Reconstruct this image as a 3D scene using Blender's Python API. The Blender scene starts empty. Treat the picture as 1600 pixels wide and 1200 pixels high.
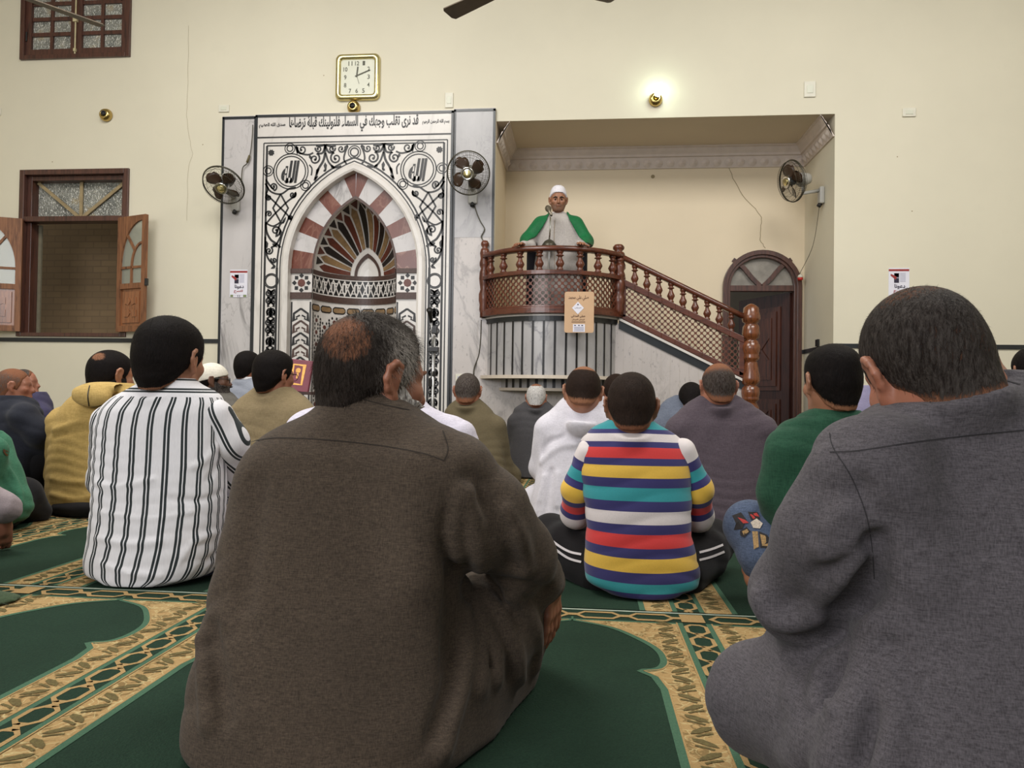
import bpy, math, random, unicodedata
import numpy as np
from mathutils import Vector, Matrix, Euler
random.seed(7); rng = np.random.default_rng(7)
SC = bpy.context.scene; COL = SC.collection; PI = math.pi
# ------------------------------------------------------------------ camera
F = 1150.0; CAMH = 0.62; YAW = math.radians(5.6); PITCH = math.radians(0.9); ROLL = 0.0145
D = 7.3                                   # distance of the front (qibla) wall
RM = Matrix.Rotation(YAW, 3, 'Z') @ Matrix.Rotation(PI/2 + PITCH, 3, 'X') @ Matrix.Rotation(ROLL, 3, 'Z')
cd = bpy.data.cameras.new('camera'); cam = bpy.data.objects.new('camera', cd); COL.objects.link(cam)
cam.matrix_world = Matrix.Translation((0, 0, CAMH)) @ RM.to_4x4()
cd.sensor_fit = 'HORIZONTAL'; cd.sensor_width = 36; cd.lens = 36*F/1600; cd.clip_start = 0.05
SC.camera = cam
# ------------------------------------------------------------------ world, lamps, exposure
wd = bpy.data.worlds.new('world'); SC.world = wd; wd.use_nodes = True
wb = wd.node_tree.nodes['Background']; wb.inputs[0].default_value = (0.94, 0.97, 1.0, 1); wb.inputs[1].default_value = 0.46
def area(name, loc, target, size, power, col=(1, 1, 1)):
    l = bpy.data.lights.new(name, 'AREA'); l.shape = 'RECTANGLE'; l.size, l.size_y = size; l.energy = power; l.color = col
    o = bpy.data.objects.new(name, l); COL.objects.link(o); o.location = loc
    o.rotation_euler = (Vector(target)-Vector(loc)).to_track_quat('-Z', 'Y').to_euler(); return o
area('ceiling_lamp_light', (-2.6, 3.2, 5.2), (-2.6, 3.9, 0), (3.0, 2.2), 185, (1.0, 0.98, 0.94))
area('ceiling_lamp_light', (2.8, 3.2, 5.2), (2.8, 3.9, 0), (3.0, 2.2), 165, (1.0, 0.975, 0.93))
area('daylight_from_rear_windows', (-3.5, -3.6, 3.4), (0, 5.5, 1.2), (4.0, 3.0), 215, (0.98, 0.98, 1.0))
SC.view_settings.view_transform = 'Standard'; SC.view_settings.look = 'None'
SC.view_settings.gamma = 1; SC.view_settings.exposure = 0.38
SC.view_settings.use_curve_mapping = False
# ------------------------------------------------------------------ geometry of the place, read along sight lines
def ray(px, py):
    return RM @ Vector(((px-800)/F, -(py-600)/F, -1))
def W(px, py, Y=D):
    d = ray(px, py); t = Y/d.y; return Vector((d.x*t, Y, CAMH + d.z*t))
def FL(px, py, z=0.0):
    d = ray(px, py); t = (z-CAMH)/d.z; return Vector((d.x*t, d.y*t, z))
# ------------------------------------------------------------------ objects
def lin(r, g, b):
    f = lambda c: (c/255/12.92) if c <= 10 else ((c/255+0.055)/1.055)**2.4
    return (f(r), f(g), f(b), 1)
def link(o, parent=None):
    COL.objects.link(o)
    if parent is not None: o.parent = parent
    return o
def tag(o, label=None, cat=None, group=None, kind=None):
    for k, v in (('label', label), ('category', cat), ('group', group), ('kind', kind)):
        if v: o[k] = v
    return o
def empty(name, loc, label, cat, group=None, rot=(0, 0, 0)):
    o = bpy.data.objects.new(name, None); link(o); o.location = loc; o.rotation_euler = rot; o.empty_display_size = .1
    return tag(o, label, cat, group)
class MB:
    def __init__(s): s.v = []; s.f = []; s.m = []; s.mi = 0
    def add(s, vs, fs, mi=None):
        b = len(s.v); s.v += [tuple(v) for v in vs]; k = s.mi if mi is None else mi
        for f in fs: s.f.append(tuple(i+b for i in f)); s.m.append(k)
    def box(s, c, h, rot=None, mi=None):
        vs = []
        for dx in (-1, 1):
            for dy in (-1, 1):
                for dz in (-1, 1):
                    p = Vector((dx*h[0], dy*h[1], dz*h[2]))
                    if rot is not None: p = rot @ p
                    vs.append(Vector(c)+p)
        s.add(vs, [(0, 1, 3, 2), (4, 6, 7, 5), (0, 4, 5, 1), (2, 3, 7, 6), (0, 2, 6, 4), (1, 5, 7, 3)], mi)
    def bx(s, x0, x1, y0, y1, z0, z1, mi=None):
        s.box(((x0+x1)/2, (y0+y1)/2, (z0+z1)/2), (abs(x1-x0)/2, abs(y1-y0)/2, abs(z1-z0)/2), None, mi)
    def tube(s, pts, r, n=8, mi=None, cap=True):
        pts = [Vector(p) for p in pts]; R = r if isinstance(r, (list, tuple)) else [r]*len(pts)
        vs = []; up = Vector((0, 0, 1)); prev = None
        for i, p in enumerate(pts):
            t = (pts[min(i+1, len(pts)-1)]-pts[max(i-1, 0)]).normalized()
            if prev is None:
                a = t.cross(up);  a = a if a.length > 1e-3 else t.cross(Vector((1, 0, 0)))
            else: a = prev - t*prev.dot(t)
            a.normalize(); prev = a; b = t.cross(a)
            for k in range(n):
                an = 2*PI*k/n; vs.append(p + a*math.cos(an)*R[i] + b*math.sin(an)*R[i])
        fs = []
        for i in range(len(pts)-1):
            for k in range(n):
                k2 = (k+1) % n; fs.append((i*n+k, i*n+k2, (i+1)*n+k2, (i+1)*n+k))
        if cap: fs.append(tuple(range(n))[::-1]); fs.append(tuple(range((len(pts)-1)*n, len(pts)*n)))
        s.add(vs, fs, mi)
    def lathe(s, prof, c, n=16, M=None, mi=None):          # prof (r, h) along local z
        vs = []
        for r, h in prof:
            for k in range(n):
                a = 2*PI*k/n; p = Vector((r*math.cos(a), r*math.sin(a), h))
                if M is not None: p = M @ p
                vs.append(Vector(c)+p)
        fs = []
        for i in range(len(prof)-1):
            for k in range(n):
                k2 = (k+1) % n; fs.append((i*n+k, i*n+k2, (i+1)*n+k2, (i+1)*n+k))
        fs.append(tuple(range(n))[::-1]); fs.append(tuple(range((len(prof)-1)*n, len(prof)*n)))
        s.add(vs, fs, mi)
    # flat work on a surface: fn(u, v, lift) -> point
    def ribbon(s, pts, w, fn, lift=0.001, mi=None, closed=False):
        P = [Vector((p[0], p[1])) for p in pts]; n = len(P); vs = []
        for i in range(n):
            if closed: t = P[(i+1) % n]-P[i-1]
            else: t = P[min(i+1, n-1)]-P[max(i-1, 0)]
            if t.length < 1e-9: t = Vector((1, 0))
            t.normalize(); nn = Vector((-t.y, t.x)); ww = (w[i] if isinstance(w, (list, tuple)) else w)/2
            if 0 < i < n-1 or closed:
                d = (P[(i+1) % n]-P[i]); 
                if d.length > 1e-9:
                    c = abs(d.normalized().dot(t)); ww /= max(c, .5)
            a, b = P[i]+nn*ww, P[i]-nn*ww
            vs += [fn(a.x, a.y, lift), fn(b.x, b.y, lift)]
        fs = [(2*i, 2*i+2, 2*i+3, 2*i+1) for i in range(n-1)]
        if closed: fs.append((2*n-2, 0, 1, 2*n-1))
        s.add(vs, fs, mi)
    def poly(s, pts, fn, lift=0.001, mi=None):
        s.add([fn(p[0], p[1], lift) for p in pts], [tuple(range(len(pts)))], mi)
    def fan(s, c, pts, fn, lift=0.001, mi=None, closed=True):
        n = len(pts); s.add([fn(c[0], c[1], lift)]+[fn(p[0], p[1], lift) for p in pts], [(0, i+1, (i+1) % n+1) for i in range(n if closed else n-1)], mi)
    def disc(s, c, r, fn, lift=0.001, mi=None, n=20):
        s.fan(c, [(c[0]+r*math.cos(2*PI*k/n), c[1]+r*math.sin(2*PI*k/n)) for k in range(n)], fn, lift, mi)
    def ring(s, c, r, w, fn, lift=0.001, mi=None, n=28):
        s.ribbon([(c[0]+r*math.cos(2*PI*k/n), c[1]+r*math.sin(2*PI*k/n)) for k in range(n)], w, fn, lift, mi, True)
    def build(s, name, mats, parent=None, smooth=False, bevel=0, recalc=True):
        me = bpy.data.meshes.new(name); me.from_pydata(s.v, [], s.f)
        mats = mats if isinstance(mats, (list, tuple)) else [mats]
        for m in mats: me.materials.append(m)
        me.polygons.foreach_set('material_index', np.clip(np.array(s.m, dtype=np.int32), 0, len(mats)-1))
        if smooth: me.polygons.foreach_set('use_smooth', [True]*len(me.polygons))
        me.update()
        o = bpy.data.objects.new(name, me); link(o, parent)
        if parent is not None: o.matrix_parent_inverse = Matrix.Translation(-Vector(parent.location)) if parent.rotation_euler[:] == (0, 0, 0) else parent.matrix_basis.inverted()
        if bevel:
            b = o.modifiers.new('bevel', 'BEVEL'); b.width = bevel; b.segments = 2; b.limit_method = 'ANGLE'; b.angle_limit = .7
        return o
def spiral(cx, cy, r0, r1, a0, turns, n=30):
    out = []
    for i in range(n+1):
        t = i/n; r = r0+(r1-r0)*t; a = a0+turns*2*PI*t; out.append((cx+r*math.cos(a), cy+r*math.sin(a)))
    return out
def smooth_pts(P, k=6):                                     # Catmull-Rom
    P = [tuple(p) for p in P]; Q = [P[0]]+P+[P[-1]]; out = []
    for i in range(1, len(Q)-2):
        a, b, c, d = (np.array(Q[i+j], float) for j in (-1, 0, 1, 2))
        for j in range(k):
            t = j/k; out.append(tuple(.5*((2*b)+(-a+c)*t+(2*a-5*b+4*c-d)*t*t+(-a+3*b-3*c+d)*t**3)))
    out.append(P[-1]); return out
# ------------------------------------------------------------------ Arabic lettering (joined forms, set right to left)
_dual = {'ب': 'BEH', 'ت': 'TEH', 'ث': 'THEH', 'ج': 'JEEM', 'ح': 'HAH', 'خ': 'KHAH', 'س': 'SEEN', 'ش': 'SHEEN', 'ص': 'SAD', 'ض': 'DAD', 'ط': 'TAH', 'ظ': 'ZAH', 'ع': 'AIN', 'غ': 'GHAIN', 'ف': 'FEH', 'ق': 'QAF', 'ك': 'KAF', 'ل': 'LAM', 'م': 'MEEM', 'ن': 'NOON', 'ه': 'HEH', 'ي': 'YEH'}
_right = {'ا': 'ALEF', 'د': 'DAL', 'ذ': 'THAL', 'ر': 'REH', 'ز': 'ZAIN', 'و': 'WAW', 'ة': 'TEH MARBUTA', 'ى': 'ALEF MAKSURA'}
def arabic(s):
    out = []; n = len(s); i = 0
    while i < n:
        c = s[i]
        pj = i > 0 and s[i-1] in _dual
        if c == 'ل' and i+1 < n and s[i+1] == 'ا':
            out.append(chr(0xFEFC if pj else 0xFEFB)); i += 2; continue
        nm = _dual.get(c) or _right.get(c)
        if nm is None: out.append(c)
        else:
            nj = c in _dual and i+1 < n and (s[i+1] in _dual or s[i+1] in _right or s[i+1] == 'ء' and False)
            form = ('MEDIAL' if pj and nj else 'FINAL' if pj else 'INITIAL' if nj else 'ISOLATED')
            out.append(unicodedata.lookup('ARABIC LETTER %s %s FORM' % (nm, form)))
        i += 1
    return ''.join(out[::-1])
def text_mesh(body, c, width, height, fn, mb, lift=.001, mi=0, bold=0.0, shear=0, rot=0):
    """letters as flat faces centred at c (u, v) on surface fn, added to mb"""
    cu = bpy.data.curves.new('t', 'FONT'); cu.body = body; cu.offset = bold; cu.shear = shear; cu.resolution_u = 3
    o = bpy.data.objects.new('t', cu); COL.objects.link(o); bpy.context.view_layer.update()
    me = o.evaluated_get(bpy.context.evaluated_depsgraph_get()).to_mesh()
    vs = np.array([v.co[:2] for v in me.vertices]); fs = [tuple(p.vertices) for p in me.polygons]
    if len(vs):
        lo, hi = vs.min(0), vs.max(0); ce = (lo+hi)/2; sx = width/(hi[0]-lo[0]); sy = height/(hi[1]-lo[1]) if height else sx
        q = (vs-ce)*[sx, sy]; cr, sr = math.cos(rot), math.sin(rot)
        mb.add([fn(c[0]+x*cr-y*sr, c[1]+x*sr+y*cr, lift) for x, y in q], fs, mi)
    o.evaluated_get(bpy.context.evaluated_depsgraph_get()).to_mesh_clear()
    bpy.data.objects.remove(o); bpy.data.curves.remove(cu)
# ------------------------------------------------------------------ materials
class NT:
    def __init__(s, name):
        s.mat = bpy.data.materials.new(name); s.mat.use_nodes = True; s.t = s.mat.node_tree; s.bsdf = s.t.nodes['Principled BSDF']
    def n(s, typ, **kw):
        nd = s.t.nodes.new(typ)
        for k, v in kw.items():
            if k.startswith('_'):
                key = k[1:]; key = int(key) if key.isdigit() else key
                nd.inputs[key].default_value = v
            else: setattr(nd, k, v)
        return nd
    def l(s, a, b): s.t.links.new(a, b)
    def coord(s, scale=(1, 1, 1), loc=(0, 0, 0), rot=(0, 0, 0), gen='Object'):
        tc = s.n('ShaderNodeTexCoord'); m = s.n('ShaderNodeMapping'); m.inputs['Scale'].default_value = scale; m.inputs['Location'].default_value = loc; m.inputs['Rotation'].default_value = rot
        s.l(tc.outputs[gen], m.inputs[0]); return m.outputs[0]
    def noise(s, vec, scale, detail=3, rough=.55, dist=0):
        n = s.n('ShaderNodeTexNoise'); n.inputs['Scale'].default_value = scale; n.inputs['Detail'].default_value = detail; n.inputs['Roughness'].default_value = rough; n.inputs['Distortion'].default_value = dist
        s.l(vec, n.inputs['Vector']); return n.outputs['Fac']
    def ramp(s, fac, stops, const=False):
        r = s.n('ShaderNodeValToRGB'); e = r.color_ramp.elements
        while len(e) < len(stops): e.new(.5)
        for i, (p, c) in enumerate(stops): e[i].position = p; e[i].color = c if len(c) == 4 else (*c, 1)
        if const: r.color_ramp.interpolation = 'CONSTANT'
        s.l(fac, r.inputs[0]); return r.outputs[0]
    def mix(s, fac, a, b, mode='MIX'):
        m = s.n('ShaderNodeMix', data_type='RGBA', blend_type=mode)
        for sock, v in ((m.inputs[0], fac), (m.inputs[6], a), (m.inputs[7], b)):
            if hasattr(v, 'is_linked') or hasattr(v, 'links'): s.l(v, sock)
            else: sock.default_value = v
        return m.outputs[2]
    def math(s, op, a, b=None, c=None):
        m = s.n('ShaderNodeMath', operation=op)
        for i, v in enumerate((a, b, c)):
            if v is None: continue
            if hasattr(v, 'links'): s.l(v, m.inputs[i])
            else: m.inputs[i].default_value = v
        return m.outputs[0]
    def attr(s, name):
        a = s.n('ShaderNodeAttribute', attribute_name=name); return a.outputs['Fac']
    def bump(s, h, strength=.2, dist=.01):
        b = s.n('ShaderNodeBump'); b.inputs['Strength'].default_value = strength; b.inputs['Distance'].default_value = dist
        s.l(h, b.inputs['Height']); s.l(b.outputs[0], s.bsdf.inputs['Normal'])
    def col(s, c):
        if hasattr(c, 'links'): s.l(c, s.bsdf.inputs['Base Color'])
        else: s.bsdf.inputs['Base Color'].default_value = c
    def done(s, rough=.6, metal=0, **kw):
        s.bsdf.inputs['Roughness'].default_value = rough; s.bsdf.inputs['Metallic'].default_value = metal
        for k, v in kw.items(): s.bsdf.inputs[k.replace('_', ' ')].default_value = v
        return s.mat
def shade(c, f): return (min(1, c[0]*f), min(1, c[1]*f), min(1, c[2]*f), 1)
def mat_plain(name, c, rough=.6, metal=0, var=.12, scale=20, bump=0, **kw):
    t = NT(name); v = t.coord(); n = t.noise(v, scale, 4)
    t.col(t.ramp(n, [(.3, shade(c, 1-var)), (.7, shade(c, 1+var))]))
    if bump: t.bump(t.noise(v, scale*6, 3), bump, .002)
    return t.done(rough, metal, **kw)
def mat_wall(name, c):
    t = NT(name); v = t.coord(); a = t.noise(v, .55, 5, .6); b = t.noise(v, 9, 4)
    c1 = t.ramp(a, [(.32, shade(c, .95)), (.68, shade(c, 1.04))])
    c2 = t.mix(t.ramp(t.noise(v, 2.2, 6, .7), [(.60, (0, 0, 0, 1)), (.78, (.16, .16, .16, 1))]), c1, shade(c, .72))
    t.col(c2); t.bump(b, .12, .004); return t.done(.62)
def mat_marble(name, base, vein, scale=2.0, amt=.8, rot=(0, .7, 0), rough=.28, speck=0):
    t = NT(name); v = t.coord(rot=rot, scale=(1, 1, .45)); d = t.noise(v, scale*1.3, 6, .6)
    ridge = lambda sc, dist: t.math('ABSOLUTE', t.math('SUBTRACT', t.noise(v, sc, 7, .55, dist), .5))
    k = lambda x: (x, x, x, 1)
    msk = t.ramp(t.noise(v, scale*.9, 2), [(.42, k(0)), (.6, k(1))])
    v1 = t.ramp(ridge(scale*1.1, .9), [(0, k(amt)), (.012, k(amt*.55)), (.036, k(0))]); v2 = t.ramp(ridge(scale*3.1, 1.2), [(0, k(amt*.7)), (.018, k(0))])
    ve = t.math('MAXIMUM', t.mix(1, v1, msk, 'MULTIPLY'), t.mix(1, v2, t.ramp(t.noise(v, scale*1.6, 2), [(.5, k(0)), (.65, k(.8))]), 'MULTIPLY'))
    c0 = t.mix(t.ramp(d, [(.35, k(0)), (.72, k(.8))]), base, shade(base, .76))
    c1 = t.mix(ve, c0, vein)
    if speck:
        c1 = t.mix(t.ramp(t.noise(v, 38, 3, .6), [(.60, k(0)), (.68, k(speck))]), c1, vein)
    t.col(c1); return t.done(rough, 0)
def mat_wood(name, c, dark, rough=.32, scale=1.0, axis=2, coat=.25):
    sc = [18*scale]*3; sc[axis] = 1.6*scale
    t = NT(name); v = t.coord(scale=tuple(sc)); n = t.noise(v, 2.2, 6, .62, .8)
    t.col(t.ramp(n, [(.30, dark), (.52, c), (.75, shade(c, 1.28))])); t.bump(n, .06, .003)
    return t.done(rough, 0, Coat_Weight=coat, Coat_Roughness=.15)
M = {}
M['wall'] = mat_wall('painted_plaster', lin(215, 208, 187))
M['wall_low'] = mat_wall('painted_dado', lin(200, 192, 166))
M['alcove'] = mat_wall('alcove_plaster', lin(222, 206, 178))
M['alcove_ceiling'] = mat_wall('alcove_ceiling_plaster', lin(208, 194, 172))
M['plaster_white'] = mat_plain('white_plaster', lin(205, 192, 182), .7, 0, .05, 12, .1)
M['crack'] = mat_plain('crack_line', lin(150, 135, 105), .9)
M['trim'] = mat_plain('dark_tile', lin(34, 37, 40), .3, 0, .15, 8)
M['marble'] = mat_marble('grey_white_marble', lin(198, 193, 192), lin(96, 92, 92), 1.7, .9)
M['marble_speck'] = mat_marble('speckled_marble', lin(192, 184, 180), lin(128, 122, 120), 1.6, .6, (.3, .2, .9), .3, .5)
M['marble_white'] = mat_marble('white_inlay_marble', lin(218, 212, 206), lin(178, 172, 166), 1.1, .4)
M['marble_grey'] = mat_marble('grey_marble', lin(170, 167, 168), lin(112, 112, 116), 2.6, .8, (.2, .9, .1))
M['marble_drum'] = mat_marble('pale_grey_drum_marble', lin(172, 169, 169), lin(106, 105, 110), 3.4, .85, (.2, .9, .1))
M['marble_red'] = mat_marble('red_marble', lin(106, 52, 35), lin(168, 128, 108), 4, .5)
M['inlay'] = mat_plain('black_inlay', lin(17, 15, 15), .4, 0, .2, 30)
M['tan_stone'] = mat_plain('tan_stone', lin(136, 108, 74), .4, 0, .2, 25)
M['rust_stone'] = mat_plain('rust_stone', lin(92, 44, 30), .4, 0, .25, 30)
M['dark_stone'] = mat_plain('dark_stone', lin(32, 24, 20), .4, 0, .35, 40)
M['stone_edge'] = mat_plain('dark_edge_stone', lin(72, 50, 42), .45, 0, .3, 60)
M['wood'] = mat_wood('red_brown_wood', lin(98, 50, 31), lin(54, 26, 17), .34)
M['wood_x'] = mat_wood('red_brown_rail_wood', lin(92, 46, 29), lin(50, 24, 16), .3, 1, 0)
M['wood_newel'] = mat_wood('honey_newel_wood', lin(118, 66, 37), lin(68, 35, 20), .26, 1.3, 2, .5)
M['wood_dark'] = mat_wood('dark_door_wood', lin(62, 32, 24), lin(28, 14, 12), .5, 1, 2, 0)
M['wood_frame'] = mat_wood('window_frame_wood', lin(80, 48, 38), lin(46, 26, 22), .4)
M['wood_shutter'] = mat_wood('shutter_wood', lin(132, 88, 58), lin(84, 50, 32), .6, 1, 2, .0)
M['brass'] = mat_plain('brass', lin(190, 165, 105), .22, 1, .1, 30)
M['gold'] = mat_plain('pale_gold', lin(205, 192, 140), .25, .9, .08, 20)
M['chrome'] = mat_plain('chrome', lin(210, 208, 204), .15, 1, .03)
M['steel'] = mat_plain('silver_stand', lin(205, 205, 205), .3, .7, .05)
M['black_plastic'] = mat_plain('black_plastic', lin(26, 25, 25), .4, 0, .1)
M['fan_blade'] = mat_plain('smoky_brown_blade', lin(64, 42, 28), .25, 0, .1)
M['fan_grey'] = mat_plain('grey_fan_plastic', lin(172, 170, 164), .4, 0, .05)
M['fan_wire'] = mat_plain('fan_guard_wire', lin(74, 70, 58), .35, .5, .05)
M['ceil_fan'] = mat_plain('old_fan_paint', lin(84, 70, 52), .5, 0, .25, 9)
M['ivory'] = mat_plain('ivory_plastic', lin(214, 210, 194), .45, 0, .03)
M['paper'] = mat_plain('paper', lin(222, 220, 230), .8, 0, .02)
M['paper_edge'] = mat_plain('paper_sleeve', lin(225, 220, 220), .3, 0, .02)
M['print_red'] = mat_plain('red_print', lin(150, 52, 50), .7, 0, .1)
M['print_dark'] = mat_plain('dark_print', lin(42, 36, 56), .7, 0, .1)
M['print_grey'] = mat_plain('grey_print', lin(170, 170, 188), .7, 0, .05)
M['print_green'] = mat_plain('green_print', lin(120, 132, 90), .7, 0, .05)
M['board'] = mat_plain('tan_board', lin(196, 160, 124), .45, 0, .05, 8)
M['print_brown'] = mat_plain('brown_print', lin(90, 58, 34), .6, 0, .05)
M['clock_face'] = mat_plain('clock_face', lin(208, 208, 190), .4, 0, .02)
M['clock_ink'] = mat_plain('clock_ink', lin(70, 70, 52), .5, 0, .02)
M['burgundy'] = mat_plain('burgundy_cover', lin(118, 48, 62), .5, 0, .08)
M['gilt'] = mat_plain('gilt_print', lin(205, 150, 70), .4, .3, .3, 60)
M['red_plastic'] = mat_plain('red_plastic', lin(190, 45, 35), .4)
t = NT('frosted_glass'); v = t.coord(); vo = t.n('ShaderNodeTexVoronoi'); vo.inputs['Scale'].default_value = 95; t.l(v, vo.inputs['Vector'])
nn = t.noise(v, 6, 4); c = t.ramp(nn, [(.3, lin(98, 100, 94)), (.55, lin(150, 150, 140)), (.72, lin(168, 150, 112))]); sp_ = t.noise(t.coord(scale=(1, 1, .5)), 70, 2, .6); t.col(t.mix(t.ramp(sp_, [(.56, (0, 0, 0, 1)), (.62, (.8, .8, .8, 1))]), c, lin(228, 226, 216))); t.bump(vo.outputs['Distance'], .9, .01)  # white specks are the glass's sparkle, painted into its colour
M['glass'] = t.done(.12, 0, Specular_IOR_Level=.9)
t = NT('pale_glass'); t.col(lin(176, 180, 168)); M['glass_pale'] = t.done(.15, 0, Transmission_Weight=.5)
t = NT('smoke_grey_glass'); t.col(t.ramp(t.noise(t.coord(), 9, 5), [(.3, lin(120, 114, 106)), (.7, lin(150, 144, 134))])); M['glass_fan'] = t.done(.4)
t = NT('shaft_brick'); v = t.coord(); b = t.n('ShaderNodeTexBrick'); b.inputs['Scale'].default_value = 1; b.inputs['Brick Width'].default_value = .2; b.inputs['Row Height'].default_value = .075; b.inputs['Mortar Size'].default_value = .006
b.inputs['Color1'].default_value = lin(140, 116, 84); b.inputs['Color2'].default_value = lin(126, 104, 76); b.inputs['Mortar'].default_value = lin(106, 88, 66)
mp = t.coord(rot=(PI/2, 0, 0)); t.l(mp, b.inputs['Vector']); t.col(t.mix(t.noise(v, 4, 4), b.outputs['Color'], lin(118, 98, 72))); M['brick'] = t.done(.9)
t = NT('lit_bulb'); t.col((1, 1, 1, 1)); t.bsdf.inputs['Emission Color'].default_value = (.78, 1, .84, 1); M['bulb_on'] = t.done(.4, 0, Emission_Strength=12)
# ================================================================== the room
XL, XR, ZC, YB, YA = -7.4, 7.6, 5.6, -4.0, 8.25
alc_l, alc_r = W(774, 300).x, W(1303, 400).x
alc_t = W(1030, 184).z
w2 = (W(30, 400).x, W(200, 400).x, W(100, 526).z, W(115, 265).z)       # lower window opening (outer frame)
w1x0, w1x1, w1z0 = W(34, 60).x, W(205, 60).x, W(120, 92).z
w1z1 = w1z0+1.45
def holed_wall(mb, x0, x1, z0, z1, holes, Y, mi=0):
    xs = sorted({x0, x1} | {h[0] for h in holes} | {h[1] for h in holes}); zs = sorted({z0, z1} | {h[2] for h in holes} | {h[3] for h in holes})
    for i in range(len(xs)-1):
        for k in range(len(zs)-1):
            cx, cz = (xs[i]+xs[i+1])/2, (zs[k]+zs[k+1])/2
            if any(h[0] < cx < h[1] and h[2] < cz < h[3] for h in holes): continue
            mb.add([(xs[i], Y, zs[k]), (xs[i+1], Y, zs[k]), (xs[i+1], Y, zs[k+1]), (xs[i], Y, zs[k+1])], [(0, 1, 2, 3)], mi)
fW = lambda u, v, h: Vector((u, D-h, v))
fA = lambda u, v, h: Vector((u, YA-h, v))
fl = MB(); fl.bx(XL, XR, YB, 11, -.1, 0); tag(fl.build('floor', mat_plain('floor_screed', lin(90, 86, 78), .8)), kind='structure')
# mihrab numbers (needed for the niche hole)
YM = D-.05
mX0, mX1 = W(397.5, 300, YM).x, W(707, 300, YM).x
mTop = W(552, 175.5, YM).z
aX0, aX1 = W(451, 417, YM).x, W(652, 417, YM).x; aS = W(552, 418, YM).z; aT = W(551.5, 267, YM).z
aXc = (aX0+aX1)/2
wz_dado = W(200, 532).z
mb = MB()
holes = [w2, (w1x0, w1x1, w1z0, w1z1), (alc_l, alc_r, 0, alc_t), (aX0-.02, aX1+.02, 0, aT+.05)]
holed_wall(mb, XL, XR, 0, ZC, holes, D)
# reveals of the openings
for (a, b, z0, z1) in (w2, (w1x0, w1x1, w1z0, w1z1)):
    for q in ([(a, D, z0), (a, D+.18, z0), (a, D+.18, z1), (a, D, z1)], [(b, D, z0), (b, D, z1), (b, D+.18, z1), (b, D+.18, z0)], [(a, D, z1), (a, D+.18, z1), (b, D+.18, z1), (b, D, z1)], [(a, D, z0), (b, D, z0), (b, D+.18, z0), (a, D+.18, z0)]):
        mb.add(q, [(0, 1, 2, 3)])
def crack(P, plane, mbx, w=.004):
    fnp = fW if plane == D else fA
    pts = [(W(x, y, plane).x, W(x, y, plane).z) for x, y in P]
    out = []
    for i in range(len(pts)-1):
        for k in range(4):
            s = k/4; out.append((pts[i][0]+(pts[i+1][0]-pts[i][0])*s+random.uniform(-.006, .006), pts[i][1]+(pts[i+1][1]-pts[i][1])*s))
    out.append(pts[-1]); mbx.ribbon(out, w, fnp, .0015, 1)
crack([(295, 40), (294, 130), (292, 180), (296, 215), (301, 240), (294, 262), (292, 345)], D, mb, .0025)
for (x, y) in ((317, 226), (1402, 245), (1425, 330), (506, 118), (82, 253)): mb.disc((W(x, y).x, W(x, y).z), .006, fW, .002, 1, 8)
tag(mb.build('wall_front', [M['wall'], M['crack']]), kind='structure')
for nm, X in (('wall_left', XL), ('wall_right', XR)):
    m = MB(); m.add([(X, YB, 0), (X, D, 0), (X, D, ZC), (X, YB, ZC)], [(0, 1, 2, 3)]); tag(m.build(nm, M['wall']), kind='structure')
m = MB(); m.add([(XL, YB, ZC), (XR, YB, ZC), (XR, D, ZC), (XL, D, ZC)], [(0, 1, 2, 3)]); tag(m.build('ceiling', mat_plain('white_ceiling', lin(225, 222, 212), .8, 0, .03)), kind='structure')
# alcove behind the pulpit
dX0, dX1 = W(1130, 480, YA).x, W(1250, 480, YA).x; dTop = W(1189, 393, YA).z; dSpr = W(1189, 449, YA).z
dc = (dX0+dX1)/2; dR = (dX1-dX0)/2
m = MB(); m.mi = 0
holed_wall(m, alc_l, alc_r, 0, alc_t+.02, [(dX0+.01, dX1-.01, 0, dTop-.01)], YA, 0)
for sgn in (-1, 1):                                            # plaster around the arch of the door
    arc = [(dc+sgn*(dR-.01)*math.cos(a), dSpr+(dTop-.01-dSpr)*math.sin(a)) for a in np.linspace(0, PI/2, 12)]
    m.fan((dc+sgn*(dR-.01), dTop-.01), arc, fA, 0, 0, False)
crack([(1137, 255), (1145, 278), (1160, 305), (1180, 326), (1190, 340), (1189, 352), (1187, 375), (1196, 388)], YA, m, .007)
m.disc((W(1020, 276, YA).x, W(1020, 276, YA).z), .022, fA, .004, 1, 8)
tag(m.build('wall_alcove', [M['alcove'], M['crack']]), kind='structure')
for nm, X in (('wall_alcove_left', alc_l), ('wall_alcove_right', alc_r)):
    m = MB(); m.add([(X, D, 0), (X, YA, 0), (X, YA, alc_t), (X, D, alc_t)], [(0, 1, 2, 3)]); tag(m.build(nm, M['alcove'] if 'left' in nm else M['wall']), kind='structure')
m = MB(); m.add([(alc_l, D, alc_t), (alc_r, D, alc_t), (alc_r, YA, alc_t), (alc_l, YA, alc_t)], [(0, 1, 2, 3)]); tag(m.build('ceiling_alcove', M['alcove_ceiling']), kind='structure')
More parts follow.
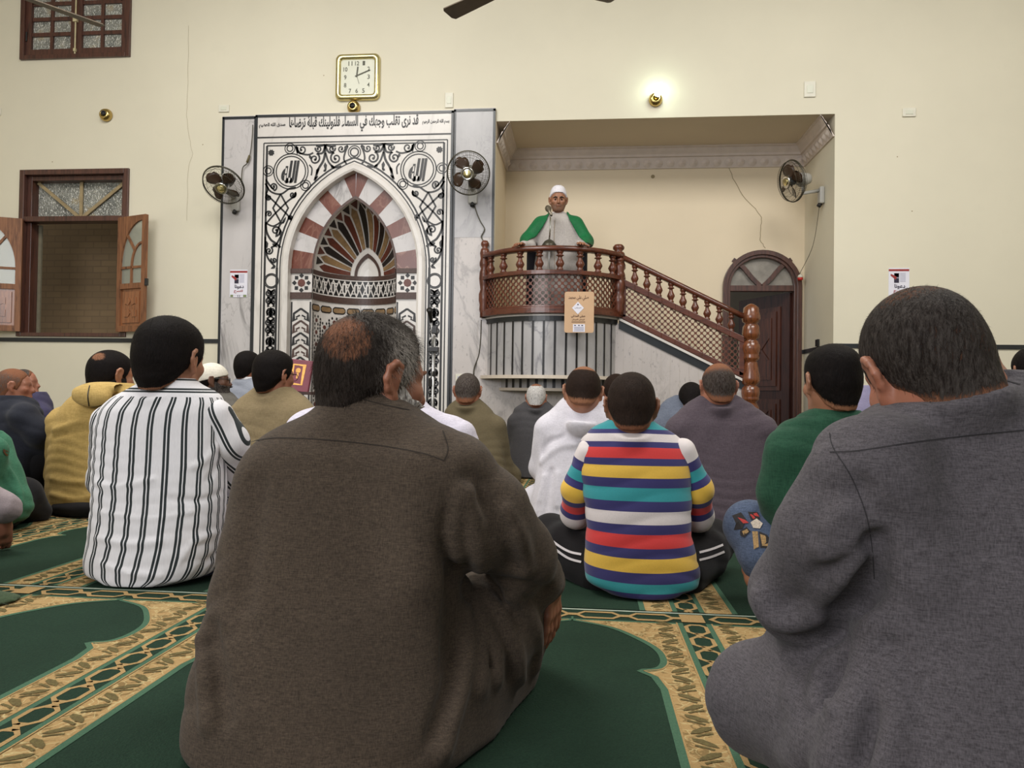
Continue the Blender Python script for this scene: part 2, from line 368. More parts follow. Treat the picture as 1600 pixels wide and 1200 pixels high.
# plaster cornice round the alcove
cor = MB(); prof = [(.0, -.215), (.018, -.215), (.05, -.12), (.055, -.105), (.075, -.098), (.078, -.075), (.10, -.05), (.115, -.02), (.135, -.012), (.135, 0)]
def cpt(u, o, dz):                                             # u 0..3 along left, back, right
    return None
path = [Vector((alc_l, D)), Vector((alc_l, YA)), Vector((alc_r, YA)), Vector((alc_r, D))]
inn = [Vector((1, 0)), Vector((1, -1)), Vector((-1, -1)), Vector((-1, 0))]
vs = []
for p, n in zip(path, inn):
    for o, dz in prof: vs.append((p.x+n.x*o, p.y+n.y*o, alc_t+dz))
k = len(prof); fs = [(i*k+j, i*k+j+1, (i+1)*k+j+1, (i+1)*k+j) for i in range(3) for j in range(k-1)]
fs += [tuple(range(k)), tuple(range(3*k, 4*k))]
cor.add(vs, fs)
def lobes(p, q, n, cnt):                                       # egg-shaped dentils
    dirn = (q-p); nn = Vector((n[0], n[1], 0))
    for i in range(cnt):
        c = p+dirn*((i+.5)/cnt); w = dirn.length/cnt*.36; tdir = dirn.normalized()
        vs = []; 
        for a in np.linspace(0, 2*PI, 12, endpoint=False):
            dx, dz = math.cos(a)*w, math.sin(a)*.042-.165
            off = .030+(.165+dz)*.36
            vs.append(Vector((c.x, c.y, alc_t+dz))+Vector((tdir.x, tdir.y, 0))*dx+nn*(off+.008))
        cc = sum(vs, Vector())/12+nn*.026; cor.add(vs+[cc], [(j, (j+1) % 12, 12) for j in range(12)])
lobes(Vector((alc_l, YA)), Vector((alc_r, YA)), (0, -1), 26); lobes(Vector((alc_l, D+.03)), Vector((alc_l, YA-.06)), (1, 0), 8); lobes(Vector((alc_r, D+.03)), Vector((alc_r, YA-.06)), (-1, 0), 8)
tag(cor.build('trim_1', M['plaster_white'], None, False), kind='structure')
# dark tile line of the dado
m = MB(); zt, zb = wz_dado+.021, wz_dado-.021
m.bx(XL, W(343, 532).x, D-.012, D, zb, zt); m.bx(alc_r, XR, D-.012, D, zb, zt); m.bx(alc_r-.012, alc_r, D-.012, YA, zb, zt); m.bx(dX1, alc_r, YA-.012, YA, zb, zt)
tag(m.build('trim_2', M['trim']), kind='structure')
# room behind the door, shaft behind the window
m = MB(); m.bx(dX0-1.5, dX1+.9, 10.3, 10.4, 0, 3.6); m.bx(dX1+.35, dX1+.42, YA+.05, 10.3, 0, 3.6); tag(m.build('wall_back_room', mat_plain('grey_paint', lin(132, 126, 118), .8, 0, .05, 3)), kind='structure')
m = MB(); m.bx(w2[0]-1.2, w2[1]+1.0, D+1.0, D+1.1, -.5, 3.2); tag(m.build('wall_shaft', M['brick']), kind='structure')

# ------------------------------------------------------------------ windows
def fret(mb, rects, Y0, Y1, mi=0):
    for (x0, x1, z0, z1) in rects: mb.bx(x0, x1, Y0, Y1, z0, z1, mi)
x0, x1, z0, z1 = w2; fwid = .055
zr = W(115, 341).z
fr = MB(); fret(fr, [(x0, x0+fwid, z0, z1), (x1-fwid, x1, z0, z1), (x0+fwid, x1-fwid, z1-fwid, z1), (x0+fwid, x1-fwid, z0, z0+.04)], D-.025, D+.03)
fret(fr, [(x0+fwid, x1-fwid, zr-.035, zr+.02)], D-.02, D+.12)
fret(fr, [(x0+fwid-.01, x0+fwid+.05, z0, zr-.036), (x1-fwid-.05, x1-fwid+.01, z0, zr-.036), (x0+fwid-.01, x0+fwid+.05, zr+.021, z1-.01), (x1-fwid-.05, x1-fwid+.01, zr+.021, z1-.01), (x0+fwid+.05, x1-fwid-.05, z1-fwid-.05, z1-fwid-.001)], D+.031, D+.16)
win = tag(fr.build('window_2', M['wood_frame'], None, False, .004), kind='structure')
pn = MB(); pn.bx(x0+.01, x1-.01, D+.13, D+.138, zr+.01, z1-.01); pn.build('pane', M['glass'], win)
mu = MB(); cxw = (x0+x1)/2; zb_ = zr+.02; zt_ = z1-fwid-.05
def bar(mb, a, b, w, Y, th, mi=0):
    a, b = Vector(a), Vector(b); t = (b-a).normalized(); n = Vector((-t.y, t.x))*w/2
    q = [a+n, b+n, b-n, a-n]; vs = [(p.x, Y, p.y) for p in q]+[(p.x, Y-th, p.y) for p in q]
    mb.add(vs, [(0, 1, 2, 3), (4, 7, 6, 5), (0, 4, 5, 1), (1, 5, 6, 2), (2, 6, 7, 3), (3, 7, 4, 0)], mi)
for e in ((x0+fwid+.06, zt_), (cxw, zt_), (x1-fwid-.06, zt_)): bar(mu, (cxw, zb_), e, .035, D+.112, .012)
tan_m = mat_plain('worn_tan_muntin', lin(150, 132, 98), .6, 0, .2, 14)
mu.build('muntin', tan_m, win)
ap = MB(); fret(ap, [(x0+fwid+.05, x0+fwid+.085, z0+.04, zr-.04)], D+.14, D+.16); ap.build('sash_edge', mat_plain('grey_sash', lin(112, 106, 88), .5), win)
def shutter(hx, sgn, ang, wid, zA, zB):
    """casement leaf hinged at hx on the wall face, folded back into the room"""
    th = .035; ca, sa = math.cos(ang), math.sin(ang)
    def fn(u, v, h): return Vector((hx+sgn*(u*ca)-sgn*h*sa*1.0, D-.03-u*sa-h*ca, v))
    H = zB-zA; root = None
    mb = MB()
    def slab(pts, h0, h1, mi=0):
        n = len(pts); vs = [fn(p[0], p[1], h0) for p in pts]+[fn(p[0], p[1], h1) for p in pts]
        mb.add(vs, [tuple(range(n)), tuple(range(n, 2*n))[::-1]]+[(i, (i+1) % n, (i+1) % n+n, i+n) for i in range(n)], mi)
    R = lambda a, b, c, d: [(a, c), (b, c), (b, d), (a, d)]
    s = .055; zl = zA+H*.40; za = zA+H*.955
    slab(R(0, s, zA, zB), 0, th); slab(R(wid-s*.9, wid, zA, zB), 0, th); slab(R(s, wid-s*.9, zA, zA+.06), 0, th); slab(R(s, wid-s*.9, zl-.035, zl+.02), 0, th)
    # spandrel above the quarter arch (arch springs at the hinge side, rises to the meeting stile)
    ue = wid-s*.9; zs = zA+H*.555; arc = [(ue-(ue-s)*math.cos(a), zs+(za-zs)*math.sin(a)) for a in np.linspace(0, PI/2, 14)]
    for i in range(len(arc)-1): slab([arc[i], arc[i+1], (arc[i+1][0], zB), (arc[i][0], zB)], 0, th)
    slab(R(s, ue, zs-.012, zs+.012), .006, th-.004); um = s+(ue-s)*.5; slab(R(um-.012, um+.012, zl, zs), .006, th-.004)
    a2 = [(ue-(ue-um)*math.cos(a), zs+(za-zs)*.52*math.sin(a)) for a in np.linspace(0, PI/2, 10)]
    for i in range(9):
        p, q = Vector(a2[i]), Vector(a2[i+1]); n = Vector((-(q-p).y, (q-p).x)).normalized()*.011; slab([p+n, q+n, q-n, p-n], .006, th-.004)
    p, q = Vector((ue-(ue-s)*.72, zs+(za-zs)*.70)), Vector((ue-(ue-um)*.72, zs+(za-zs)*.36)); n = Vector((-(q-p).y, (q-p).x)).normalized()*.012; slab([p+n, q+n, q-n, p-n], .006, th-.004)
    return mb, fn, slab, R, (s, ue, zl, zA, za, um)
for i, (px, sg, ang, wd_, ttl) in enumerate(((190, 1, math.radians(20), .42, 'r'), (38, -1, math.radians(24), .44, 'l'))):
    zA, zB = W(115, 519).z, W(115, 343).z
    mb, fn, slab, R, (s, ue, zl, zA, za, um) = shutter(W(px, 430).x, sg, ang, wd_, zA, zB)
    leaf = mb.build('shutter', M['wood_shutter'], win)
    g = MB(); g.add([fn(s, zl, .016), fn(ue, zl, .016), fn(ue, za, .016), fn(s, za, .016)], [(0, 1, 2, 3)]); g.build('pane', M['glass_pale'], leaf)
    c = MB(); mb.v, mb.f, mb.m = [], [], []
    slab(R(s, ue, zA+.06, zl-.035), .004, .014); slab(R(s+.03, ue-.03, zA+.09, zl-.065), .014, .026)
    cu, cz = (s+ue)/2, (zA+.06+zl-.035)/2
    for sx in (-1, 1):
        for sz in (-1, 1):
            slab([(cu+sx*.085, cz+sz*.10), (cu+sx*.03, cz+sz*.10), (cu, cz+sz*.06), (cu+sx*.03, cz+sz*.02), (cu+sx*.06, cz+sz*.035), (cu+sx*.085, cz+sz*.03)][::sx*sz], .026, .033)
    mb.build('carved_panel', mat_wood('carved_panel_wood', lin(146, 94, 60), lin(90, 52, 32), .3), leaf)
    if i == 0:
        h = MB(); p = fn(wd_, zA+(zB-zA)*.42, .02); h.box(p+Vector((.012, 0, 0)), (.014, .012, .035)); h.build('latch', M['black_plastic'], leaf)
# upper window with two closed leaves
x0, x1, z0, z1 = w1x0, w1x1, w1z0, w1z1; f = .05
fr = MB(); fret(fr, [(x0, x0+f, z0, z1), (x1-f, x1, z0, z1), (x0+f, x1-f, z0, z0+f*.9), (x0+f, x1-f, z1-f, z1)], D-.03, D+.04)
win1 = tag(fr.build('window_1', M['wood_frame'], None, False, .004), kind='structure')
xm = (x0+x1)/2
for sd in (0, 1):
    a, b = (x0+f, xm-.003) if sd == 0 else (xm+.003, x1-f); s = .06; zB = z1-f; zA = z0+f*.9
    mb = MB(); fret(mb, [(a, a+s, zA, zB), (b-s, b, zA, zB), (a+s, b-s, zA, zA+.07), (a+s, b-s, zB-.07, zB)], D+.0, D+.05)
    mid = (a+b)/2; fret(mb, [(mid-.018, mid+.018, zA+.07, zB-.07)], D+.011, D+.043)
    for q in range(1, 5): zz = zA+.07+q*.165; fret(mb, [(a+s, b-s, zz-.02, zz+.02)], D+.01, D+.045)
    e = b-s if sd == 0 else a+s; sgn = -1 if sd == 0 else 1
    arc = [(e+sgn*(b-a-2*s)*math.sin(t), zA+.07+3*.165+.34*math.cos(t)) for t in np.linspace(0, PI/2, 10)]
    for i in range(9): bar(mb, arc[i], arc[i+1], .035, D+.045, .035)
    lf = mb.build('casement', M['wood_frame'], win1)
    g = MB(); g.bx(a+s, b-s, D+.03, D+.036, zA+.06, zB-.06); g.build('pane', M['glass'], lf)
    h = MB(); hx = a+.008 if sd == 0 else b-.008; h.tube([(hx, D-.005, zA+.16), (hx, D-.005, zA+.26)], .009, 8); h.build('hinge', M['black_plastic'], lf)
bo = MB(); bo.tube([(xm, D-.012, z0+.015), (xm, D-.012, z1-.2)], .008, 8); bo.box((xm, D-.015, z0+.42), (.022, .014, .03)); bo.box((xm, D-.014, z0+.09), (.014, .01, .016)); bo.build('espagnolette_bolt', mat_plain('cream_bolt', lin(190, 178, 140), .4), win1)

# ------------------------------------------------------------------ arched door in the alcove
fr = MB()
def arch_band(mb, c, zs, rx, rz, wdt, Y0, Y1, foot):
    P = [(c-rx, foot)]+[(c-rx*math.cos(a), zs+rz*math.sin(a)) for a in np.linspace(0, PI, 25)]+[(c+rx, foot)]
    Q = [(c-rx+wdt, foot)]+[(c-(rx-wdt)*math.cos(a), zs+(rz-wdt)*math.sin(a)) for a in np.linspace(0, PI, 25)]+[(c+rx-wdt, foot)]
    n = len(P); vs = []
    for p, q in zip(P, Q): vs += [(p[0], Y0, p[1]), (q[0], Y0, q[1]), (q[0], Y1, q[1]), (p[0], Y1, p[1])]
    mb.add(vs, [(4*i+j, 4*i+(j+1) % 4, 4*i+4+(j+1) % 4, 4*i+4+j) for i in range(n-1) for j in range(4)])
rz = dTop-dSpr
arch_band(fr, dc, dSpr, dR+.01, rz+.01, .05, YA-.05, YA+.06, 0); arch_band(fr, dc, dSpr, dR-.035, rz-.035, .035, YA-.028, YA+.1, 0)
fr.bx(dc-dR+.05, dc+dR-.05, YA-.02, YA+.05, dSpr-.045, dSpr+.02)
door = tag(fr.build('door_1', M['wood_frame'], None, False, .004), kind='structure')
g = MB(); g.fan((dc, dSpr), [(dc-(dR-.06)*math.cos(a), dSpr+(rz-.06)*math.sin(a)) for a in np.linspace(0, PI, 24)], lambda u, v, h: Vector((u, YA+.03, v)), 0); g.build('fanlight_pane', M['glass_fan'], door)
for sg in (-1, 1):
    mb = MB(); P = smooth_pts([(dc, dSpr), (dc+sg*.10, dSpr+.10), (dc+sg*.20, dSpr+.22), (dc+sg*.31, dSpr+.305)], 4)
    for i in range(len(P)-1): bar(mb, P[i], P[i+1], .045, YA+.03, .045)
    mb.build('fanlight_bar', M['wood_frame'], door)
hx = W(1238, 480, YA).x; fxp = W(1157, 480, 9.05); zTop = dSpr-.05
dv = (Vector((fxp.x, 9.05))-Vector((hx, YA+.05))); dl = dv.length; dn = dv.normalized()
fD = lambda u, v, h: Vector((hx+dn.x*u*dl - dn.y*h*-1*-1, YA+.05+dn.y*u*dl + dn.x*h, v))
lf = MB()
def dslab(mb, u0, u1, v0, v1, h0, h1):
    pts = [(u0, v0), (u1, v0), (u1, v1), (u0, v1)]; vs = [fD(p[0], p[1], h0) for p in pts]+[fD(p[0], p[1], h1) for p in pts]
    mb.add(vs, [(0, 1, 2, 3), (7, 6, 5, 4)]+[(i, (i+1) % 4, (i+1) % 4+4, i+4) for i in range(4)])
sgnh = 1 if dn.x < 0 else -1
dslab(lf, 0, 1, .01, zTop, -.02, .02)
leaf = lf.build('leaf', M['wood_dark'], door, False, .003)
for (v0, v1) in ((.12, .62), (.72, zTop-.14)):
    p = MB()
    for s_ in (1, -1):
        H = lambda a: a*s_
        dslab(p, .16, .84, v0, v1, H(.018), H(.032)); dslab(p, .22, .78, v0+.05, v1-.05, H(.03), H(.044)); dslab(p, .30, .70, v0+.12, v1-.12, H(.042), H(.052))
        um, vm = .5, (v0+v1)/2
        for sx in (-1, 1):
            for sz in (-1, 1):
                a = (um+sx*.14, vm+sz*.12); b = (um, vm); 
                q = [fD(a[0]-.03, a[1], H(.06)), fD(a[0]+.03, a[1], H(.06)), fD(b[0]+.03, b[1], H(.06)), fD(b[0]-.03, b[1], H(.06))]; p.add(q, [(0, 1, 2, 3)])
    p.build('panel', mat_wood('door_panel_wood', lin(82, 44, 30), lin(38, 18, 14), .45, 1, 2, 0), leaf, False, .002)
# ================================================================== the mihrab
mih = empty('mihrab', (aXc, YM, 0), 'marble prayer niche with black scroll inlay, striped arch and Arabic band on the front wall', 'prayer niche')
YV = D+.02                                   # face of the striped arch ring
fM = lambda u, v, h: Vector((u, YM-h, v))
fV = lambda u, v, h: Vector((u, YV-h, v))
fM0 = lambda u, v, h: Vector((u, YM-h, v))
def P(x, y, Y=None):                          # photo point on the panel -> (X, Z)
    p = W(x, y, YM if Y is None else Y); return (p.x, p.z)
w_ = (aX1-aX0)/2; h_ = aT-aS
def parch(w, h, zs, xc, n=14):                # pointed arch, left foot to right foot
    r = (w*w+h*h)/(2*w); L = []
    a1 = math.asin(min(1, h/r))
    for i in range(n+1):
        a = a1*i/n; L.append((xc-w+r-r*math.cos(a), zs+r*math.sin(a)))
    return L+[(2*xc-x, z) for x, z in L[-2::-1]]
arcO = parch(w_, h_, aS, aXc)
# marble slab of the panel, with the arched opening, and its jambs
m = MB(); n = len(arcO)//2
foot = [(aX0, 0)]+arcO[:n+1]
for i in range(len(foot)-1):
    (xa, za), (xb, zb) = foot[i], foot[i+1]
    for sg in (0, 1):
        f_ = (lambda x: x) if sg == 0 else (lambda x: 2*aXc-x); e = mX0 if sg == 0 else mX1
        m.add([fM(e, za, 0), fM(f_(xa), za, 0), fM(f_(xb), zb, 0), fM(e, zb, 0)], [(0, 1, 2, 3)])
        m.add([fM(f_(xa), za, 0), fM(f_(xa), za, -.09), fM(f_(xb), zb, -.09), fM(f_(xb), zb, 0)], [(0, 1, 2, 3)])
m.add([fM(mX0, aT, 0), fM(mX1, aT, 0), fM(mX1, mTop, 0), fM(mX0, mTop, 0)], [(0, 1, 2, 3)])
for X in (mX0, mX1): m.add([fM(X, 0, 0), fM(X, 0, -.05), fM(X, mTop, -.05), fM(X, mTop, 0)], [(0, 1, 2, 3)])
m.add([fM(mX0, mTop, 0), fM(mX1, mTop, 0), fM(mX1, mTop, -.05), fM(mX0, mTop, -.05)], [(0, 1, 2, 3)])
panel = m.build('panel', M['marble_white'], mih)
for nm, xa, xb, ytop, mt in (('side_slab', 348, 397.5, 183, 'marble'), ('side_slab', 707, 773, 171, 'marble_speck')):
    s = MB(); s.bx(W(xa, 300).x, (mX0 if xa < 400 else W(xb, 300).x), D-.03, D-.001, 0, W((xa+xb)/2, ytop).z) if xa < 400 else s.bx(mX1, W(xb, 300).x, D-.03, D-.001, 0, W((xa+xb)/2, ytop).z)
    s.build(nm, M[mt], mih)
    if xa > 400:
        s2 = MB(); s2.bx(mX1+.002, W(xb-2, 300).x, D-.033, D-.029, W(730, 372).z, W(730, ytop+3).z); s2.build('upper_slab', M['marble_grey'], mih)
# dark border strips
b = MB(); bw = .022
for (xa, xb, yt, Y) in ((348, 397.5, 183, D-.03), (397.5, 707, 177, YM), (707, 773, 171, D-.03)):
    X0, X1 = (W(xa, 300).x if xa < 390 else (mX0 if xa < 600 else mX1)), (mX0 if xb < 400 else mX1 if xb < 720 else W(xb, 300).x); Z = W((xa+xb)/2, yt, Y).z
    b.bx(X0-.001, X1+.001, Y-.008, Y+.004, Z-bw, Z+.003); b.bx(X0-.001, X0+bw, Y-.008, Y+.004, 0, Z); b.bx(X1-bw, X1+.001, Y-.008, Y+.004, 0, Z)
b.build('border_strip', M['trim'], mih)
# inscription band
m = MB(); zl = W(552, 212, YM).z
m.bx(mX0+.02, mX1-.02, YM-.004, YM, zl-.008, zl+.006)
ctr = P(552, 193)
text_mesh(arabic('قد نرى تقلب وجهك في السماء فلنولينك قبلة ترضاها'), (ctr[0], ctr[1]), P(654, 190)[0]-P(452, 190)[0], .165, fM, m, .003, 0, .03)
text_mesh(arabic('بسم الله الرحمن الرحيم'), P(681, 190.5), P(702, 190)[0]-P(660, 190)[0], .055, fM, m, .003, 0, .03)
text_mesh(arabic('صدق الله العظيم'), P(425.5, 196), P(446, 190)[0]-P(405, 190)[0], .055, fM, m, .003, 0, .03)
m.build('inscription', M['inlay'], mih)
# ---- black scroll inlay
K = MB(); xs = aXc
def mir(pts): return [(2*xs-x, z) for x, z in pts]
PX = (W(600, 300, YM).x-W(500, 300, YM).x)/100          # metres per photo pixel
def C7(x, y): return P(400+x/4.8, 170+y/4.8)
def both(pts, w):
    K.ribbon(pts, w, fM, .002); K.ribbon(mir(pts), w, fM, .0024)
def sp(x, y, r, a0, turns, w=2.4, r1=.18, tail=None):
    c = C7(x, y); R = r/4.8*PX; s = spiral(c[0], c[1], R, R*r1, a0, turns, 24)
    if tail: s = smooth_pts([C7(*q) for q in tail]+[s[0]], 6)+s[1:]
    ww = 1.12*w*PX; both(s, [ww*(1.15-.45*i/len(s)) for i in range(len(s))])
    d = s[-1]; K.disc(d, ww*.75, fM, .002, None, 10); K.disc((2*xs-d[0], d[1]), ww*.75, fM, .002, None, 10)
def ln(pts, w=2.2, sm=True):
    q = [C7(*p) for p in pts]; both(smooth_pts(q, 5) if sm and len(q) > 2 else q, 1.12*w*PX)
def leaf(x, y, dx, dy, wd=9):                             # pointed leaf from (x,y) along (dx,dy)
    a = Vector(C7(x, y)); e = Vector(C7(x+dx, y+dy)); t = e-a; n = Vector((-t.y, t.x)).normalized()*1.3*wd/4.8*PX
    pts = [a, a+t*.35+n, a+t*.7+n*.6, e, a+t*.7-n*.6, a+t*.35-n]; K.poly(pts, fM, .002); K.poly(mir(pts)[::-1], fM, .0024)
# frame lines
fx0, fx1 = P(411, 300)[0], P(416, 300)[0]; zt1, zt2 = C7(400, 252)[1], C7(400, 272)[1]
gx0, gx1 = P(437, 400)[0], P(432.3, 400)[0]
both([(fx0-.001, 0), (fx0, zt1)], .012); both([(fx0, zt1), (xs, zt1)], .012); both([(fx1, 0), (fx1, zt2)], .022); both([(fx1, zt2), (xs, zt2)], .014)
dz = .042; g1 = parch(w_+.092, h_+.10, aS, xs); g2 = parch(w_+.124, h_+.137, aS, xs)
K.ribbon(g1, .012, fM, .002); K.ribbon(g2, .018, fM, .002)
both([(g1[0][0], 0), g1[0]], .012); both([(g2[0][0], 0), g2[0]], .024)
# medallions
cm = C7(262, 470); rr = 112/4.8*PX
for sgn in (0, 1):
    c = cm if sgn == 0 else (2*xs-cm[0], cm[1])
    K.ring(c, rr, .012, fM, .002); K.ring(c, rr*1.17, .012, fM, .002)
    text_mesh('\uFEEA\uFEE0\uFEDF\uFE8D', (c[0]-.005, c[1]-.005), rr*1.25, rr*1.5, fM, K, .003, 0, .055, .32)
for (x, y) in ((255, 298), (92, 466), (372, 575)):
    c = C7(x, y)
    for q in (c, (2*xs-c[0], c[1])): K.ring(q, 22/4.8*PX, .012, fM, .002); K.ring(q, 38/4.8*PX, .010, fM, .002)
c = C7(727, 325); K.ring((xs, c[1]), 30/4.8*PX, .014, fM, .003); K.ring((xs, c[1]), 46/4.8*PX, .010, fM, .003)
s8 = C7(115, 330)
for q in (s8, (2*xs-s8[0], s8[1])): K.fan(q, [(q[0]+(26 if k % 2 else 20)/4.8*PX*math.cos(k*PI/8), q[1]+(26 if k % 2 else 20)/4.8*PX*math.sin(k*PI/8)) for k in range(16)], fM, .002)
# top scrolls
for bx_ in (0, 165):
    if bx_ == 0: sp(440, 375, 42, 1.2, -1.35, 2.6, .2, [(520, 270), (500, 330)]); 
    sp(600-(0 if bx_ else 0), 370, 44, 1.9, 1.35, 2.6, .2, [(520, 275), (545, 325)]) if bx_ else None
sp(345, 305, 40, 2.6, 1.2, 2.4, .2, [(300, 280), (312, 330)]); sp(640, 300, 30, .4, -1.2, 2.2, .2, [(690, 275)])
sp(470, 300, 26, 2.8, 1.1, 2.2, .25); sp(570, 300, 26, .3, -1.1, 2.2, .25)
ln([(520, 272), (518, 330), (505, 390), (470, 450), (440, 540)], 3.2); ln([(522, 330), (545, 400), (590, 440), (640, 430)], 2.6); ln([(690, 280), (668, 330), (660, 380), (680, 415)], 2.4)
ln([(300, 280), (330, 330), (390, 345), (430, 330)], 2.4); ln([(400, 420), (420, 450), (415, 500)], 2.0)
leaf(518, 400, 6, 70, 10); leaf(470, 440, -22, 60, 9); leaf(560, 420, 30, 34, 9); leaf(435, 530, 34, -26, 8); leaf(505, 470, 25, -15, 8); leaf(400, 345, 16, 40, 8)
ln([(520, 270), (480, 280), (450, 278)], 2.6); ln([(522, 270), (560, 282), (600, 278)], 2.6)
# side scrolls
ln([(78, 640), (130, 690), (185, 745), (240, 800), (275, 850)], 2.4); ln([(300, 650), (240, 692), (185, 745), (130, 800), (78, 860)], 2.4); ln([(185, 640), (128, 745), (185, 850), (242, 745), (185, 640)], 2.4, False); ln([(75, 560), (110, 620), (185, 640), (250, 600), (300, 590)], 2.4); ln([(80, 860), (130, 880), (185, 850)], 2.2)
sp(130, 585, 30, -1.2, 1.3, 2.4, .2, [(75, 530), (100, 570)]); sp(275, 645, 26, .8, -1.3, 2.4, .2); sp(95, 665, 24, 2.2, 1.3, 2.2, .2); sp(98, 790, 26, 3.8, -1.3, 2.2, .2); sp(255, 820, 20, -.6, 1.2, 2.2, .2)
sp(148, 915, 40, -1.5, 1.35, 2.6, .2, [(210, 850), (180, 870)]); sp(98, 1065, 30, 1.0, -1.35, 2.4, .2, [(185, 960), (150, 1020)]); sp(135, 1135, 24, 2.5, 1.3, 2.2, .2)
ln([(75, 850), (80, 920), (110, 980), (150, 1010), (185, 1040)], 3.0); ln([(70, 560), (90, 600), (75, 640)], 2.4); ln([(70, 960), (72, 1040), (90, 1120), (140, 1180)], 2.6)
leaf(185, 900, 0, 70, 10); leaf(80, 990, 4, 60, 9); leaf(120, 1010, 44, 30, 9); leaf(200, 860, 26, -50, 8); leaf(150, 1180, -40, 20, 9); leaf(300, 620, -10, 50, 8)
# strips on the legs: ring, then repeating mirrored scrolls
cx = (P(416, 470)[0]+gx1)/2; hw = abs(gx1-P(416, 470)[0])/2-.008
zr0 = P(424, 439)[1]
for q in (cx, 2*xs-cx): K.ring((q, zr0), .062, .012, fM, .003); K.ring((q, zr0), .075, .010, fM, .003)
def strip(fn, x, z, L, wd):
    for sx in (-1, 1):
        def e(u, v): return (x+sx*u*wd, z-v*L)
        a = [e(.95, .02), e(.25, .10), e(.12, .2)]
        def sc(u, v, r, a0, tr): 
            s = spiral(0, 0, r, r*.2, a0, tr, 18); s = [(x+sx*(u*wd+q[0]), z-v*L+q[1]) for q in s]; K.ribbon(s,   .017, fn, .003); K.disc(s[-1], .010, fn, .003, None, 8)
        sc(.62, .17, .034, 2.9, -1.3); sc(.62, .40, .034, 3.4, 1.3); sc(.50, .80, .032, 2.4, 1.35)
        K.ribbon(smooth_pts([e(.95, .02), e(.3, .08), e(.1, .17), e(.25, .27), e(.95, .29)], 4),   .017, fn, .003)
        K.ribbon(smooth_pts([e(.95, .29), e(.25, .33), e(.12, .42), e(.3, .5), e(.8, .56)], 4),   .017, fn, .003)
        K.poly([e(.95, .48), e(.55, .55), e(.25, .62), e(.6, .62), e(.95, .64)][::sx], fn, .003)
        K.ribbon(smooth_pts([e(0, .98), e(.15, .88), e(.45, .98), e(.95, 1.02)], 4), .018, fn, .003)
        K.ribbon(smooth_pts([e(0, .70), e(.55, .69), e(.95, .78), e(.8, .92)], 4), .018, fn, .003)
    K.poly([(x-.018, z-.72*L), (x, z-.60*L), (x+.018, z-.72*L), (x, z-.80*L)], fn, .003)
for q in (cx, 2*xs-cx):
    z = zr0-.08
    while z > .1: strip(fM, q, z, .30, hw); z -= .30
K.build('scroll_inlay', M['inlay'], mih)
# white moulding of the arch
m = MB(); sec = [(-.0, .0), (-.0, .018), (.02, .028), (.055, .028), (.078, .012), (.078, 0)]
foot2 = [(aX0, 0)]+arcO+[(aX1, 0)]; vs = []; nn = len(foot2)
for i, p in enumerate(foot2):
    a, c2 = Vector(foot2[max(i-1, 0)]), Vector(foot2[min(i+1, nn-1)]); t = (c2-a).normalized(); nrm = Vector((-t.y, t.x))
    if i == nn//2: nrm = Vector((0, 1))
    for o, hh in sec: q = Vector(p)+nrm*o; vs.append(fM(q.x, max(q.y, 0), hh))
k = len(sec); m.add(vs, [(i*k+j, i*k+j+1, (i+1)*k+j+1, (i+1)*k+j) for i in range(nn-1) for j in range(k-1)])
m.build('arch_moulding', M['marble_white'], mih)
# striped arch ring
iX0, iX1 = W(488, 418, YV).x, W(620, 418, YV).x; iXc = (iX0+iX1)/2; iw = (iX1-iX0)/2; iS = W(554, 420, YV).z; iT = W(554, 306, YV).z; ih = iT-iS
arcI = parch(iw, ih, iS, iXc, 40); arcOV = parch(w_+.004, h_+.004, aS, aXc, 40)
def at_z(arc, z):                                             # left-half point at height z
    L = arc[:len(arc)//2+1]; zs = [p[1] for p in L]; return (float(np.interp(z, zs, [p[0] for p in L])), z)
oz = [W(470, y, YV).z for y in (418, 390, 362, 339, 312, 298, 280)]; iz = [W(500, y, YV).z for y in (420, 396, 374, 355, 337, 322, 309.5)]
oz[0] = aS; iz[0] = iS
vm = MB()
for sgn in (0, 1):
    f_ = (lambda p: p) if sgn == 0 else None
    for i in range(7):
        z0, z1 = oz[i], (oz[i+1] if i < 6 else aT+.003); a0, a1 = iz[i], (iz[i+1] if i < 6 else iT)
        for s in range(4):
            q = [at_z(arcOV, z0+(z1-z0)*s/4), at_z(arcOV, z0+(z1-z0)*(s+1)/4), at_z(arcI, a0+(a1-a0)*(s+1)/4), at_z(arcI, a0+(a1-a0)*s/4)]
            if sgn: q = [(2*aXc-q[0][0], q[0][1]), (2*aXc-q[1][0], q[1][1]), (2*iXc-q[2][0], q[2][1]), (2*iXc-q[3][0], q[3][1])]
            vm.add([fV(x, z, 0) for x, z in q], [(0, 1, 2, 3)], i % 2)
vm.build('striped_arch', [M['marble_red'], M['marble']], mih)
e = MB(); 
for s in range(len(arcI)-1):
    (xa, za), (xb, zb) = arcI[s], arcI[s+1]
    e.add([fV(xa, za, .01), fV(xb, zb, .01), fV(iXc+(xb-iXc)*.955, iS+(zb-iS)*.955, .01), fV(iXc+(xa-iXc)*.955, iS+(za-iS)*.955, .01)], [(0, 1, 2, 3)])
e.build('inner_arch_edge', M['stone_edge'], mih)
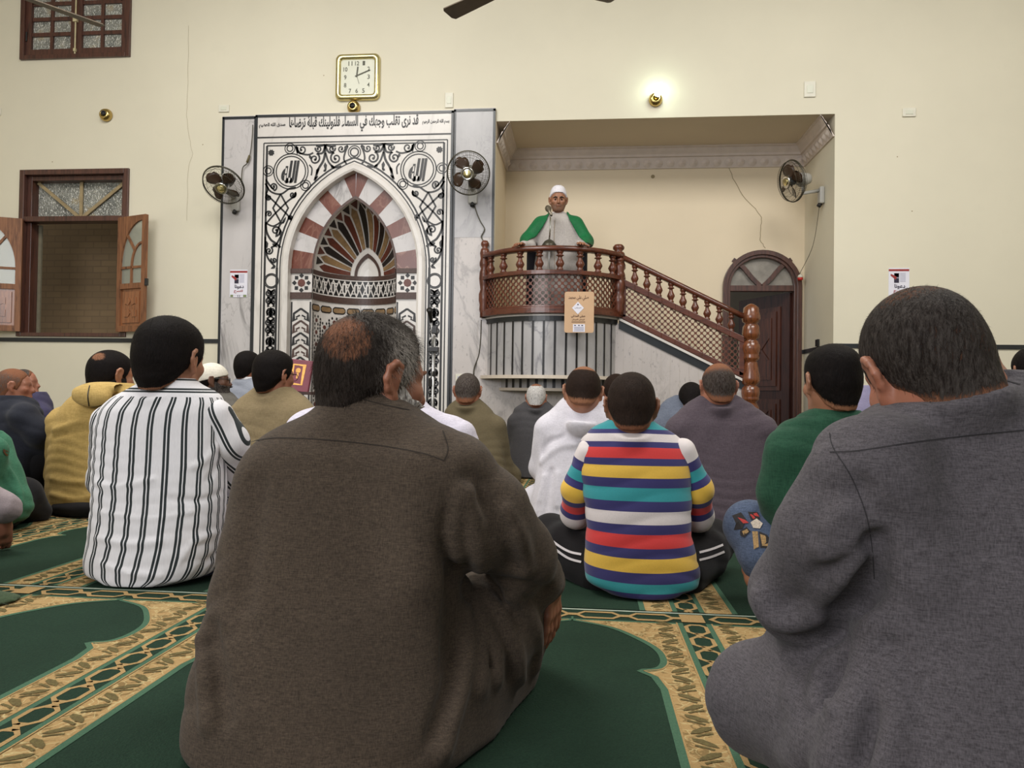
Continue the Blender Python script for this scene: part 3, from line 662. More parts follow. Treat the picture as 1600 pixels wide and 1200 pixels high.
# half dome with fluted rays
DP = .50; LM = ['rust_stone', 'tan_stone', 'dark_stone']
dome = MB()
def dm(s, t, lift=0.0):
    k = s*(len(arcI)-1); i = min(int(k), len(arcI)-2); fr_ = k-i; ax = arcI[i][0]+(arcI[i+1][0]-arcI[i][0])*fr_; az = arcI[i][1]+(arcI[i+1][1]-arcI[i][1])*fr_
    t = min(t, .9999); dd = DP*math.sqrt(max(1-t*t, 0)); return Vector((iXc+(ax-iXc)*t, YV+dd-lift*(.4+.6*math.sqrt(1-t*t)), iS+(az-iS)*t))
NS, NTt = 80, 14
ts = [math.sin(PI/2*j/NTt) for j in range(NTt+1)]
vs = [dm(i/NS, t) for i in range(NS+1) for t in ts]
dome.add(vs, [(i*(NTt+1)+j, i*(NTt+1)+j+1, (i+1)*(NTt+1)+j+1, (i+1)*(NTt+1)+j) for i in range(NS) for j in range(NTt)], 0)
NR = 17; cols = [1, 2, 3, 1, 2, 3, 1, 2, 3, 2, 1, 3, 2, 1, 3, 2, 1]
def tt(t): return t
for r in range(NR):
    a, bq = (r+.11)/NR, (r+.89)/NR; mid = (a+bq)/2; tv = np.linspace(.42, .90, 9)
    L = [dm(a, t, .012) for t in tv]; R_ = [dm(bq, t, .012) for t in tv]; tip = dm(mid, .955, .012)
    n9 = len(tv); dome.add(L+R_+[tip], [(i, i+1, n9+i+1, n9+i) for i in range(n9-1)]+[(n9-1, 2*n9, 2*n9-1)], cols[r])
    a2, b2 = (r-.42)/NR, (r+.42)/NR
    if r: dome.add([dm(a2, .985, .012), dm(b2, .985, .012), dm(r/NR, .915, .012)], [(0, 1, 2)], 3 if r % 2 else 1)
for (t0, t1, mi, lf) in ((.27, .33, 4, .012),):
    for i in range(40):
        s0, s1 = i/40, (i+1)/40; dome.add([dm(s0, t0, lf), dm(s1, t0, lf), dm(s1, t1, lf), dm(s0, t1, lf)], [(0, 1, 2, 3)], mi)
dome.build('half_dome', [M['marble_white'], M['rust_stone'], M['tan_stone'], M['dark_stone'], M['stone_edge']], mih, False)
# curved back of the niche and the two pillars
def fC(u, v, h):
    a = PI/2*u; R = iw-h; return Vector((iXc+R*math.sin(a), YV+(DP-h)*math.cos(a), v))
nb = MB(); NU = 40
nb.add([fC(-1+2*i/NU, z, 0) for i in range(NU+1) for z in (0, iS)], [(2*i, 2*i+2, 2*i+3, 2*i+1) for i in range(NU)], 0)
zA, zB = W(490, 427, YV).z, W(490, 457, YV).z; zC = W(490, 467, YV).z; zD = W(490, 478, YV).z
def band(z0, z1, lift, mi):
    nb.add([fC(-1+2*i/NU, z, lift) for i in range(NU+1) for z in (z0, z1)], [(2*i, 2*i+2, 2*i+3, 2*i+1) for i in range(NU)], mi)
band(zA, iS, .012, 3); band(zB, zA, .003, 4); band(zC, zB, .012, 3)
for ph in (0, 1):                                           # strapwork
    zz = []; N = 22
    for i in range(N+1): zz.append((-1+2*i/N, zB+.02 if (i+ph) % 2 else zA-.02))
    q = []
    for i in range(N): q += [zz[i], ((zz[i][0]*.55+zz[i+1][0]*.45), (zz[i][1]*.55+zz[i+1][1]*.45))]
    nb.ribbon([(u, z) for u, z in zz], .016, lambda u, v, h: fC(u, v, h), .006, 0)
    hk = 2/N
    for i in range(0, N, 2):
        u0 = -1+2*(i+.5*ph+.2)/N; zm = (zA+zB)/2; nb.ribbon([(u0, zm-.05), (u0+hk*.5, zm-.05), (u0+hk*.5, zm+.045), (u0+hk*1.1, zm+.045)], .014, fC, .006, 0)
for z in (zA-.008, zB+.008): nb.ribbon([(-1+2*i/NU, z) for i in range(NU+1)], .012, fC, .006, 0)
N = 9
for i in range(N):                                          # tan links
    u0, u1 = -1+2*(i+.04)/N, -1+2*(i+.96)/N; z0, z1 = zD-.045, zD+.03; cu = .03
    octo = [(u0+cu, z0), (u1-cu, z0), (u1, z0+.02), (u1, z1-.02), (u1-cu, z1), (u0+cu, z1), (u0, z1-.02), (u0, z0+.02)]
    nb.fan(((u0+u1)/2, (z0+z1)/2), octo, fC, .003, 4)
    sh = [((u-(u0+u1)/2)*.88+(u0+u1)/2, (z-(z0+z1)/2)*.66+(z0+z1)/2) for u, z in octo]; nb.fan(((u0+u1)/2, (z0+z1)/2), sh, fC, .006, 2)
zmos = zD-.075; nb.ribbon([(-.95, 0), (-.95, zmos+.02), ], .018, fC, .004, 4); nb.ribbon([(.95, 0), (.95, zmos+.02)], .018, fC, .004, 4)
stepz = .125; nu = 11
for r in range(0, int(zmos/stepz)):
    for c in range(nu):
        u = -.86+1.72*c/(nu-1); z = zmos-.06-r*stepz+(stepz/2 if c % 2 else 0)
        if z > zmos-.03: continue
        du = .86*2/(nu-1)*.62
        nb.disc((u, z), .022, lambda a, b_, h, u=u, z=z: fC(u+(a-u)*1.4, b_, h), .004, 1, 8)
        for k in range(8):
            an = k*PI/4+.39; nb.disc((u+du*math.cos(an)*.9, z+.044*math.sin(an)), .0155, lambda a, b_, h: fC(a, b_, h), .004, 4, 6)
nb.build('niche_wall', [M['marble_white'], M['rust_stone'], M['tan_stone'], M['stone_edge'], M['inlay']], mih)
for sgn in (0, 1):
    x0, x1 = (aX0, iX0) if sgn == 0 else (iX1, aX1); p = MB(); p.add([fV(x0, 0, 0), fV(x1, 0, 0), fV(x1, iS, 0), fV(x0, iS, 0)], [(0, 1, 2, 3)], 0)
    p.bx(x0, x1, YV-.02, YV, zA, aS, 2); p.bx(x0, x1, YV-.02, YV, zC, zB, 2)
    c = ((x0+x1)/2, (zA+zB)/2)
    for k in range(8):
        an = k*PI/4; q = (c[0]+.075*math.cos(an), c[1]+.075*math.sin(an)); s = .026
        p.poly([(q[0]+s*math.cos(an+j*PI/2), q[1]+s*math.sin(an+j*PI/2)) for j in range(4)], fV, .003, 3)
    p.disc(c, .042, fV, .003, 1, 8)
    hw2 = (x1-x0)/2-.03; z = zC-.10
    for X in (x0+.012, x1-.012): p.ribbon([(X, 0), (X, zC-.03)], .016, fV, .003, 3)
    j = 0
    while z > .05:
        mi = 3 if j % 2 == 0 else 2; L = .125
        for sx in (-1, 1):
            e_ = lambda u, v: (c[0]+sx*u*hw2, z-v*L)
            p.ribbon([e_(0, 0), e_(.92, .42), e_(.92, 1.0), e_(.45, .80)], .020, fV, .003, mi); p.ribbon([e_(.12, .55), e_(.62, .72)], .016, fV, .003, mi)
        p.ribbon([(c[0], z-.45*L), (c[0], z-.95*L)], .018, fV, .003, mi) if 0 else None
        z -= L; j += 1
    p.build('pillar', [M['marble_white'], M['rust_stone'], M['stone_edge'], M['inlay']], mih)
# ================================================================== the pulpit
YP = D-.045
pL, pR = W(757, 450, YP).x, W(969, 450, YP).x
SAG = .40; ch = (pR-pL)/2; RAD = (ch*ch+SAG*SAG)/(2*SAG); pc = (pL+pR)/2; yc = YP-SAG+RAD; AH = math.asin(ch/RAD)
ARCL = 2*AH*RAD
def arcp(u, off=0.0, shrink=0.0):             # u 0..1 along the curved front
    a = AH*(2*u-1); r = RAD+off; return Vector((pc+r*math.sin(a), yc-r*math.cos(a)))
def fB(u, v, h): p = arcp(u, h); return Vector((p.x, p.y, v))
Zr = W(966, 400, YP).z; Zm = W(966, 436, YP).z; Zb = W(966, 497, YP).z; Zl = W(960, 591, YP).z
PLAT = .88
pul = empty('pulpit', (pc, YP, 0), 'carved wooden pulpit with curved balcony, baluster stair and striped marble base', 'pulpit')
SX0, SX1 = W(971, 440, YP).x, W(1162, 500, YP).x
def slope(pxa, ya, pxb, yb):
    a, b = W(pxa, ya, YP), W(pxb, yb, YP); return lambda X: a.z+(b.z-a.z)*(X-a.x)/(b.x-a.x)
sR = slope(973, 402, 1161, 494); sM = slope(971, 440, 1159, 530); sB = slope(971, 498, 1115, 569); sW = slope(968, 503, 1165, 602)
# marble faces
m = MB()
X0 = W(745, 600, YP).x; XE = W(1166, 600, YP).x
m.mi = 0; js = np.linspace(X0, XE, 30)
for i in range(29):
    a, b = js[i], js[i+1]; za = (Zb-.03) if a < SX0 else sW(a)-.03; zb = (Zb-.03) if b < SX0 else sW(b)-.03
    m.add([(a, YP, 0), (b, YP, 0), (b, YP, zb), (a, YP, za)], [(0, 1, 2, 3)], 0)
    m.bx(a-.0015, a+.0015, YP-.001, YP+.01, 0, min(za, zb), 1)
m.add([(XE, YP, 0), (XE, YA-.3, 0), (XE, YA-.3, sW(XE)-.03), (XE, YP, sW(XE)-.03)], [(0, 1, 2, 3)], 0)
m.build('base', [M['marble_speck'], mat_plain('marble_joint', lin(176, 168, 160), .6)], pul)
def bandstrip(mb, f0, f1, Y0, Y1, mi, xs):
    for i in range(len(xs)-1):
        a, b = xs[i], xs[i+1]; v = [(a, Y0, f0(a)), (b, Y0, f0(b)), (b, Y0, f1(b)), (a, Y0, f1(a)), (a, Y1, f0(a)), (b, Y1, f0(b)), (b, Y1, f1(b)), (a, Y1, f1(a))]
        mb.add(v, [(0, 1, 2, 3), (7, 6, 5, 4), (0, 4, 5, 1), (3, 2, 6, 7), (0, 3, 7, 4), (1, 5, 6, 2)], mi)
m = MB(); xs_ = np.linspace(SX0-.02, XE, 12)
bandstrip(m, lambda x: sB(x)-.03, lambda x: sB(x)-.005, YP-.03, YP+.02, 0, xs_); bandstrip(m, lambda x: sB(x)-.11, lambda x: sB(x)-.03, YP-.012, YP+.01, 1, xs_)
m.build('stair_edging', [M['marble_white'], M['trim']], pul)
# drum under the balcony
m = MB(); N = 15; stp = [W(x, 540, YP-.2) for x in (757, 764, 777, 793, 811, 830, 849, 870, 890, 910, 929, 947, 958, 966)]
for i in range(N):
    u0, u1 = i/N, (i+1)/N; k = 4
    for j in range(k):
        a, b = u0+(u1-u0)*j/k, u0+(u1-u0)*(j+1)/k; m.add([fB(a, Zl, -.035), fB(b, Zl, -.035), fB(b, Zb-.06, -.035), fB(a, Zb-.06, -.035)], [(0, 1, 2, 3)], 0)
    if i: 
        w = .019/ARCL; m.add([fB(u0-w/2, Zl, -.028), fB(u0+w/2, Zl, -.028), fB(u0+w/2, Zb-.06, -.028), fB(u0-w/2, Zb-.06, -.028)], [(0, 1, 2, 3)], 1)
def ringband(mb, z0, z1, h0, h1, mi, us=np.linspace(0, 1, 41), S=1.0, fb=fB):
    n = len(us); vs = []
    for u in us: vs += [fb(u, z0, h0), fb(u, z1, h0), fb(u, z1, h1), fb(u, z0, h1)]
    mb.add(vs, [(4*i+j, 4*i+(j+1) % 4, 4*i+4+(j+1) % 4, 4*i+4+j) for i in range(n-1) for j in range(4)]+[(0, 1, 2, 3), (4*n-1, 4*n-2, 4*n-3, 4*n-4)], mi)
ringband(m, Zb-.065, Zb-.018, -.05, -.022, 2); ringband(m, Zb-.02, Zb-.002, -.05, -.012, 3)
us = np.linspace(0, 1, 30); m.add([fB(u, Zl, -.04) for u in us], [tuple(range(30))], 0)
m.build('drum', [M['marble_drum'], M['inlay'], M['trim'], M['marble_white']], pul)
m = MB(); ringband(m, Zl-.02, Zl+.012, -.06, .03, 0); m.add([fB(u, Zl-.02, .02) for u in us], [tuple(range(30))], 0)
q0, q1 = W(783, 600, YP).x, W(952, 600, YP).x; c2 = (q1-q0)/2; s2 = SAG*.55; r2 = (c2*c2+s2*s2)/(2*s2); a2 = math.asin(c2/r2); m2c = (q0+q1)/2
def fB2(u, v, h): a = a2*(2*u-1); return Vector((m2c+(r2+h)*math.sin(a), YP-s2+r2-(r2+h)*math.cos(a), v))
Z2 = Zl-.115
ringband(m, Z2, Zl-.015, -.05, 0, 1, fb=fB2); ringband(m, Z2-.02, Z2+.008, -.05, .025, 0, fb=fB2); m.add([fB2(u, Z2-.02, .02) for u in us], [tuple(range(30))], 0)
for i in range(1, 14): 
    u = i/14; w = .012; m.add([fB2(u-w, Z2, .004), fB2(u+w, Z2, .004), fB2(u+w, Zl-.02, .004), fB2(u-w, Zl-.02, .004)], [(0, 1, 2, 3)], 2)
m.build('ledge', [mat_plain('cream_marble_edge', lin(205, 192, 176), .3, 0, .06), M['marble_grey'], M['inlay']], pul)
# platform and steps
m = MB(); m.add([fB(u, PLAT, -.05) for u in us], [tuple(range(30))[::-1]]); m.bx(pL+.05, SX0, YP+.01, YA-.05, PLAT-.12, PLAT)
ns = 5
for i in range(ns): a = SX0+(SX1-SX0)*i/ns; m.bx(a, SX0+(SX1-SX0)*(i+1)/ns, YP+.03, YA-.35, 0, PLAT*(1-(i+1)/(ns+1)))
m.build('steps', M['marble'], pul)
# rails
def rail_sec(mb, pts, w, h):                    # rounded rail swept along pts
    mb_pts = [Vector(p) for p in pts]; vs = []; n = len(pts); sec = [(-.5, -.5), (-.5, .1), (-.32, .42), (0, .55), (.32, .42), (.5, .1), (.5, -.5)]
    for i, p in enumerate(mb_pts):
        t = mb_pts[min(i+1, n-1)]-mb_pts[max(i-1, 0)]; t.z = 0; t.normalize(); s = Vector((t.y, -t.x, 0))
        for a, b in sec: vs.append(p+s*a*w+Vector((0, 0, b*h)))
    k = len(sec); mb.add(vs, [(i*k+j, i*k+(j+1) % k, (i+1)*k+(j+1) % k, (i+1)*k+j) for i in range(n-1) for j in range(k)]+[tuple(range(k)), tuple(range((n-1)*k, n*k))])
u41 = np.linspace(.01, .985, 41)
r = MB(); rail_sec(r, [(*arcp(u), Zr) for u in u41], .085, .05); r.build('handrail', M['wood_x'], pul, True)
r = MB(); rail_sec(r, [(x, YP, sR(x)) for x in np.linspace(SX0-.02, SX1, 8)], .07, .055); r.build('stair_handrail', M['wood_x'], pul, True)
r = MB(); ringband(r, Zm-.022, Zm+.018, -.045, .045, 0); ringband(r, Zb+.0, Zb+.055, -.035, .04, 0); ringband(r, Zb+.055, Zb+.075, -.02, .025, 0)
for u in (.02, .978): 
    a = arcp(u, .0); r.bx(a.x-.022, a.x+.022, a.y-.022, a.y+.022, Zb+.05, Zm)
r.build('balcony_frame', M['wood_x'], pul, False, .004)
r = MB(); xs8 = np.linspace(SX0, SX1, 10)
bandstrip(r, lambda x: sM(x)-.032, lambda x: sM(x)+.03, YP-.035, YP+.035, 0, xs8); bandstrip(r, lambda x: sB(x)-.0, lambda x: sB(x)+.055, YP-.03, YP+.03, 0, xs8)
for X in (SX0+.02, SX1-.02): r.bx(X-.025, X+.025, YP-.03, YP+.03, sB(X)+.02, sM(X))
r.build('stair_frame', M['wood_x'], pul, False, .004)
# lattice panels with round holes
def lattice(mb, fn, inside, u0, u1, v0, v1, c, rh, nseg=8):
    h = c/2
    nu, nv = int((u1-u0)/h)+2, int((v1-v0)/h)+2
    for i in range(nu):
        for j in range(nv):
            if (i+j) % 2: continue
            cu, cv = u0+i*h, v0+j*h
            if not inside(cu, cv): continue
            sq = [(cu+h*x, cv+h*y) for x, y in ((1, 0), (.5, .5), (0, 1), (-.5, .5), (-1, 0), (-.5, -.5), (0, -1), (.5, -.5))]
            ci = [(cu+rh*math.cos(k*PI/4), cv+rh*math.sin(k*PI/4)) for k in range(8)]
            for hh, fl_ in ((.006, 0), (-.006, 1)):
                vs = [fn(a, b, hh) for a, b in sq+ci]; mb.add(vs, [(k, (k+1) % 8, 8+(k+1) % 8, 8+k) for k in range(8)])
            vs = [fn(a, b, .006) for a, b in ci]+[fn(a, b, -.006) for a, b in ci]; mb.add(vs, [(k, (k+1) % 8, 8+(k+1) % 8, 8+k) for k in range(8)])
l = MB(); cc = .0605
lattice(l, lambda u, v, h: fB(u/ARCL, v, h), lambda u, v: True, .03, ARCL-.03, Zb+.07, Zm-.02, cc, .019); l.build('lattice_panel', M['wood'], pul)
l = MB(); lattice(l, lambda u, v, h: Vector((u, YP-h, v)), lambda u, v: sB(u)+.03 < v < sM(u)-.0, SX0+.02, SX1-.02, sB(SX1), sM(SX0), .058, .0185); l.build('lattice_panel', M['wood'], pul)
# turned balusters
BAL = [(.030, 0), (.030, .10), (.022, .14), (.026, .2), (.040, .34), (.036, .42), (.022, .56), (.017, .66), (.020, .70), (.034, .73), (.034, .76), (.020, .79), (.024, .86), (.031, .9), (.031, 1)]
def baluster(x, y, z0, z1, s=1.0):
    b = MB(); L = z1-z0; b.lathe([(r_*s, h_*L) for r_, h_ in BAL], (x, y, z0), 14); return b.build('baluster', M['wood'], pul, True)
BX = [775.5, 799.3, 823, 846, 870.5, 895.5, 918.5, 938.5]
for i in range(8):
    u = .085+.825*i/7; a = arcp(u); baluster(a.x, a.y, Zm+.015, Zr-.02, 1.05)
for i in range(9):
    X = W(991.6+18.95*i, 450, YP).x; baluster(X, YP, sM(X)+.02, sR(X)-.02, .95)
POST = [(.05, 0), (.05, .06), (.06, .1), (.055, .16), (.066, .22), (.066, .30), (.048, .36), (.056, .42), (.066, .50), (.060, .58), (.046, .63), (.062, .67), (.062, .71), (.05, .76), (.06, .83), (.05, .88), (.028, .90), (.048, .93), (.050, .96), (.034, .99), (.0, 1.0)]
def post(u, off, z0, z1, s):
    a = arcp(u, off); b = MB(); b.lathe([(r_*s, h_*(z1-z0)) for r_, h_ in POST], (a.x, a.y, z0), 16); b.build('corner_post', M['wood'], pul, True)
post(.012, .01, Zb, W(762, 376, YP).z, .82); post(.975, .01, Zb+.02, Zr-.02, .9)
px = W(966, 450, YP-.01); b = MB(); zt = W(963, 381, YP).z; L = zt-Zb; b.lathe([(r_*1.15, h_*L) for r_, h_ in POST], (px.x, YP+.015, Zb), 16); b.build('corner_post', M['wood'], pul, True)
# newel post at the foot of the stair
nx = W(1173, 560, YP); zt = W(1173, 474, YP).z
NW = [(0, 0), (.045, .012), (.082, .045), (.086, .09), (.098, .12), (.1, .15), (.092, .185), (.07, .20), (.088, .235), (.095, .30), (.088, .345), (.066, .36), (.08, .385), (.098, .42), (.102, .455), (.088, .50), (.086, .52), (.092, .54), (.088, .56), (.07, .575), (.075, .60), (.085, .66), (.1, .735), (.102, .765), (.09, .80), (.07, .815), (.094, .84), (.1, .885), (.094, .92), (.09, .935), (.095, .95), (.088, .965), (.07, .98), (.092, 1.03), (.1, 1.09), (.09, 1.14), (.07, 1.15), (.1, 1.17), (.1, 1.5)]
sc = (zt-W(1173, 655, YP).z)/1.15; prof = [(max((r_-.012)*.98, 0) if r_ < .075 else r_*.88, zt-h_*sc) for r_, h_ in NW if zt-h_*sc > 0 and (r_ > .02 or h_ == 0)]+[(.08, 0.0)]
b = MB(); b.lathe(prof, (nx.x, YP, 0), 20); b.build('newel_post', M['wood_newel'], pul, True)
# ------------------------------------------------------------------ hanging board
bp = W(905, 488, YP-SAG-.06); yb = YP-SAG-.06; sgn_ = empty('notice_board', (bp.x, yb, bp.z), 'tan wooden clipboard with Arabic print hung on the pulpit lattice', 'sign')
fN = lambda u, v, h: Vector((u, yb-h, v))
bw_, bh_ = (W(927, 488, yb).x-W(881, 488, yb).x)/2, (W(905, 456, yb).z-W(905, 520, yb).z)/2
m = MB(); rr_ = .02; out = []
for cx_, cz_, a0 in ((1, 1, 0), (-1, 1, PI/2), (-1, -1, PI), (1, -1, 3*PI/2)):
    for k in range(5): a = a0+k*PI/8; out.append((bp.x+cx_*(bw_-rr_)+rr_*math.cos(a), bp.z+cz_*(bh_-rr_)+rr_*math.sin(a)))
n = len(out); m.add([fN(x, z, .012) for x, z in out]+[fN(x, z, 0) for x, z in out], [tuple(range(n)), tuple(range(n, 2*n))[::-1]]+[(i, n+i, n+(i+1) % n, (i+1) % n) for i in range(n)])
m.build('board', M['board'], sgn_)
m = MB(); B = lambda x, y: (W(x, y, yb).x, W(x, y, yb).z)
text_mesh(arabic('صلي على محمد'), B(904, 466), .185, .05, fN, m, .014, 0, .01)
text_mesh(arabic('جولي المطلي'), B(903.5, 494.5), .13, .028, fN, m, .014, 0, .03); text_mesh(arabic('فرسان الميدان'), B(903.5, 499.5), .115, .018, fN, m, .014, 0, .02)
for k in range(11): x = B(894+k*1.95, 503.3); m.poly([(x[0]-.003, x[1]-.006), (x[0]+.003, x[1]-.006), (x[0]+.003, x[1]+.006), (x[0]-.003, x[1]+.006)], fN, .014)
m.build('print', M['print_brown'], sgn_)
m = MB(); c = B(903, 481.5); m.poly([(c[0]+.055, c[1]), (c[0], c[1]+.058), (c[0]-.055, c[1]), (c[0], c[1]-.058)], fN, .0145); m.build('diamond_emblem', M['paper'], sgn_)
m = MB(); text_mesh(arabic('المطلي'), (c[0], c[1]), .06, .012, fN, m, .016, 0, .01); m.poly([(c[0]-.006, c[1]+.026), (c[0]+.006, c[1]+.026), (c[0]+.006, c[1]+.036), (c[0]-.006, c[1]+.036)], fN, .016); m.build('emblem_print', M['print_dark'], sgn_)
m = MB(); c = B(904.5, 512.8); m.poly([(c[0]-.055, c[1]-.036), (c[0]+.055, c[1]-.036), (c[0]+.055, c[1]+.036), (c[0]-.055, c[1]+.036)], fN, .0145); m.build('white_slip', M['paper'], sgn_)
m = MB(); 
for k in range(4): m.poly([(c[0]-.045, c[1]-.028+k*.011), (c[0]+.045, c[1]-.028+k*.011), (c[0]+.045, c[1]-.022+k*.011), (c[0]-.045, c[1]-.022+k*.011)], fN, .016)
for dx in (-.035, 0, .03): m.poly([(c[0]+dx-.008, c[1]+.02), (c[0]+dx+.008, c[1]+.02), (c[0]+dx+.008, c[1]+.028), (c[0]+dx-.008, c[1]+.028)], fN, .016, 1)
m.build('slip_print', [M['print_grey'], M['print_dark']], sgn_)
m = MB(); t_ = B(903, 458); m.tube([fN(t_[0], t_[1]-.01, .008), fN(t_[0]-.004, t_[1]+.05, -.03)], .003, 6); m.build('hook', M['steel'], sgn_)

# ================================================================== things on the wall
# clock
cc_ = W(560, 122); clk = empty('wall_clock', (cc_.x, D, cc_.z), 'square gold-framed wall clock with rounded corners above the prayer niche', 'clock')
hw, hh = (W(594.5, 122).x-W(526, 122).x)/2, (W(560, 86).z-W(560, 157.5).z)/2
def rrect(cx, cz, w, h, r, k=6): 
    o = []
    for sx, sz, a0 in ((1, 1, 0), (-1, 1, PI/2), (-1, -1, PI), (1, -1, 3*PI/2)):
        for i in range(k): a = a0+i*PI/2/(k-1); o.append((cx+sx*(w-r)+r*math.cos(a), cz+sz*(h-r)+r*math.sin(a)))
    return o
m = MB(); secs = [(0, 0, .055), (0, .03, .055), (.012, .048, .05), (.035, .052, .04), (.052, .04, .03), (.055, .022, .026)]; rings = [[fW(x, z, h) for x, z in rrect(cc_.x, cc_.z, hw-i, hh-i, max(r, .01))] for i, h, r in secs]; n = len(rings[0])
m.add(sum(rings, []), [(a*n+j, a*n+(j+1) % n, (a+1)*n+(j+1) % n, (a+1)*n+j) for a in range(len(rings)-1) for j in range(n)]); m.build('frame', M['gold'], clk, True)
m = MB(); m.poly(rrect(cc_.x, cc_.z, hw-.05, hh-.05, .02), fW, .024); m.build('dial', M['clock_face'], clk)
m = MB(); ax, az = hw-.105, hh-.095
for k in range(1, 13):
    a = PI/2-k*PI/6; cx_, cz_ = math.cos(a), math.sin(a); s = 1/max(abs(cx_), abs(cz_)); 
    if abs(cx_) < .9 and abs(cz_) < .9: s = min(s, 1.18)
    m = MB(); text_mesh(str(k), (cc_.x-.008+cx_*s*ax*.97, cc_.z+cz_*s*az), .022*(1.9 if k > 9 else 1.15), .045, fW, m, .026, 0, .012); m.build('numeral', M['clock_ink'], clk)
ce = (W(558.7, 120).x, W(558.7, 120).z)
m = MB(); e = (W(560.5, 106).x, W(560.5, 106).z); m.ribbon([(ce[0]-(e[0]-ce[0])*.15, ce[1]-(e[1]-ce[1])*.15), e], .014, fW, .029); m.build('hour_hand', M['clock_ink'], clk)
m = MB(); e = (W(579.5, 111).x, W(579.5, 111).z); m.ribbon([(ce[0]-(e[0]-ce[0])*.12, ce[1]-(e[1]-ce[1])*.12), e], .010, fW, .031); m.build('minute_hand', M['clock_ink'], clk)
m = MB(); e = (W(562.5, 133).x, W(562.5, 133).z); m.ribbon([ce, e], .003, fW, .032); m.build('second_hand', M['clock_ink'], clk)
# lamp sockets and the lit bulb
def socket(px, py, label, lit=False, cut=False):
    c = W(px, py); o = empty('wall_lamp', (c.x, D, c.z), label, 'lamp', 'round wall lamps')
    Mx = Matrix.Rotation(PI/2, 3, 'X'); m = MB(); R = .068
    m.lathe([(R*.9, 0), (R, .012), (R*.98, .03), (R*.8, .055), (R*.5, .07), (R*.42, .066), (R*.36, .05)], (c.x, D, c.z), 22, Mx); m.build('base', M['brass'], o, True)
    m = MB(); ax = Vector((.25, -.75, .62 if lit else .1)).normalized(); q = Vector((0, 0, 1)).rotation_difference(ax).to_matrix(); p0 = Vector((c.x, D-.05, c.z))
    m.lathe([(.024, 0), (.024, .035), (.019, .04), (.018, .02)], p0, 14, q); m.build('holder', M['black_plastic'] if not lit else M['brass'], o, True)
    if lit:
        m = MB(); m.lathe([(.02, .02), (.026, .04), (.046, .075), (.054, .105), (.046, .135), (.026, .152), (0, .156)], p0, 18, q); b_ = m.build('bulb', M['bulb_on'], o, True)
    return o
socket(167.5, 181, 'unlit brass wall lamp socket between the two wooden windows')
socket(553.5, 169, 'unlit brass wall lamp socket just below the square clock')
socket(1024, 157, 'lit white bulb in a round socket above the pulpit alcove', True)
def plate(px, py, w, h, label, horiz):
    c = W(px, py); o = empty('switch_plate', (c.x, D, c.z), label, 'socket plate', 'wall plates'); hw, hh = w/2*D/F, h/2*D/F
    m = MB(); m.bx(c.x-hw, c.x+hw, D-.014, D, c.z-hh, c.z+hh); m.build('plate', M['ivory'], o, False, .004)
    m = MB(); m.bx(c.x-hw*.55, c.x+hw*.55, D-.018, D-.012, c.z-hh*.5, c.z+hh*.5); m.build('insert', M['clock_face'], o, False, .002)
plate(350.5, 170, 18, 12, 'white horizontal wall plate above the left end of the marble niche surround', 1)
plate(1420, 176, 19, 13, 'white horizontal wall plate on the bare wall right of the alcove', 1)
plate(702, 157, 13, 24, 'ivory upright wall plate above the right marble slab', 0)
plate(1265, 140, 17, 24, 'ivory upright wall plate above the right corner of the alcove', 0)
plate(-1, 175, 8, 12, 'white wall plate cut off at the left edge, beneath the upper window', 0)
c = W(722, 590, D-.03); o = empty('power_outlet', (c.x, D-.03, c.z), 'white double power outlet low on the marble slab under the pulpit', 'power outlet'); m = MB(); m.bx(c.x-.065, c.x+.065, D-.045, D-.03, c.z-.035, c.z+.035); m.build('plate', M['ivory'], o, False, .003); 
for dx in (-.03, .03): m = MB(); m.bx(c.x+dx-.012, c.x+dx+.012, D-.05, D-.044, c.z-.012, c.z+.012); m.build('insert', M['print_grey'], o)
def cable(name, pts, label, r=.006, mt='black_plastic'):
    m = MB(); m.tube(smooth_pts([tuple(p) for p in pts], 6), r, 6); tag(m.build(name, M[mt], None, True), label, 'cable')
cable('cable', [W(x, y, D-.045) for x, y in ((752, 500), (751, 530), (748, 555), (741, 575), (740, 590))], 'thin grey cable hanging down the marble beside the pulpit drum', .006, 'fan_wire')
cable('cable', [W(x, y, D-.045) for x, y in ((739, 312), (744, 330), (750, 345), (757, 358), (752, 370), (757, 378))], 'thin cable looping from the right wall fan toward the pulpit post', .006, 'fan_wire')
cable('cable', [W(x, y, D-.06) for x, y in ((395, 195), (394, 215), (391, 240), (386, 255), (379, 263), (377, 285))], 'thin cable running down the left marble slab to the wall fan', .005, 'fan_wire')
m = MB(); m.tube([W(390, 243, D-.065), W(386, 254, D-.065)], .012, 8); tag(m.build('cable_plug', mat_plain('olive_tape', lin(96, 86, 56), .6), None, True), 'olive cable joint on the left marble slab above the fan', 'cable joint')
YW = alc_r
def fR(y, z, h=0): return Vector((alc_r-h, y, z))
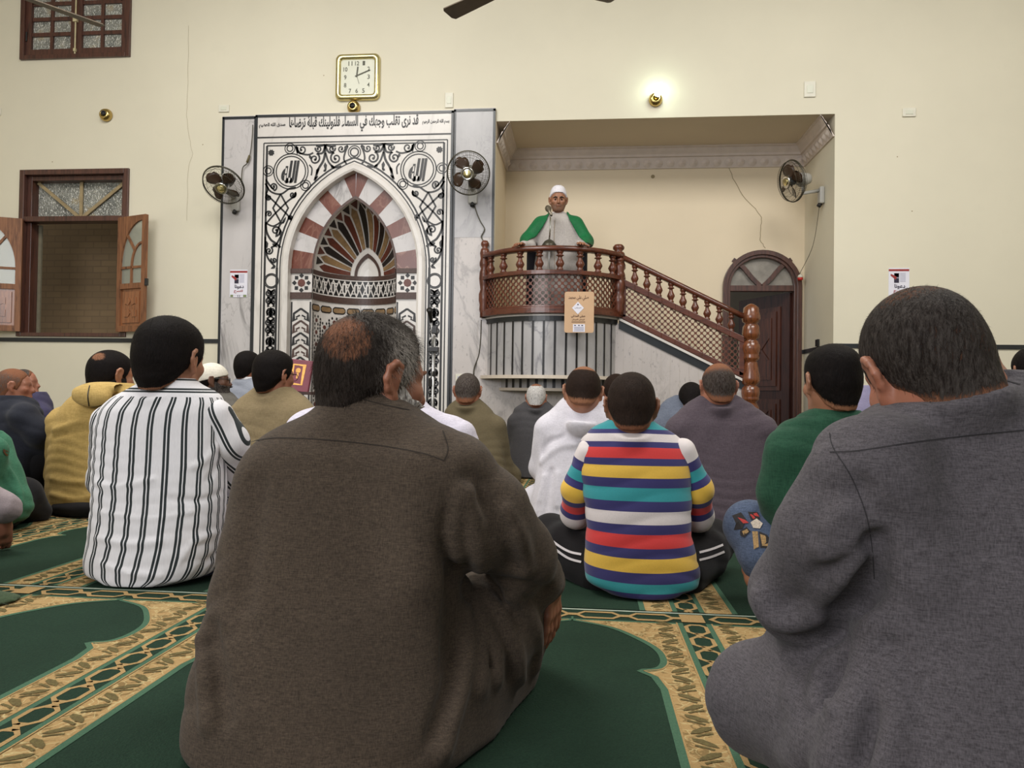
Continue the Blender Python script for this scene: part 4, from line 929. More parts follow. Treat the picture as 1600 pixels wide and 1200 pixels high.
# posters
def poster(px, py, label, Y=D-.034):
    c = W(px, py, Y); o = empty('poster', (c.x, Y, c.z), label, 'poster', 'paper notices'); w_, h_ = .094, .142
    fp = lambda u, v, h: Vector((c.x+u, Y-.002-h, c.z+v)); m = MB(); m.bx(c.x-w_, c.x+w_, Y-.002, Y, c.z-h_, c.z+h_); m.build('sheet', M['paper'], o)
    R = lambda mb, x0, x1, z0, z1, mi: mb.poly([(x0, z0), (x1, z0), (x1, z1), (x0, z1)], fp, .001, mi)
    m = MB(); R(m, -w_, w_*.98, h_*.78, h_*.92, 0); R(m, -.045, .0, .05, .092, 1); R(m, -.04, -.004, .06, .09, 4); R(m, -.045, .0, -.0, .045, 1)
    m.poly([(-.075, .085), (-.05, .075), (-.02, .055), (-.03, .03), (-.05, .045), (-.078, .07)], fp, .0018, 0)
    for k in range(7): R(m, .008, .06, .01+k*.013, .016+k*.013, 2)
    text_mesh(arabic('دعونا'), (.008, -.035), .098, .048, fp, m, .002, 1, .03); text_mesh(arabic('تتسح'), (.0, -.082), .098, .036, fp, m, .002, 0, .03)
    R(m, -w_*.92, -w_*.6, -h_*.98, -h_*.82, 3); R(m, w_*.55, w_*.92, -h_*.98, -h_*.82, 3); R(m, -.008, -.002, -h_*.97, -h_*.84, 1); R(m, .01, .016, -h_*.97, -h_*.84, 1); R(m, -w_*.55, w_*.5, -h_*.86, -h_*.84, 2)
    m.build('print', [M['print_red'], M['print_dark'], M['print_grey'], M['print_green'], M['paper']], o)
poster(373, 443, 'white paper notice with red bar and Arabic heading taped to the left marble slab'); poster(1404.5, 442, 'white paper notice with red bar on the bare wall right of the alcove', D-.001)
# fans
def wall_fan(c, nrm, R, base, wall_n, label, spin=0, tilt_up=0):
    nrm = Vector(nrm).normalized(); o = empty('wall_fan', base, label, 'fan', 'wall fans'); q = Vector((0, 0, 1)).rotation_difference(nrm).to_matrix()
    X, Yv = q @ Vector((1, 0, 0)), q @ Vector((0, 1, 0)); c = Vector(c)
    def pt(r, a, h): return c+X*r*math.cos(a)+Yv*r*math.sin(a)+nrm*h
    g = MB()
    for r_, h_, rad in ((R, 0, .0055), (R*.985, .012, .004), (R*.94, .04, .002), (R*.30, .066, .003), (R*.72, .055, .0016), (R*.8, -.05, .002)): g.tube([pt(r_, 2*PI*k/40, h_) for k in range(41)], rad, 6, None, False)
    for k in range(60):
        a = 2*PI*k/60; g.tube([pt(R*.27, a, .066), pt(R*.6, a+.12, .06), pt(R*.94, a+.2, .04), pt(R, a+.22, 0)], .0011, 4, None, False)
        if k % 2 == 0: g.tube([pt(R*.3, a, -.075), pt(R*.8, a, -.05), pt(R, a, 0)], .0011, 4, None, False)
    g.build('guard', M['fan_wire'], o, True)
    for k in range(4):
        b = MB(); a0 = spin+k*PI/2; NR_, NA = 7, 5; vs = []
        for i in range(NR_):
            r_ = R*(.16+.70*i/(NR_-1)); wv = (.55+.62*math.sin(PI*min(1, i/(NR_-1)*.9+.12)))*.62
            for j in range(NA): t_ = j/(NA-1)-.5; vs.append(pt(r_*(1-.18*(abs(t_)*2)**3*(i == NR_-1)), a0+t_*wv*1.55+.28*i/(NR_-1), .012+t_*.05))
        b.add(vs, [(i*NA+j, i*NA+j+1, (i+1)*NA+j+1, (i+1)*NA+j) for i in range(NR_-1) for j in range(NA-1)]); ob = b.build('blade', M['fan_blade'], o, True); s_ = ob.modifiers.new('thick', 'SOLIDIFY'); s_.thickness = .003
    b = MB(); b.lathe([(R*.2, -.02), (R*.2, .03), (R*.12, .04), (.0, .04)], c, 16, q); b.build('hub', mat_plain('fan_hub', lin(50, 54, 58), .4), o, True)
    b = MB(); b.lathe([(R*.24, .058), (R*.30, .064), (R*.31, .072), (R*.26, .08), (R*.24, .074), (R*.2, .076), (0, .08)], c, 22, q); b.build('badge_ring', M['chrome'], o, True)
    b = MB(); b.lathe([(R*.18, .0815), (R*.17, .084), (0, .085)], c, 18, q); b.build('badge', M['gold'], o, True)
    b = MB(); b.lathe([(.055, -.07), (.07, -.085), (.068, -.13), (.05, -.19), (.02, -.20), (0, -.2)], c, 18, q); b.build('motor_housing', M['fan_grey'], o, True)
    base = Vector(base); wn = Vector(wall_n); mid = c-nrm*.12; el = Vector((mid.x, mid.y, mid.z-.14)); b = MB(); b.tube([mid-Vector((0, 0, .05)), el, base+wn*.05], .018, 10); b.build('arm', M['fan_grey'], o, True)
    b = MB(); tng = Vector((-wn.y, wn.x, 0)); b.box(base+wn*.025-Vector((0, 0, .05)), (.024, .045, .085), Matrix((wn, tng, Vector((0, 0, 1)))).transposed()); b.build('bracket', M['fan_grey'], o, False, .012)
    b = MB(); b.tube([base+wn*.03-Vector((0, 0, .13)), base+wn*.05-Vector((0, 0, .16))], .022, 10); b.build('switch_knob', M['black_plastic'], o, True)
YF = D-.34
a = W(349.5, 289, YF); wall_fan(a, (0, -.70, -.70), .205, (W(372, 314).x, D-.03, W(372, 312).z), (0, -1, 0), 'brown-bladed wall fan tilted down at the left edge of the marble slab', .55)
a = W(732, 270.5, YF); wall_fan(a, (.0, -.93, -.36), .205, (W(740, 300).x, D-.03, W(740, 300).z), (0, -1, 0), 'brown-bladed round wall fan facing forward on the right marble slab', .35)
a = W(1238, 283, 7.55); wall_fan(a, (-.95, -.30, -.22), .205, (alc_r, 7.62, a.z-.08), (-1, 0, 0), 'brown-bladed wall fan seen sideways on the right side wall of the alcove', .2)
zf = a.z-.25
cable('pull_cord', [fR(7.62, zf+.02, .04), fR(7.75, zf-.35, .06), (W(1251, 425, YA-.1)), W(1250.5, 430, YA-.1)], 'thin cord from the alcove fan down to the door frame', .003, 'fan_wire')
p = W(1250.5, 431, YA-.1); o = empty('red_plug', p, 'red and white plastic toggle at the end of the fan cord by the door arch', 'toggle'); m = MB(); m.lathe([(.012, -.05), (.026, -.045), (.03, -.02)], p, 10); m.build('cap', M['red_plastic'], o, True); m = MB(); m.lathe([(.03, -.02), (.026, .0), (.012, .014), (0, .02)], p, 10); m.build('top', M['ivory'], o, True)
b_ = W(1273, 541, 7.9); p = fR(7.75, wz_dado+.06); m = MB(); m.bx(p.x-.02, p.x, p.y-.04, p.y+.04, p.z-.035, p.z+.035); tag(m.build('wall_hook', M['black_plastic']), 'small dark hook just above the dado tiles on the alcove side wall', 'hook')
# ceiling fans: blades reach into the top of the picture
def ceiling_fan(tip, other, z, label, R=.68, dz=0):
    T = FL(*tip, z); O = FL(*other, z); dv = (O-T).normalized(); hub = T+dv*R; o = empty('ceiling_fan', hub, label, 'ceiling fan', 'ceiling fans')
    a0 = math.atan2(-dv.y, -dv.x)
    for k in range(3):
        a = a0+k*2*PI/3; d2 = Vector((math.cos(a), math.sin(a), 0)); n2 = Vector((-d2.y, d2.x, .22)).normalized(); b = MB(); wv = .062; nz = Vector((0, 0, .006))
        P_ = [hub+d2*(R*.16)-n2*wv*.75, hub+d2*(R-.02)-n2*wv, hub+d2*R-n2*wv*.6, hub+d2*R+n2*wv*.7, hub+d2*(R-.015)+n2*wv, hub+d2*(R*.16)+n2*wv*.75]; n = 6
        b.add([p-nz for p in P_]+[p+nz*.2 for p in P_], [tuple(range(n)), tuple(range(n, 2*n))[::-1]]+[(i, (i+1) % n, (i+1) % n+n, i+n) for i in range(n)]); b.build('blade', M['ceil_fan'], o)
        b = MB(); b.tube([hub+d2*.07, hub+d2*(R*.22)], .016, 6); b.build('blade_iron', M['ceil_fan'], o)
    b = MB(); b.lathe([(0, -.07), (.06, -.065), (.10, -.03), (.105, .02), (.07, .06), (.02, .075)], hub, 20); b.build('motor', M['ceil_fan'], o, True)
    b = MB(); b.tube([hub+Vector((0, 0, .06)), Vector((hub.x, hub.y, ZC))], .013, 8); b.build('rod', M['ceil_fan'], o, True)
ceiling_fan((160, 40), (60, 4), 3.2, 'old brown ceiling fan whose blade crosses the upper left window', .72)
ceiling_fan((700, 22), (745, 1), 3.35, 'dark ceiling fan blade tip at the top edge above the niche', .68)
# ------------------------------------------------------------------ microphones
ys = YP-SAG+.16; g = W(858, 386, ys); o = empty('desk_microphone', (g.x, ys, Zr), 'silver gooseneck microphone on a dark round foot at the balcony rail', 'microphone')
m = MB(); m.lathe([(.075, Zr+.03-g.z), (.07, .02), (.045, .055), (.02, .07), (0, .072)], g, 18); m.build('foot', M['fan_wire'], o, True)
m = MB(); m.tube([(g.x, ys, PLAT), (g.x, ys, Zr+.03)], .012, 8); m.build('pole', M['steel'], o)
pm = W(857.5, 328, ys-.05); m = MB(); m.tube([g+Vector((0, 0, .06)), W(860, 355, ys), W(860, 340, ys-.02), pm], .008, 8); m.build('stem', M['chrome'], o, True)
m = MB(); dm_ = Vector((-.2, .55, .5)).normalized(); q = Vector((0, 0, 1)).rotation_difference(dm_).to_matrix(); m.lathe([(.012, -.11), (.017, -.02), (.026, .0), (.031, .02), (.028, .045), (.014, .06), (0, .062)], pm, 14, q); m.build('head', mat_plain('mic_mesh', lin(120, 112, 98), .35, .7, .3, 300), o, True)
yS = 6.55; b0 = W(676, 640, yS); base = Vector((b0.x, yS, 0)); o = empty('microphone_stand', base, 'tall silver microphone stand with black clutches in front of the niche scroll border', 'microphone stand')
zc_ = W(677, 546, yS); tp = W(674, 504, yS)
m = MB(); m.tube([base+Vector((0, 0, .04)), zc_], .011, 8); m.build('pole', M['steel'], o, True)
m = MB(); m.tube([W(679, 524, yS+.03), W(677.5, 600, yS+.03)], .009, 8); m.tube([tp, zc_], .009, 8); m.build('boom', M['steel'], o, True)
m = MB(); m.box(zc_, (.05, .03, .022)); m.tube([W(673, 592, yS), W(673, 604, yS)], .02, 8); m.tube([W(679, 580, yS), W(678, 588, yS)], .02, 8); m.box(W(679, 516, yS), (.025, .02, .03)); m.build('clutch', M['black_plastic'], o, False, .004)
m = MB(); m.tube([tp, W(672, 490, yS), W(671, 484, yS-.05)], [.014, .02, .028], 10); m.build('microphone', M['black_plastic'], o, True)
for k in range(3):
    m = MB(); a = k*2*PI/3+.5; m.tube([base+Vector((0, 0, .06)), base+Vector((.26*math.cos(a), .26*math.sin(a), .02))], .009, 6); m.build('leg', M['black_plastic'], o)
# ------------------------------------------------------------------ red book on a tall rest
yk = 4.35; bk = W(466, 587, yk); o = empty('bookstand', (bk.x, yk+.06, 0), 'slim dark bookrest holding the red book before the niche', 'bookstand')
m = MB(); zb0 = W(466, 611, yk).z; m.tube([(bk.x, yk+.06, .02), (bk.x, yk+.06, zb0-.01)], .014, 8); m.build('pole', M['wood_dark'], o); m = MB(); m.bx(bk.x-.10, bk.x+.10, yk-.05, yk+.07, zb0-.022, zb0-.004); m.build('lip', M['wood_dark'], o); m = MB(); m.lathe([(.14, 0.006), (.14, .02), (.02, .03)], (bk.x, yk+.06, 0), 16); m.build('foot', M['wood_dark'], o)
o = empty('book', bk, 'burgundy hardback book with gold frame propped beside the tan-shirted man\'s glasses', 'book'); rot = Matrix.Rotation(-.16, 3, 'X') @ Matrix.Rotation(.10, 3, 'Y'); 
fK = lambda u, v, h: bk+rot @ Vector((u, -h, v)); m = MB(); hw, hh = .082, .098
m.box(bk, (hw, .012, hh), rot); m.build('cover', M['burgundy'], o, False, .003); m = MB(); m.ribbon([(-.035, -.055), (.035, -.055), (.035, .065), (-.035, .065)], .012, fK, .0135, 0, True); m.disc((0, .03), .016, fK, .0135); m.ribbon([(0, -.02), (0, .02)], .012, fK, .0135); m.build('gold_frame', M['gilt'], o)
m = MB(); m.box(bk+rot @ Vector((0, .018, 0)), (hw*.96, .008, hh*.97), rot); m.build('pages', M['paper'], o)
# ================================================================== prayer carpets (one roll per row)
PITCH_W = .66; cz = FL(1078, 965); XC0 = cz.x; YS0 = FL(900, 953).y; ROW = 1.22
def mat_pile(name, c, c2, sc=260, bumpy=.5, var=.75):
    t = NT(name); v = t.coord(); n = t.noise(v, sc, 2, .6); n2 = t.noise(v, 5, 3)
    k = t.mix(t.ramp(n, [(.3, (0, 0, 0, 1)), (.7, (1, 1, 1, 1))]), c, c2); t.col(t.mix(t.ramp(n2, [(.35, (0, 0, 0, 1)), (.7, (.35, .35, .35, 1))]), k, shade(c, .7))); t.bump(n, bumpy, .004)
    return t.done(.95, 0, Specular_IOR_Level=.15)
gD, gM_ = lin(27, 45, 34), lin(64, 92, 74)
M['pile_dark'] = mat_pile('dark_green_pile', gD, lin(35, 57, 43)); M['pile_mid'] = mat_pile('mid_green_pile', gM_, lin(74, 106, 82)); M['pile_tan'] = mat_pile('tan_pile', lin(150, 122, 80), lin(170, 142, 98)); M['pile_edge'] = mat_plain('pale_selvedge', lin(150, 160, 145), .9)
M['pile_olive'] = mat_pile('olive_brown_pile', lin(108, 98, 62), lin(84, 72, 48), 200)
t = NT('tan_floral_pile'); v = t.coord(); w = t.n('ShaderNodeTexVoronoi', feature='DISTANCE_TO_EDGE'); w.inputs['Scale'].default_value = 26; nz = t.noise(v, 20, 3, .6, 1.2)
mp = t.n('ShaderNodeVectorMath', operation='ADD'); sc_ = t.n('ShaderNodeVectorMath', operation='SCALE'); tcn = t.n('ShaderNodeTexNoise'); tcn.inputs['Scale'].default_value = 14; t.l(v, tcn.inputs['Vector']); t.l(tcn.outputs['Color'], sc_.inputs[0]); sc_.inputs['Scale'].default_value = .12; t.l(v, mp.inputs[0]); t.l(sc_.outputs[0], mp.inputs[1]); t.l(mp.outputs[0], w.inputs['Vector'])
base = t.mix(t.noise(v, 260, 2), lin(148, 120, 78), lin(168, 140, 96)); c1 = t.mix(t.ramp(nz, [(.52, (0, 0, 0, 1)), (.56, (.8, .8, .8, 1)), (.63, (.8, .8, .8, 1)), (.67, (0, 0, 0, 1))]), base, lin(112, 92, 58)); c2 = t.mix(t.ramp(w.outputs['Distance'], [(.0, (.75, .75, .75, 1)), (.05, (0, 0, 0, 1))]), c1, lin(186, 170, 124)); t.col(c2); t.bump(t.noise(v, 260, 2), .5, .004); M['pile_floral'] = t.done(.95, 0, Specular_IOR_Level=.15)
CM = [M[k] for k in ('pile_dark', 'pile_mid', 'pile_tan', 'pile_floral', 'pile_edge', 'pile_olive')]
HALF = [(0, 0), (.099, -.05), (.165, -.13), (.208, -.21), (.217, -.29), (.198, -.342), (.156, -.357), (.186, -.39), (.200, -.46)]
def carpet(yfar, ynear, label):
    m = MB(); z0 = .006
    fz = lambda u, v, h: Vector((u, v, z0+h)); x0, x1 = -7.3, 7.5
    m.bx(x0, x1, ynear+.004, yfar-.004, .0005, z0, 0)
    rect = lambda a, b, c, d, lift, mi: m.add([fz(a, c, lift), fz(b, c, lift), fz(b, d, lift), fz(a, d, lift)], [(0, 1, 2, 3)], mi)
    k0, k1 = int((x0-XC0)/PITCH_W)-0, int((x1-XC0)/PITCH_W)
    yt = yfar-.115                                             # apex of the niches
    rect(x0, x1, yfar-.018, yfar-.008, .0006, 4); rect(x0, x1, yfar-.115, yfar-.105, .0006, 1)
    for k in range(k0, k1+1):
        xc = XC0+k*PITCH_W
        H = smooth_pts(HALF[:7], 4)+HALF[7:]+[(.200, ynear-yt)]
        for i in range(len(H)-1):                              # floral ground beside the niche
            for s in (-1, 1):
                cx_ = xc+PITCH_W/2; a, b = H[i], H[i+1]
                q = [fz(cx_+s*a[0], yt+a[1], .0004), fz(cx_+s*PITCH_W/2, yt+a[1], .0004), fz(cx_+s*PITCH_W/2, yt+b[1], .0004), fz(cx_+s*b[0], yt+b[1], .0004)]
                m.add(q, [(0, 1, 2, 3)], 3)
        for s in (-1, 1):
            cx_ = xc+PITCH_W/2; m.ribbon([(cx_+s*a, yt+b) for a, b in H], .016, fz, .0010, 1); m.ribbon([(cx_+s*(a+.010), yt+b) for a, b in H], .004, fz, .0012, 2)
        rect(xc-.047, xc+.047, ynear, yfar-.105, .0012, 1); rect(xc-.031, xc+.031, ynear, yfar-.105, .0016, 0)
        for s in (-1, 1): rect(xc+s*.047-.002, xc+s*.047+.002, ynear, yfar-.105, .0018, 2)
        # chain column
        y = yfar-.16
        while y > ynear+.03:
            o = [(xc-.026, y-.022), (xc-.026, y+.022), (xc-.012, y+.037), (xc+.012, y+.037), (xc+.026, y+.022), (xc+.026, y-.022), (xc+.012, y-.037), (xc-.012, y-.037)]
            m.ribbon(o, .010, fz, .0022, 2, True); m.ribbon([(xc-.010, y-.037), (xc, y-.05), (xc+.010, y-.063)], .012, fz, .0022, 2); m.ribbon([(xc+.010, y-.037), (xc, y-.05), (xc-.010, y-.063)], .012, fz, .0024, 2)
            # leaves on the tan borders
            for s in (-1, 1):
                bx_ = xc+s*.083
                for j, dy in enumerate((0, .05)):
                    yy = y+dy; d_ = s if j else -s
                    m.poly([(bx_-.022*d_, yy-.018), (bx_-.002*d_, yy-.012), (bx_+.020*d_, yy+.004), (bx_+.022*d_, yy+.016), (bx_+.002*d_, yy+.012), (bx_-.016*d_, yy-.004)], fz, .0016, 5)
                    m.ribbon([(bx_+.02*d_, yy-.012), (bx_+.002*d_, yy-.018), (bx_-.012*d_, yy-.026)], .006, fz, .0016, 5)
            y -= .1
        # horizontal chain along the far edge
        rect(xc-.032, xc+.032, yfar-.10, yfar-.03, .0024, 2)
        n = 4; w = (PITCH_W-.08)/n
        for j in range(n):
            a = xc+.04+w*(j+.5); hl = w*.42; o = [(a-hl, yfar-.065), (a-hl+.022, yfar-.038), (a+hl-.022, yfar-.038), (a+hl, yfar-.065), (a+hl-.022, yfar-.092), (a-hl+.022, yfar-.092)]
            m.ribbon(o, .012, fz, .0016, 2, True); m.ribbon([(a+hl, yfar-.065), (a+hl+w*.16, yfar-.065)], .02, fz, .0018, 2)
        cxn = xc+PITCH_W/2; rect(cxn-.003, cxn+.003, yfar-.115, yfar-.09, .002, 1)
    tag(m.build('prayer_carpet', CM, None, False), label, 'carpet', 'green prayer carpet rolls')
names = ['green arch-patterned prayer carpet in the foreground under the grey and brown robed men', 'green arch-patterned prayer carpet roll under the boy in the rainbow-striped jumper',
         'green arch-patterned prayer carpet roll under the yellow hooded jacket', 'green prayer carpet roll just before the pulpit under the front row', 'green prayer carpet roll at the foot of the front wall']
for i in range(5):
    ynear = YS0-ROW+i*ROW if i else -.4
    yf = YS0+i*ROW
    if i == 4: yf = D-.06
    carpet(yf, ynear, names[i])
# ================================================================== people: smooth-blended bodies and clothes
def smin(a, b, k):
    h = np.maximum(k-np.abs(a-b), 0)/k; return np.minimum(a, b)-h*h*k*.25
def smax(a, b, k): return -smin(-a, -b, k)
def A3(p): return np.array(tuple(p), float)
def cap(a, b, ra, rb):
    a, b = A3(a), A3(b); ab = b-a; L = max(ab @ ab, 1e-9)
    def f(p):
        h = np.clip(((p-a) @ ab)/L, 0, 1); return np.linalg.norm(p-a-h[:, None]*ab, axis=1)-(ra+(rb-ra)*h)
    return f
def ell(c, r, R=None):
    c, r = A3(c), np.array(r, float); R = None if R is None else np.array(R)
    def f(p):
        q = p-c
        if R is not None: q = q @ R
        k0 = np.linalg.norm(q/r, axis=1); k1 = np.linalg.norm(q/(r*r), axis=1); return k0*(k0-1)/np.maximum(k1, 1e-6)
    return f
def chain(pts, k=.03):                                        # [(point, radius), ...]
    fs = [cap(pts[i][0], pts[i+1][0], pts[i][1], pts[i+1][1]) for i in range(len(pts)-1)]
    return lambda p: union(p, fs, k)
def union(p, fs, k):
    d = fs[0](p)
    for f in fs[1:]: d = smin(d, f(p), k)
    return d
def stack(rows, n=2.4, grow=0.0):                             # rows (z, a, b, cx, cy) ascending z
    R = np.array(sorted(rows)); zt = np.linspace(R[0, 0], R[-1, 0], 160); T = np.stack([np.interp(zt, R[:, 0], R[:, i]) for i in range(1, 5)])
    ker = np.exp(-np.linspace(-2, 2, 13)**2); ker /= ker.sum(); Tp = np.pad(T, ((0, 0), (6, 6)), mode='edge'); T = np.stack([np.convolve(x, ker, 'valid') for x in Tp])
    T[0] += grow; T[1] += grow; T[:2] = np.maximum(T[:2], .012)
    sl = np.abs(np.gradient(T[0], zt)); sl = 1/np.sqrt(1+np.minimum(sl, 3)**2); z0, z1 = zt[0]-grow, zt[-1]+grow
    def f(p):
        z = p[:, 2]; a, b, cx, cy, s = (np.interp(z, zt, t) for t in (*T, sl))
        x, y = np.abs(p[:, 0]-cx)/a, np.abs(p[:, 1]-cy)/b
        g = ((x**n+y**n)**(1/n)-1)*np.minimum(a, b)*s
        return np.maximum(g, np.maximum(z-z1, z0-z))
    f.T = (zt, T); return f
def nets(fn, lo, hi, h):
    lo, hi = np.array(lo, float), np.array(hi, float); n = np.ceil((hi-lo)/h).astype(int)+1; st = 4; cn = n//st+2
    G = np.stack(np.meshgrid(*[lo[i]+np.arange(cn[i])*h*st for i in range(3)], indexing='ij'), -1).reshape(-1, 3)
    def ev(P):
        return np.concatenate([fn(P[i:i+300000]) for i in range(0, len(P), 300000)]) if len(P) else np.zeros(0)
    C = ev(G).reshape(cn); ix = [np.round(np.arange(n[i])/st).astype(int) for i in range(3)]
    V = C[np.ix_(*ix)].copy(); I = np.argwhere(np.abs(V) < 3.6*h+.022); V[tuple(I.T)] = ev(lo+I*h)
    S = V < 0
    c = np.zeros(n-1, int)
    for dx in (0, 1):
        for dy in (0, 1):
            for dz in (0, 1): c += S[dx:n[0]-1+dx, dy:n[1]-1+dy, dz:n[2]-1+dz]
    act = np.argwhere((c > 0) & (c < 8)); ids = -np.ones(n-1, int); ids[tuple(act.T)] = np.arange(len(act))
    off = np.array([(x, y, z) for x in (0, 1) for y in (0, 1) for z in (0, 1)]); cv = np.stack([V[tuple((act+o).T)] for o in off], 1)
    acc = np.zeros((len(act), 3)); cnt = np.zeros(len(act))
    for i in range(8):
        for j in range(i+1, 8):
            if np.abs(off[i]-off[j]).sum() != 1: continue
            m = (cv[:, i] < 0) != (cv[:, j] < 0); t = np.where(m, cv[:, i]/np.where(m, cv[:, i]-cv[:, j], 1), 0)
            acc += np.where(m[:, None], off[i]+t[:, None]*(off[j]-off[i]), 0); cnt += m
    verts = lo+(act+acc/cnt[:, None])*h; quads = []
    for ax in range(3):
        o1, o2 = [(1, 2), (2, 0), (0, 1)][ax]; s = [slice(None)]*3; e = [slice(None)]*3; s[ax] = slice(0, -1); e[ax] = slice(1, None)
        ch = np.argwhere(S[tuple(s)] != S[tuple(e)]); ch = ch[(ch[:, o1] > 0) & (ch[:, o2] > 0) & (ch[:, o1] < n[o1]-1) & (ch[:, o2] < n[o2]-1)]
        d1, d2 = np.zeros(3, int), np.zeros(3, int); d1[o1] = 1; d2[o2] = 1
        q = np.stack([ids[tuple((ch-d1-d2).T)], ids[tuple((ch-d2).T)], ids[tuple(ch.T)], ids[tuple((ch-d1).T)]], 1)
        ins = S[tuple(ch.T)]; q[~ins] = q[~ins][:, ::-1]; quads.append(q)
    return verts, np.concatenate(quads)
def mesh_obj(name, v, q, mats, parent, attrs=None, mi=None):
    me = bpy.data.meshes.new(name); nv, nf = len(v), len(q); me.vertices.add(nv); me.vertices.foreach_set('co', np.asarray(v, np.float32).ravel())
    me.loops.add(nf*4); me.loops.foreach_set('vertex_index', q.ravel().astype(np.int32)); me.polygons.add(nf); me.polygons.foreach_set('loop_start', np.arange(0, nf*4, 4, dtype=np.int32)); me.polygons.foreach_set('loop_total', np.full(nf, 4, np.int32))
    me.polygons.foreach_set('use_smooth', [True]*nf)
    for m in (mats if isinstance(mats, list) else [mats]): me.materials.append(m)
    if mi is not None: me.polygons.foreach_set('material_index', mi.astype(np.int32))
    me.update(calc_edges=True); me.validate()
    for k, a in (attrs or {}).items(): at = me.attributes.new(k, 'FLOAT', 'POINT'); at.data.foreach_set('value', np.asarray(a, np.float32))
    o = bpy.data.objects.new(name, me); link(o, parent)
    if parent is not None: o.matrix_parent_inverse = Matrix.Translation(-Vector(parent.location))
    return o
def grid_bounds(*pts, pad=.2):
    P_ = np.array([A3(p) for p in pts]); return P_.min(0)-pad, P_.max(0)+pad
# ---- the head, in its own frame: face +Y, crown +Z
CRC, CRR = np.array((0, -.008, .027)), np.array((.0775, .098, .089))
def head_fn(beardy=0, fat=0.0):
    fs = [(ell(CRC, CRR), 0), (ell((0, .030, -.045), (.058+fat, .064, .072)), .03), (ell((0, .060, -.088), (.030+fat, .026, .024)), .025)]
    for s in (-1, 1):
        fs += [(cap((s*.050, .0, -.045), (s*.026, .058, -.092), .020+fat, .016), .03), (ell((s*.043, .058, -.018), (.026, .026, .022)), .02), (cap((s*.012, .086, .020), (s*.050, .066, .020), .010, .010), .015)]
    fs += [(cap((0, .088, .012), (0, .108, -.030), .008, .0125), .012), (ell((0, .094, -.034), (.017, .012, .009)), .008), (ell((0, .086, -.056), (.026, .014, .007)), .007), (ell((0, .085, -.066), (.023, .014, .007)), .006)]
    sock = [ell((s*.032, .094, .0), (.017, .014, .012)) for s in (-1, 1)]; eye = [ell((s*.032, .074, .0), (.0145, .0135, .0125)) for s in (-1, 1)]
    ears = []
    for s in (-1, 1):
        hel = [(.077, .014, .012), (.083, .009, .028), (.089, -.004, .034), (.093, -.017, .024), (.093, -.021, .004), (.089, -.014, -.014), (.081, -.001, -.026)]
        ears += [cap((s*hel[i][0], hel[i][1], hel[i][2]), (s*hel[i+1][0], hel[i+1][1], hel[i+1][2]), .0062, .0062) for i in range(6)]
        ears += [ell((s*.081, -.003, .003), (.008, .016, .028), Matrix.Rotation(s*-.45, 3, 'Z')), ell((s*.082, .002, -.027), (.008, .010, .012)), cap((s*.085, -.007, .018), (s*.085, -.009, -.008), .0045, .0045)]
    def skull(q, e=True):
        d = fs[0][0](q)
        for f, k in fs[1:]: d = smin(d, f(q), k)
        for f in sock: d = smax(d, -f(q), .012)
        for f in eye: d = smin(d, f(q), .003)
        if e: d = smin(d, union(q, ears, .006), .008)
        return d
    return skull
HEAD = head_fn(); HEADFAT = head_fn(0, .008)
def bare(q):                                                   # cranium with nape, no ears: what hair and caps sit on
    return smin(ell(CRC, CRR)(q), smin(cap((0, -.030, -.02), (0, -.035, -.12), .062, .056)(q), ell((0, .03, -.03), (.062, .06, .07))(q), .04), .03)
def rot_head(yaw, pitch, roll):
    r = math.radians; return np.array(Matrix.Rotation(-r(yaw), 3, 'Z') @ Matrix.Rotation(-r(pitch), 3, 'X') @ Matrix.Rotation(r(roll), 3, 'Y'))
def sstep(a, b, x): t_ = np.clip((x-a)/(b-a), 0, 1); return t_*t_*(3-2*t_)
# ---- materials of people
def mat_cloth(name, c, c2=None, sc=420, amt=.5, rough=.92, bump=.35, sheen=.06):
    t = NT(name); v = t.coord(); c2 = c2 or shade(c, 1.18)
    v1 = t.coord(scale=(1, 1, .16)); v2 = t.coord(scale=(.16, .16, 1))
    n = t.mix(.5, t.noise(v1, sc, 2, .7), t.noise(v2, sc, 2, .7)); big = t.noise(v, 5, 3)
    k = t.mix(t.ramp(n, [(.5-.22*amt-.06, (0, 0, 0, 1)), (.5+.22*amt+.06, (1, 1, 1, 1))]), shade(c, .86), c2)
    t.col(t.mix(t.ramp(big, [(.35, (0, 0, 0, 1)), (.7, (.3, .3, .3, 1))]), k, shade(c, .82))); t.bump(n, bump, .0015)
    return t.done(rough, 0, Sheen_Weight=sheen, Sheen_Roughness=.5, Specular_IOR_Level=.2)
def mat_skin(name, c):
    t = NT(name); v = t.coord(); n = t.noise(v, 18, 4); n2 = t.noise(v, 160, 3)
    t.col(t.ramp(n, [(.3, shade(c, .84)), (.55, c), (.75, (min(1, c[0]*1.12), c[1]*.95, c[2]*.92, 1))])); t.bump(n2, .15, .002)
    return t.done(.48, 0, Subsurface_Weight=.06, Subsurface_Radius=(.01, .004, .002), Subsurface_Scale=.5)
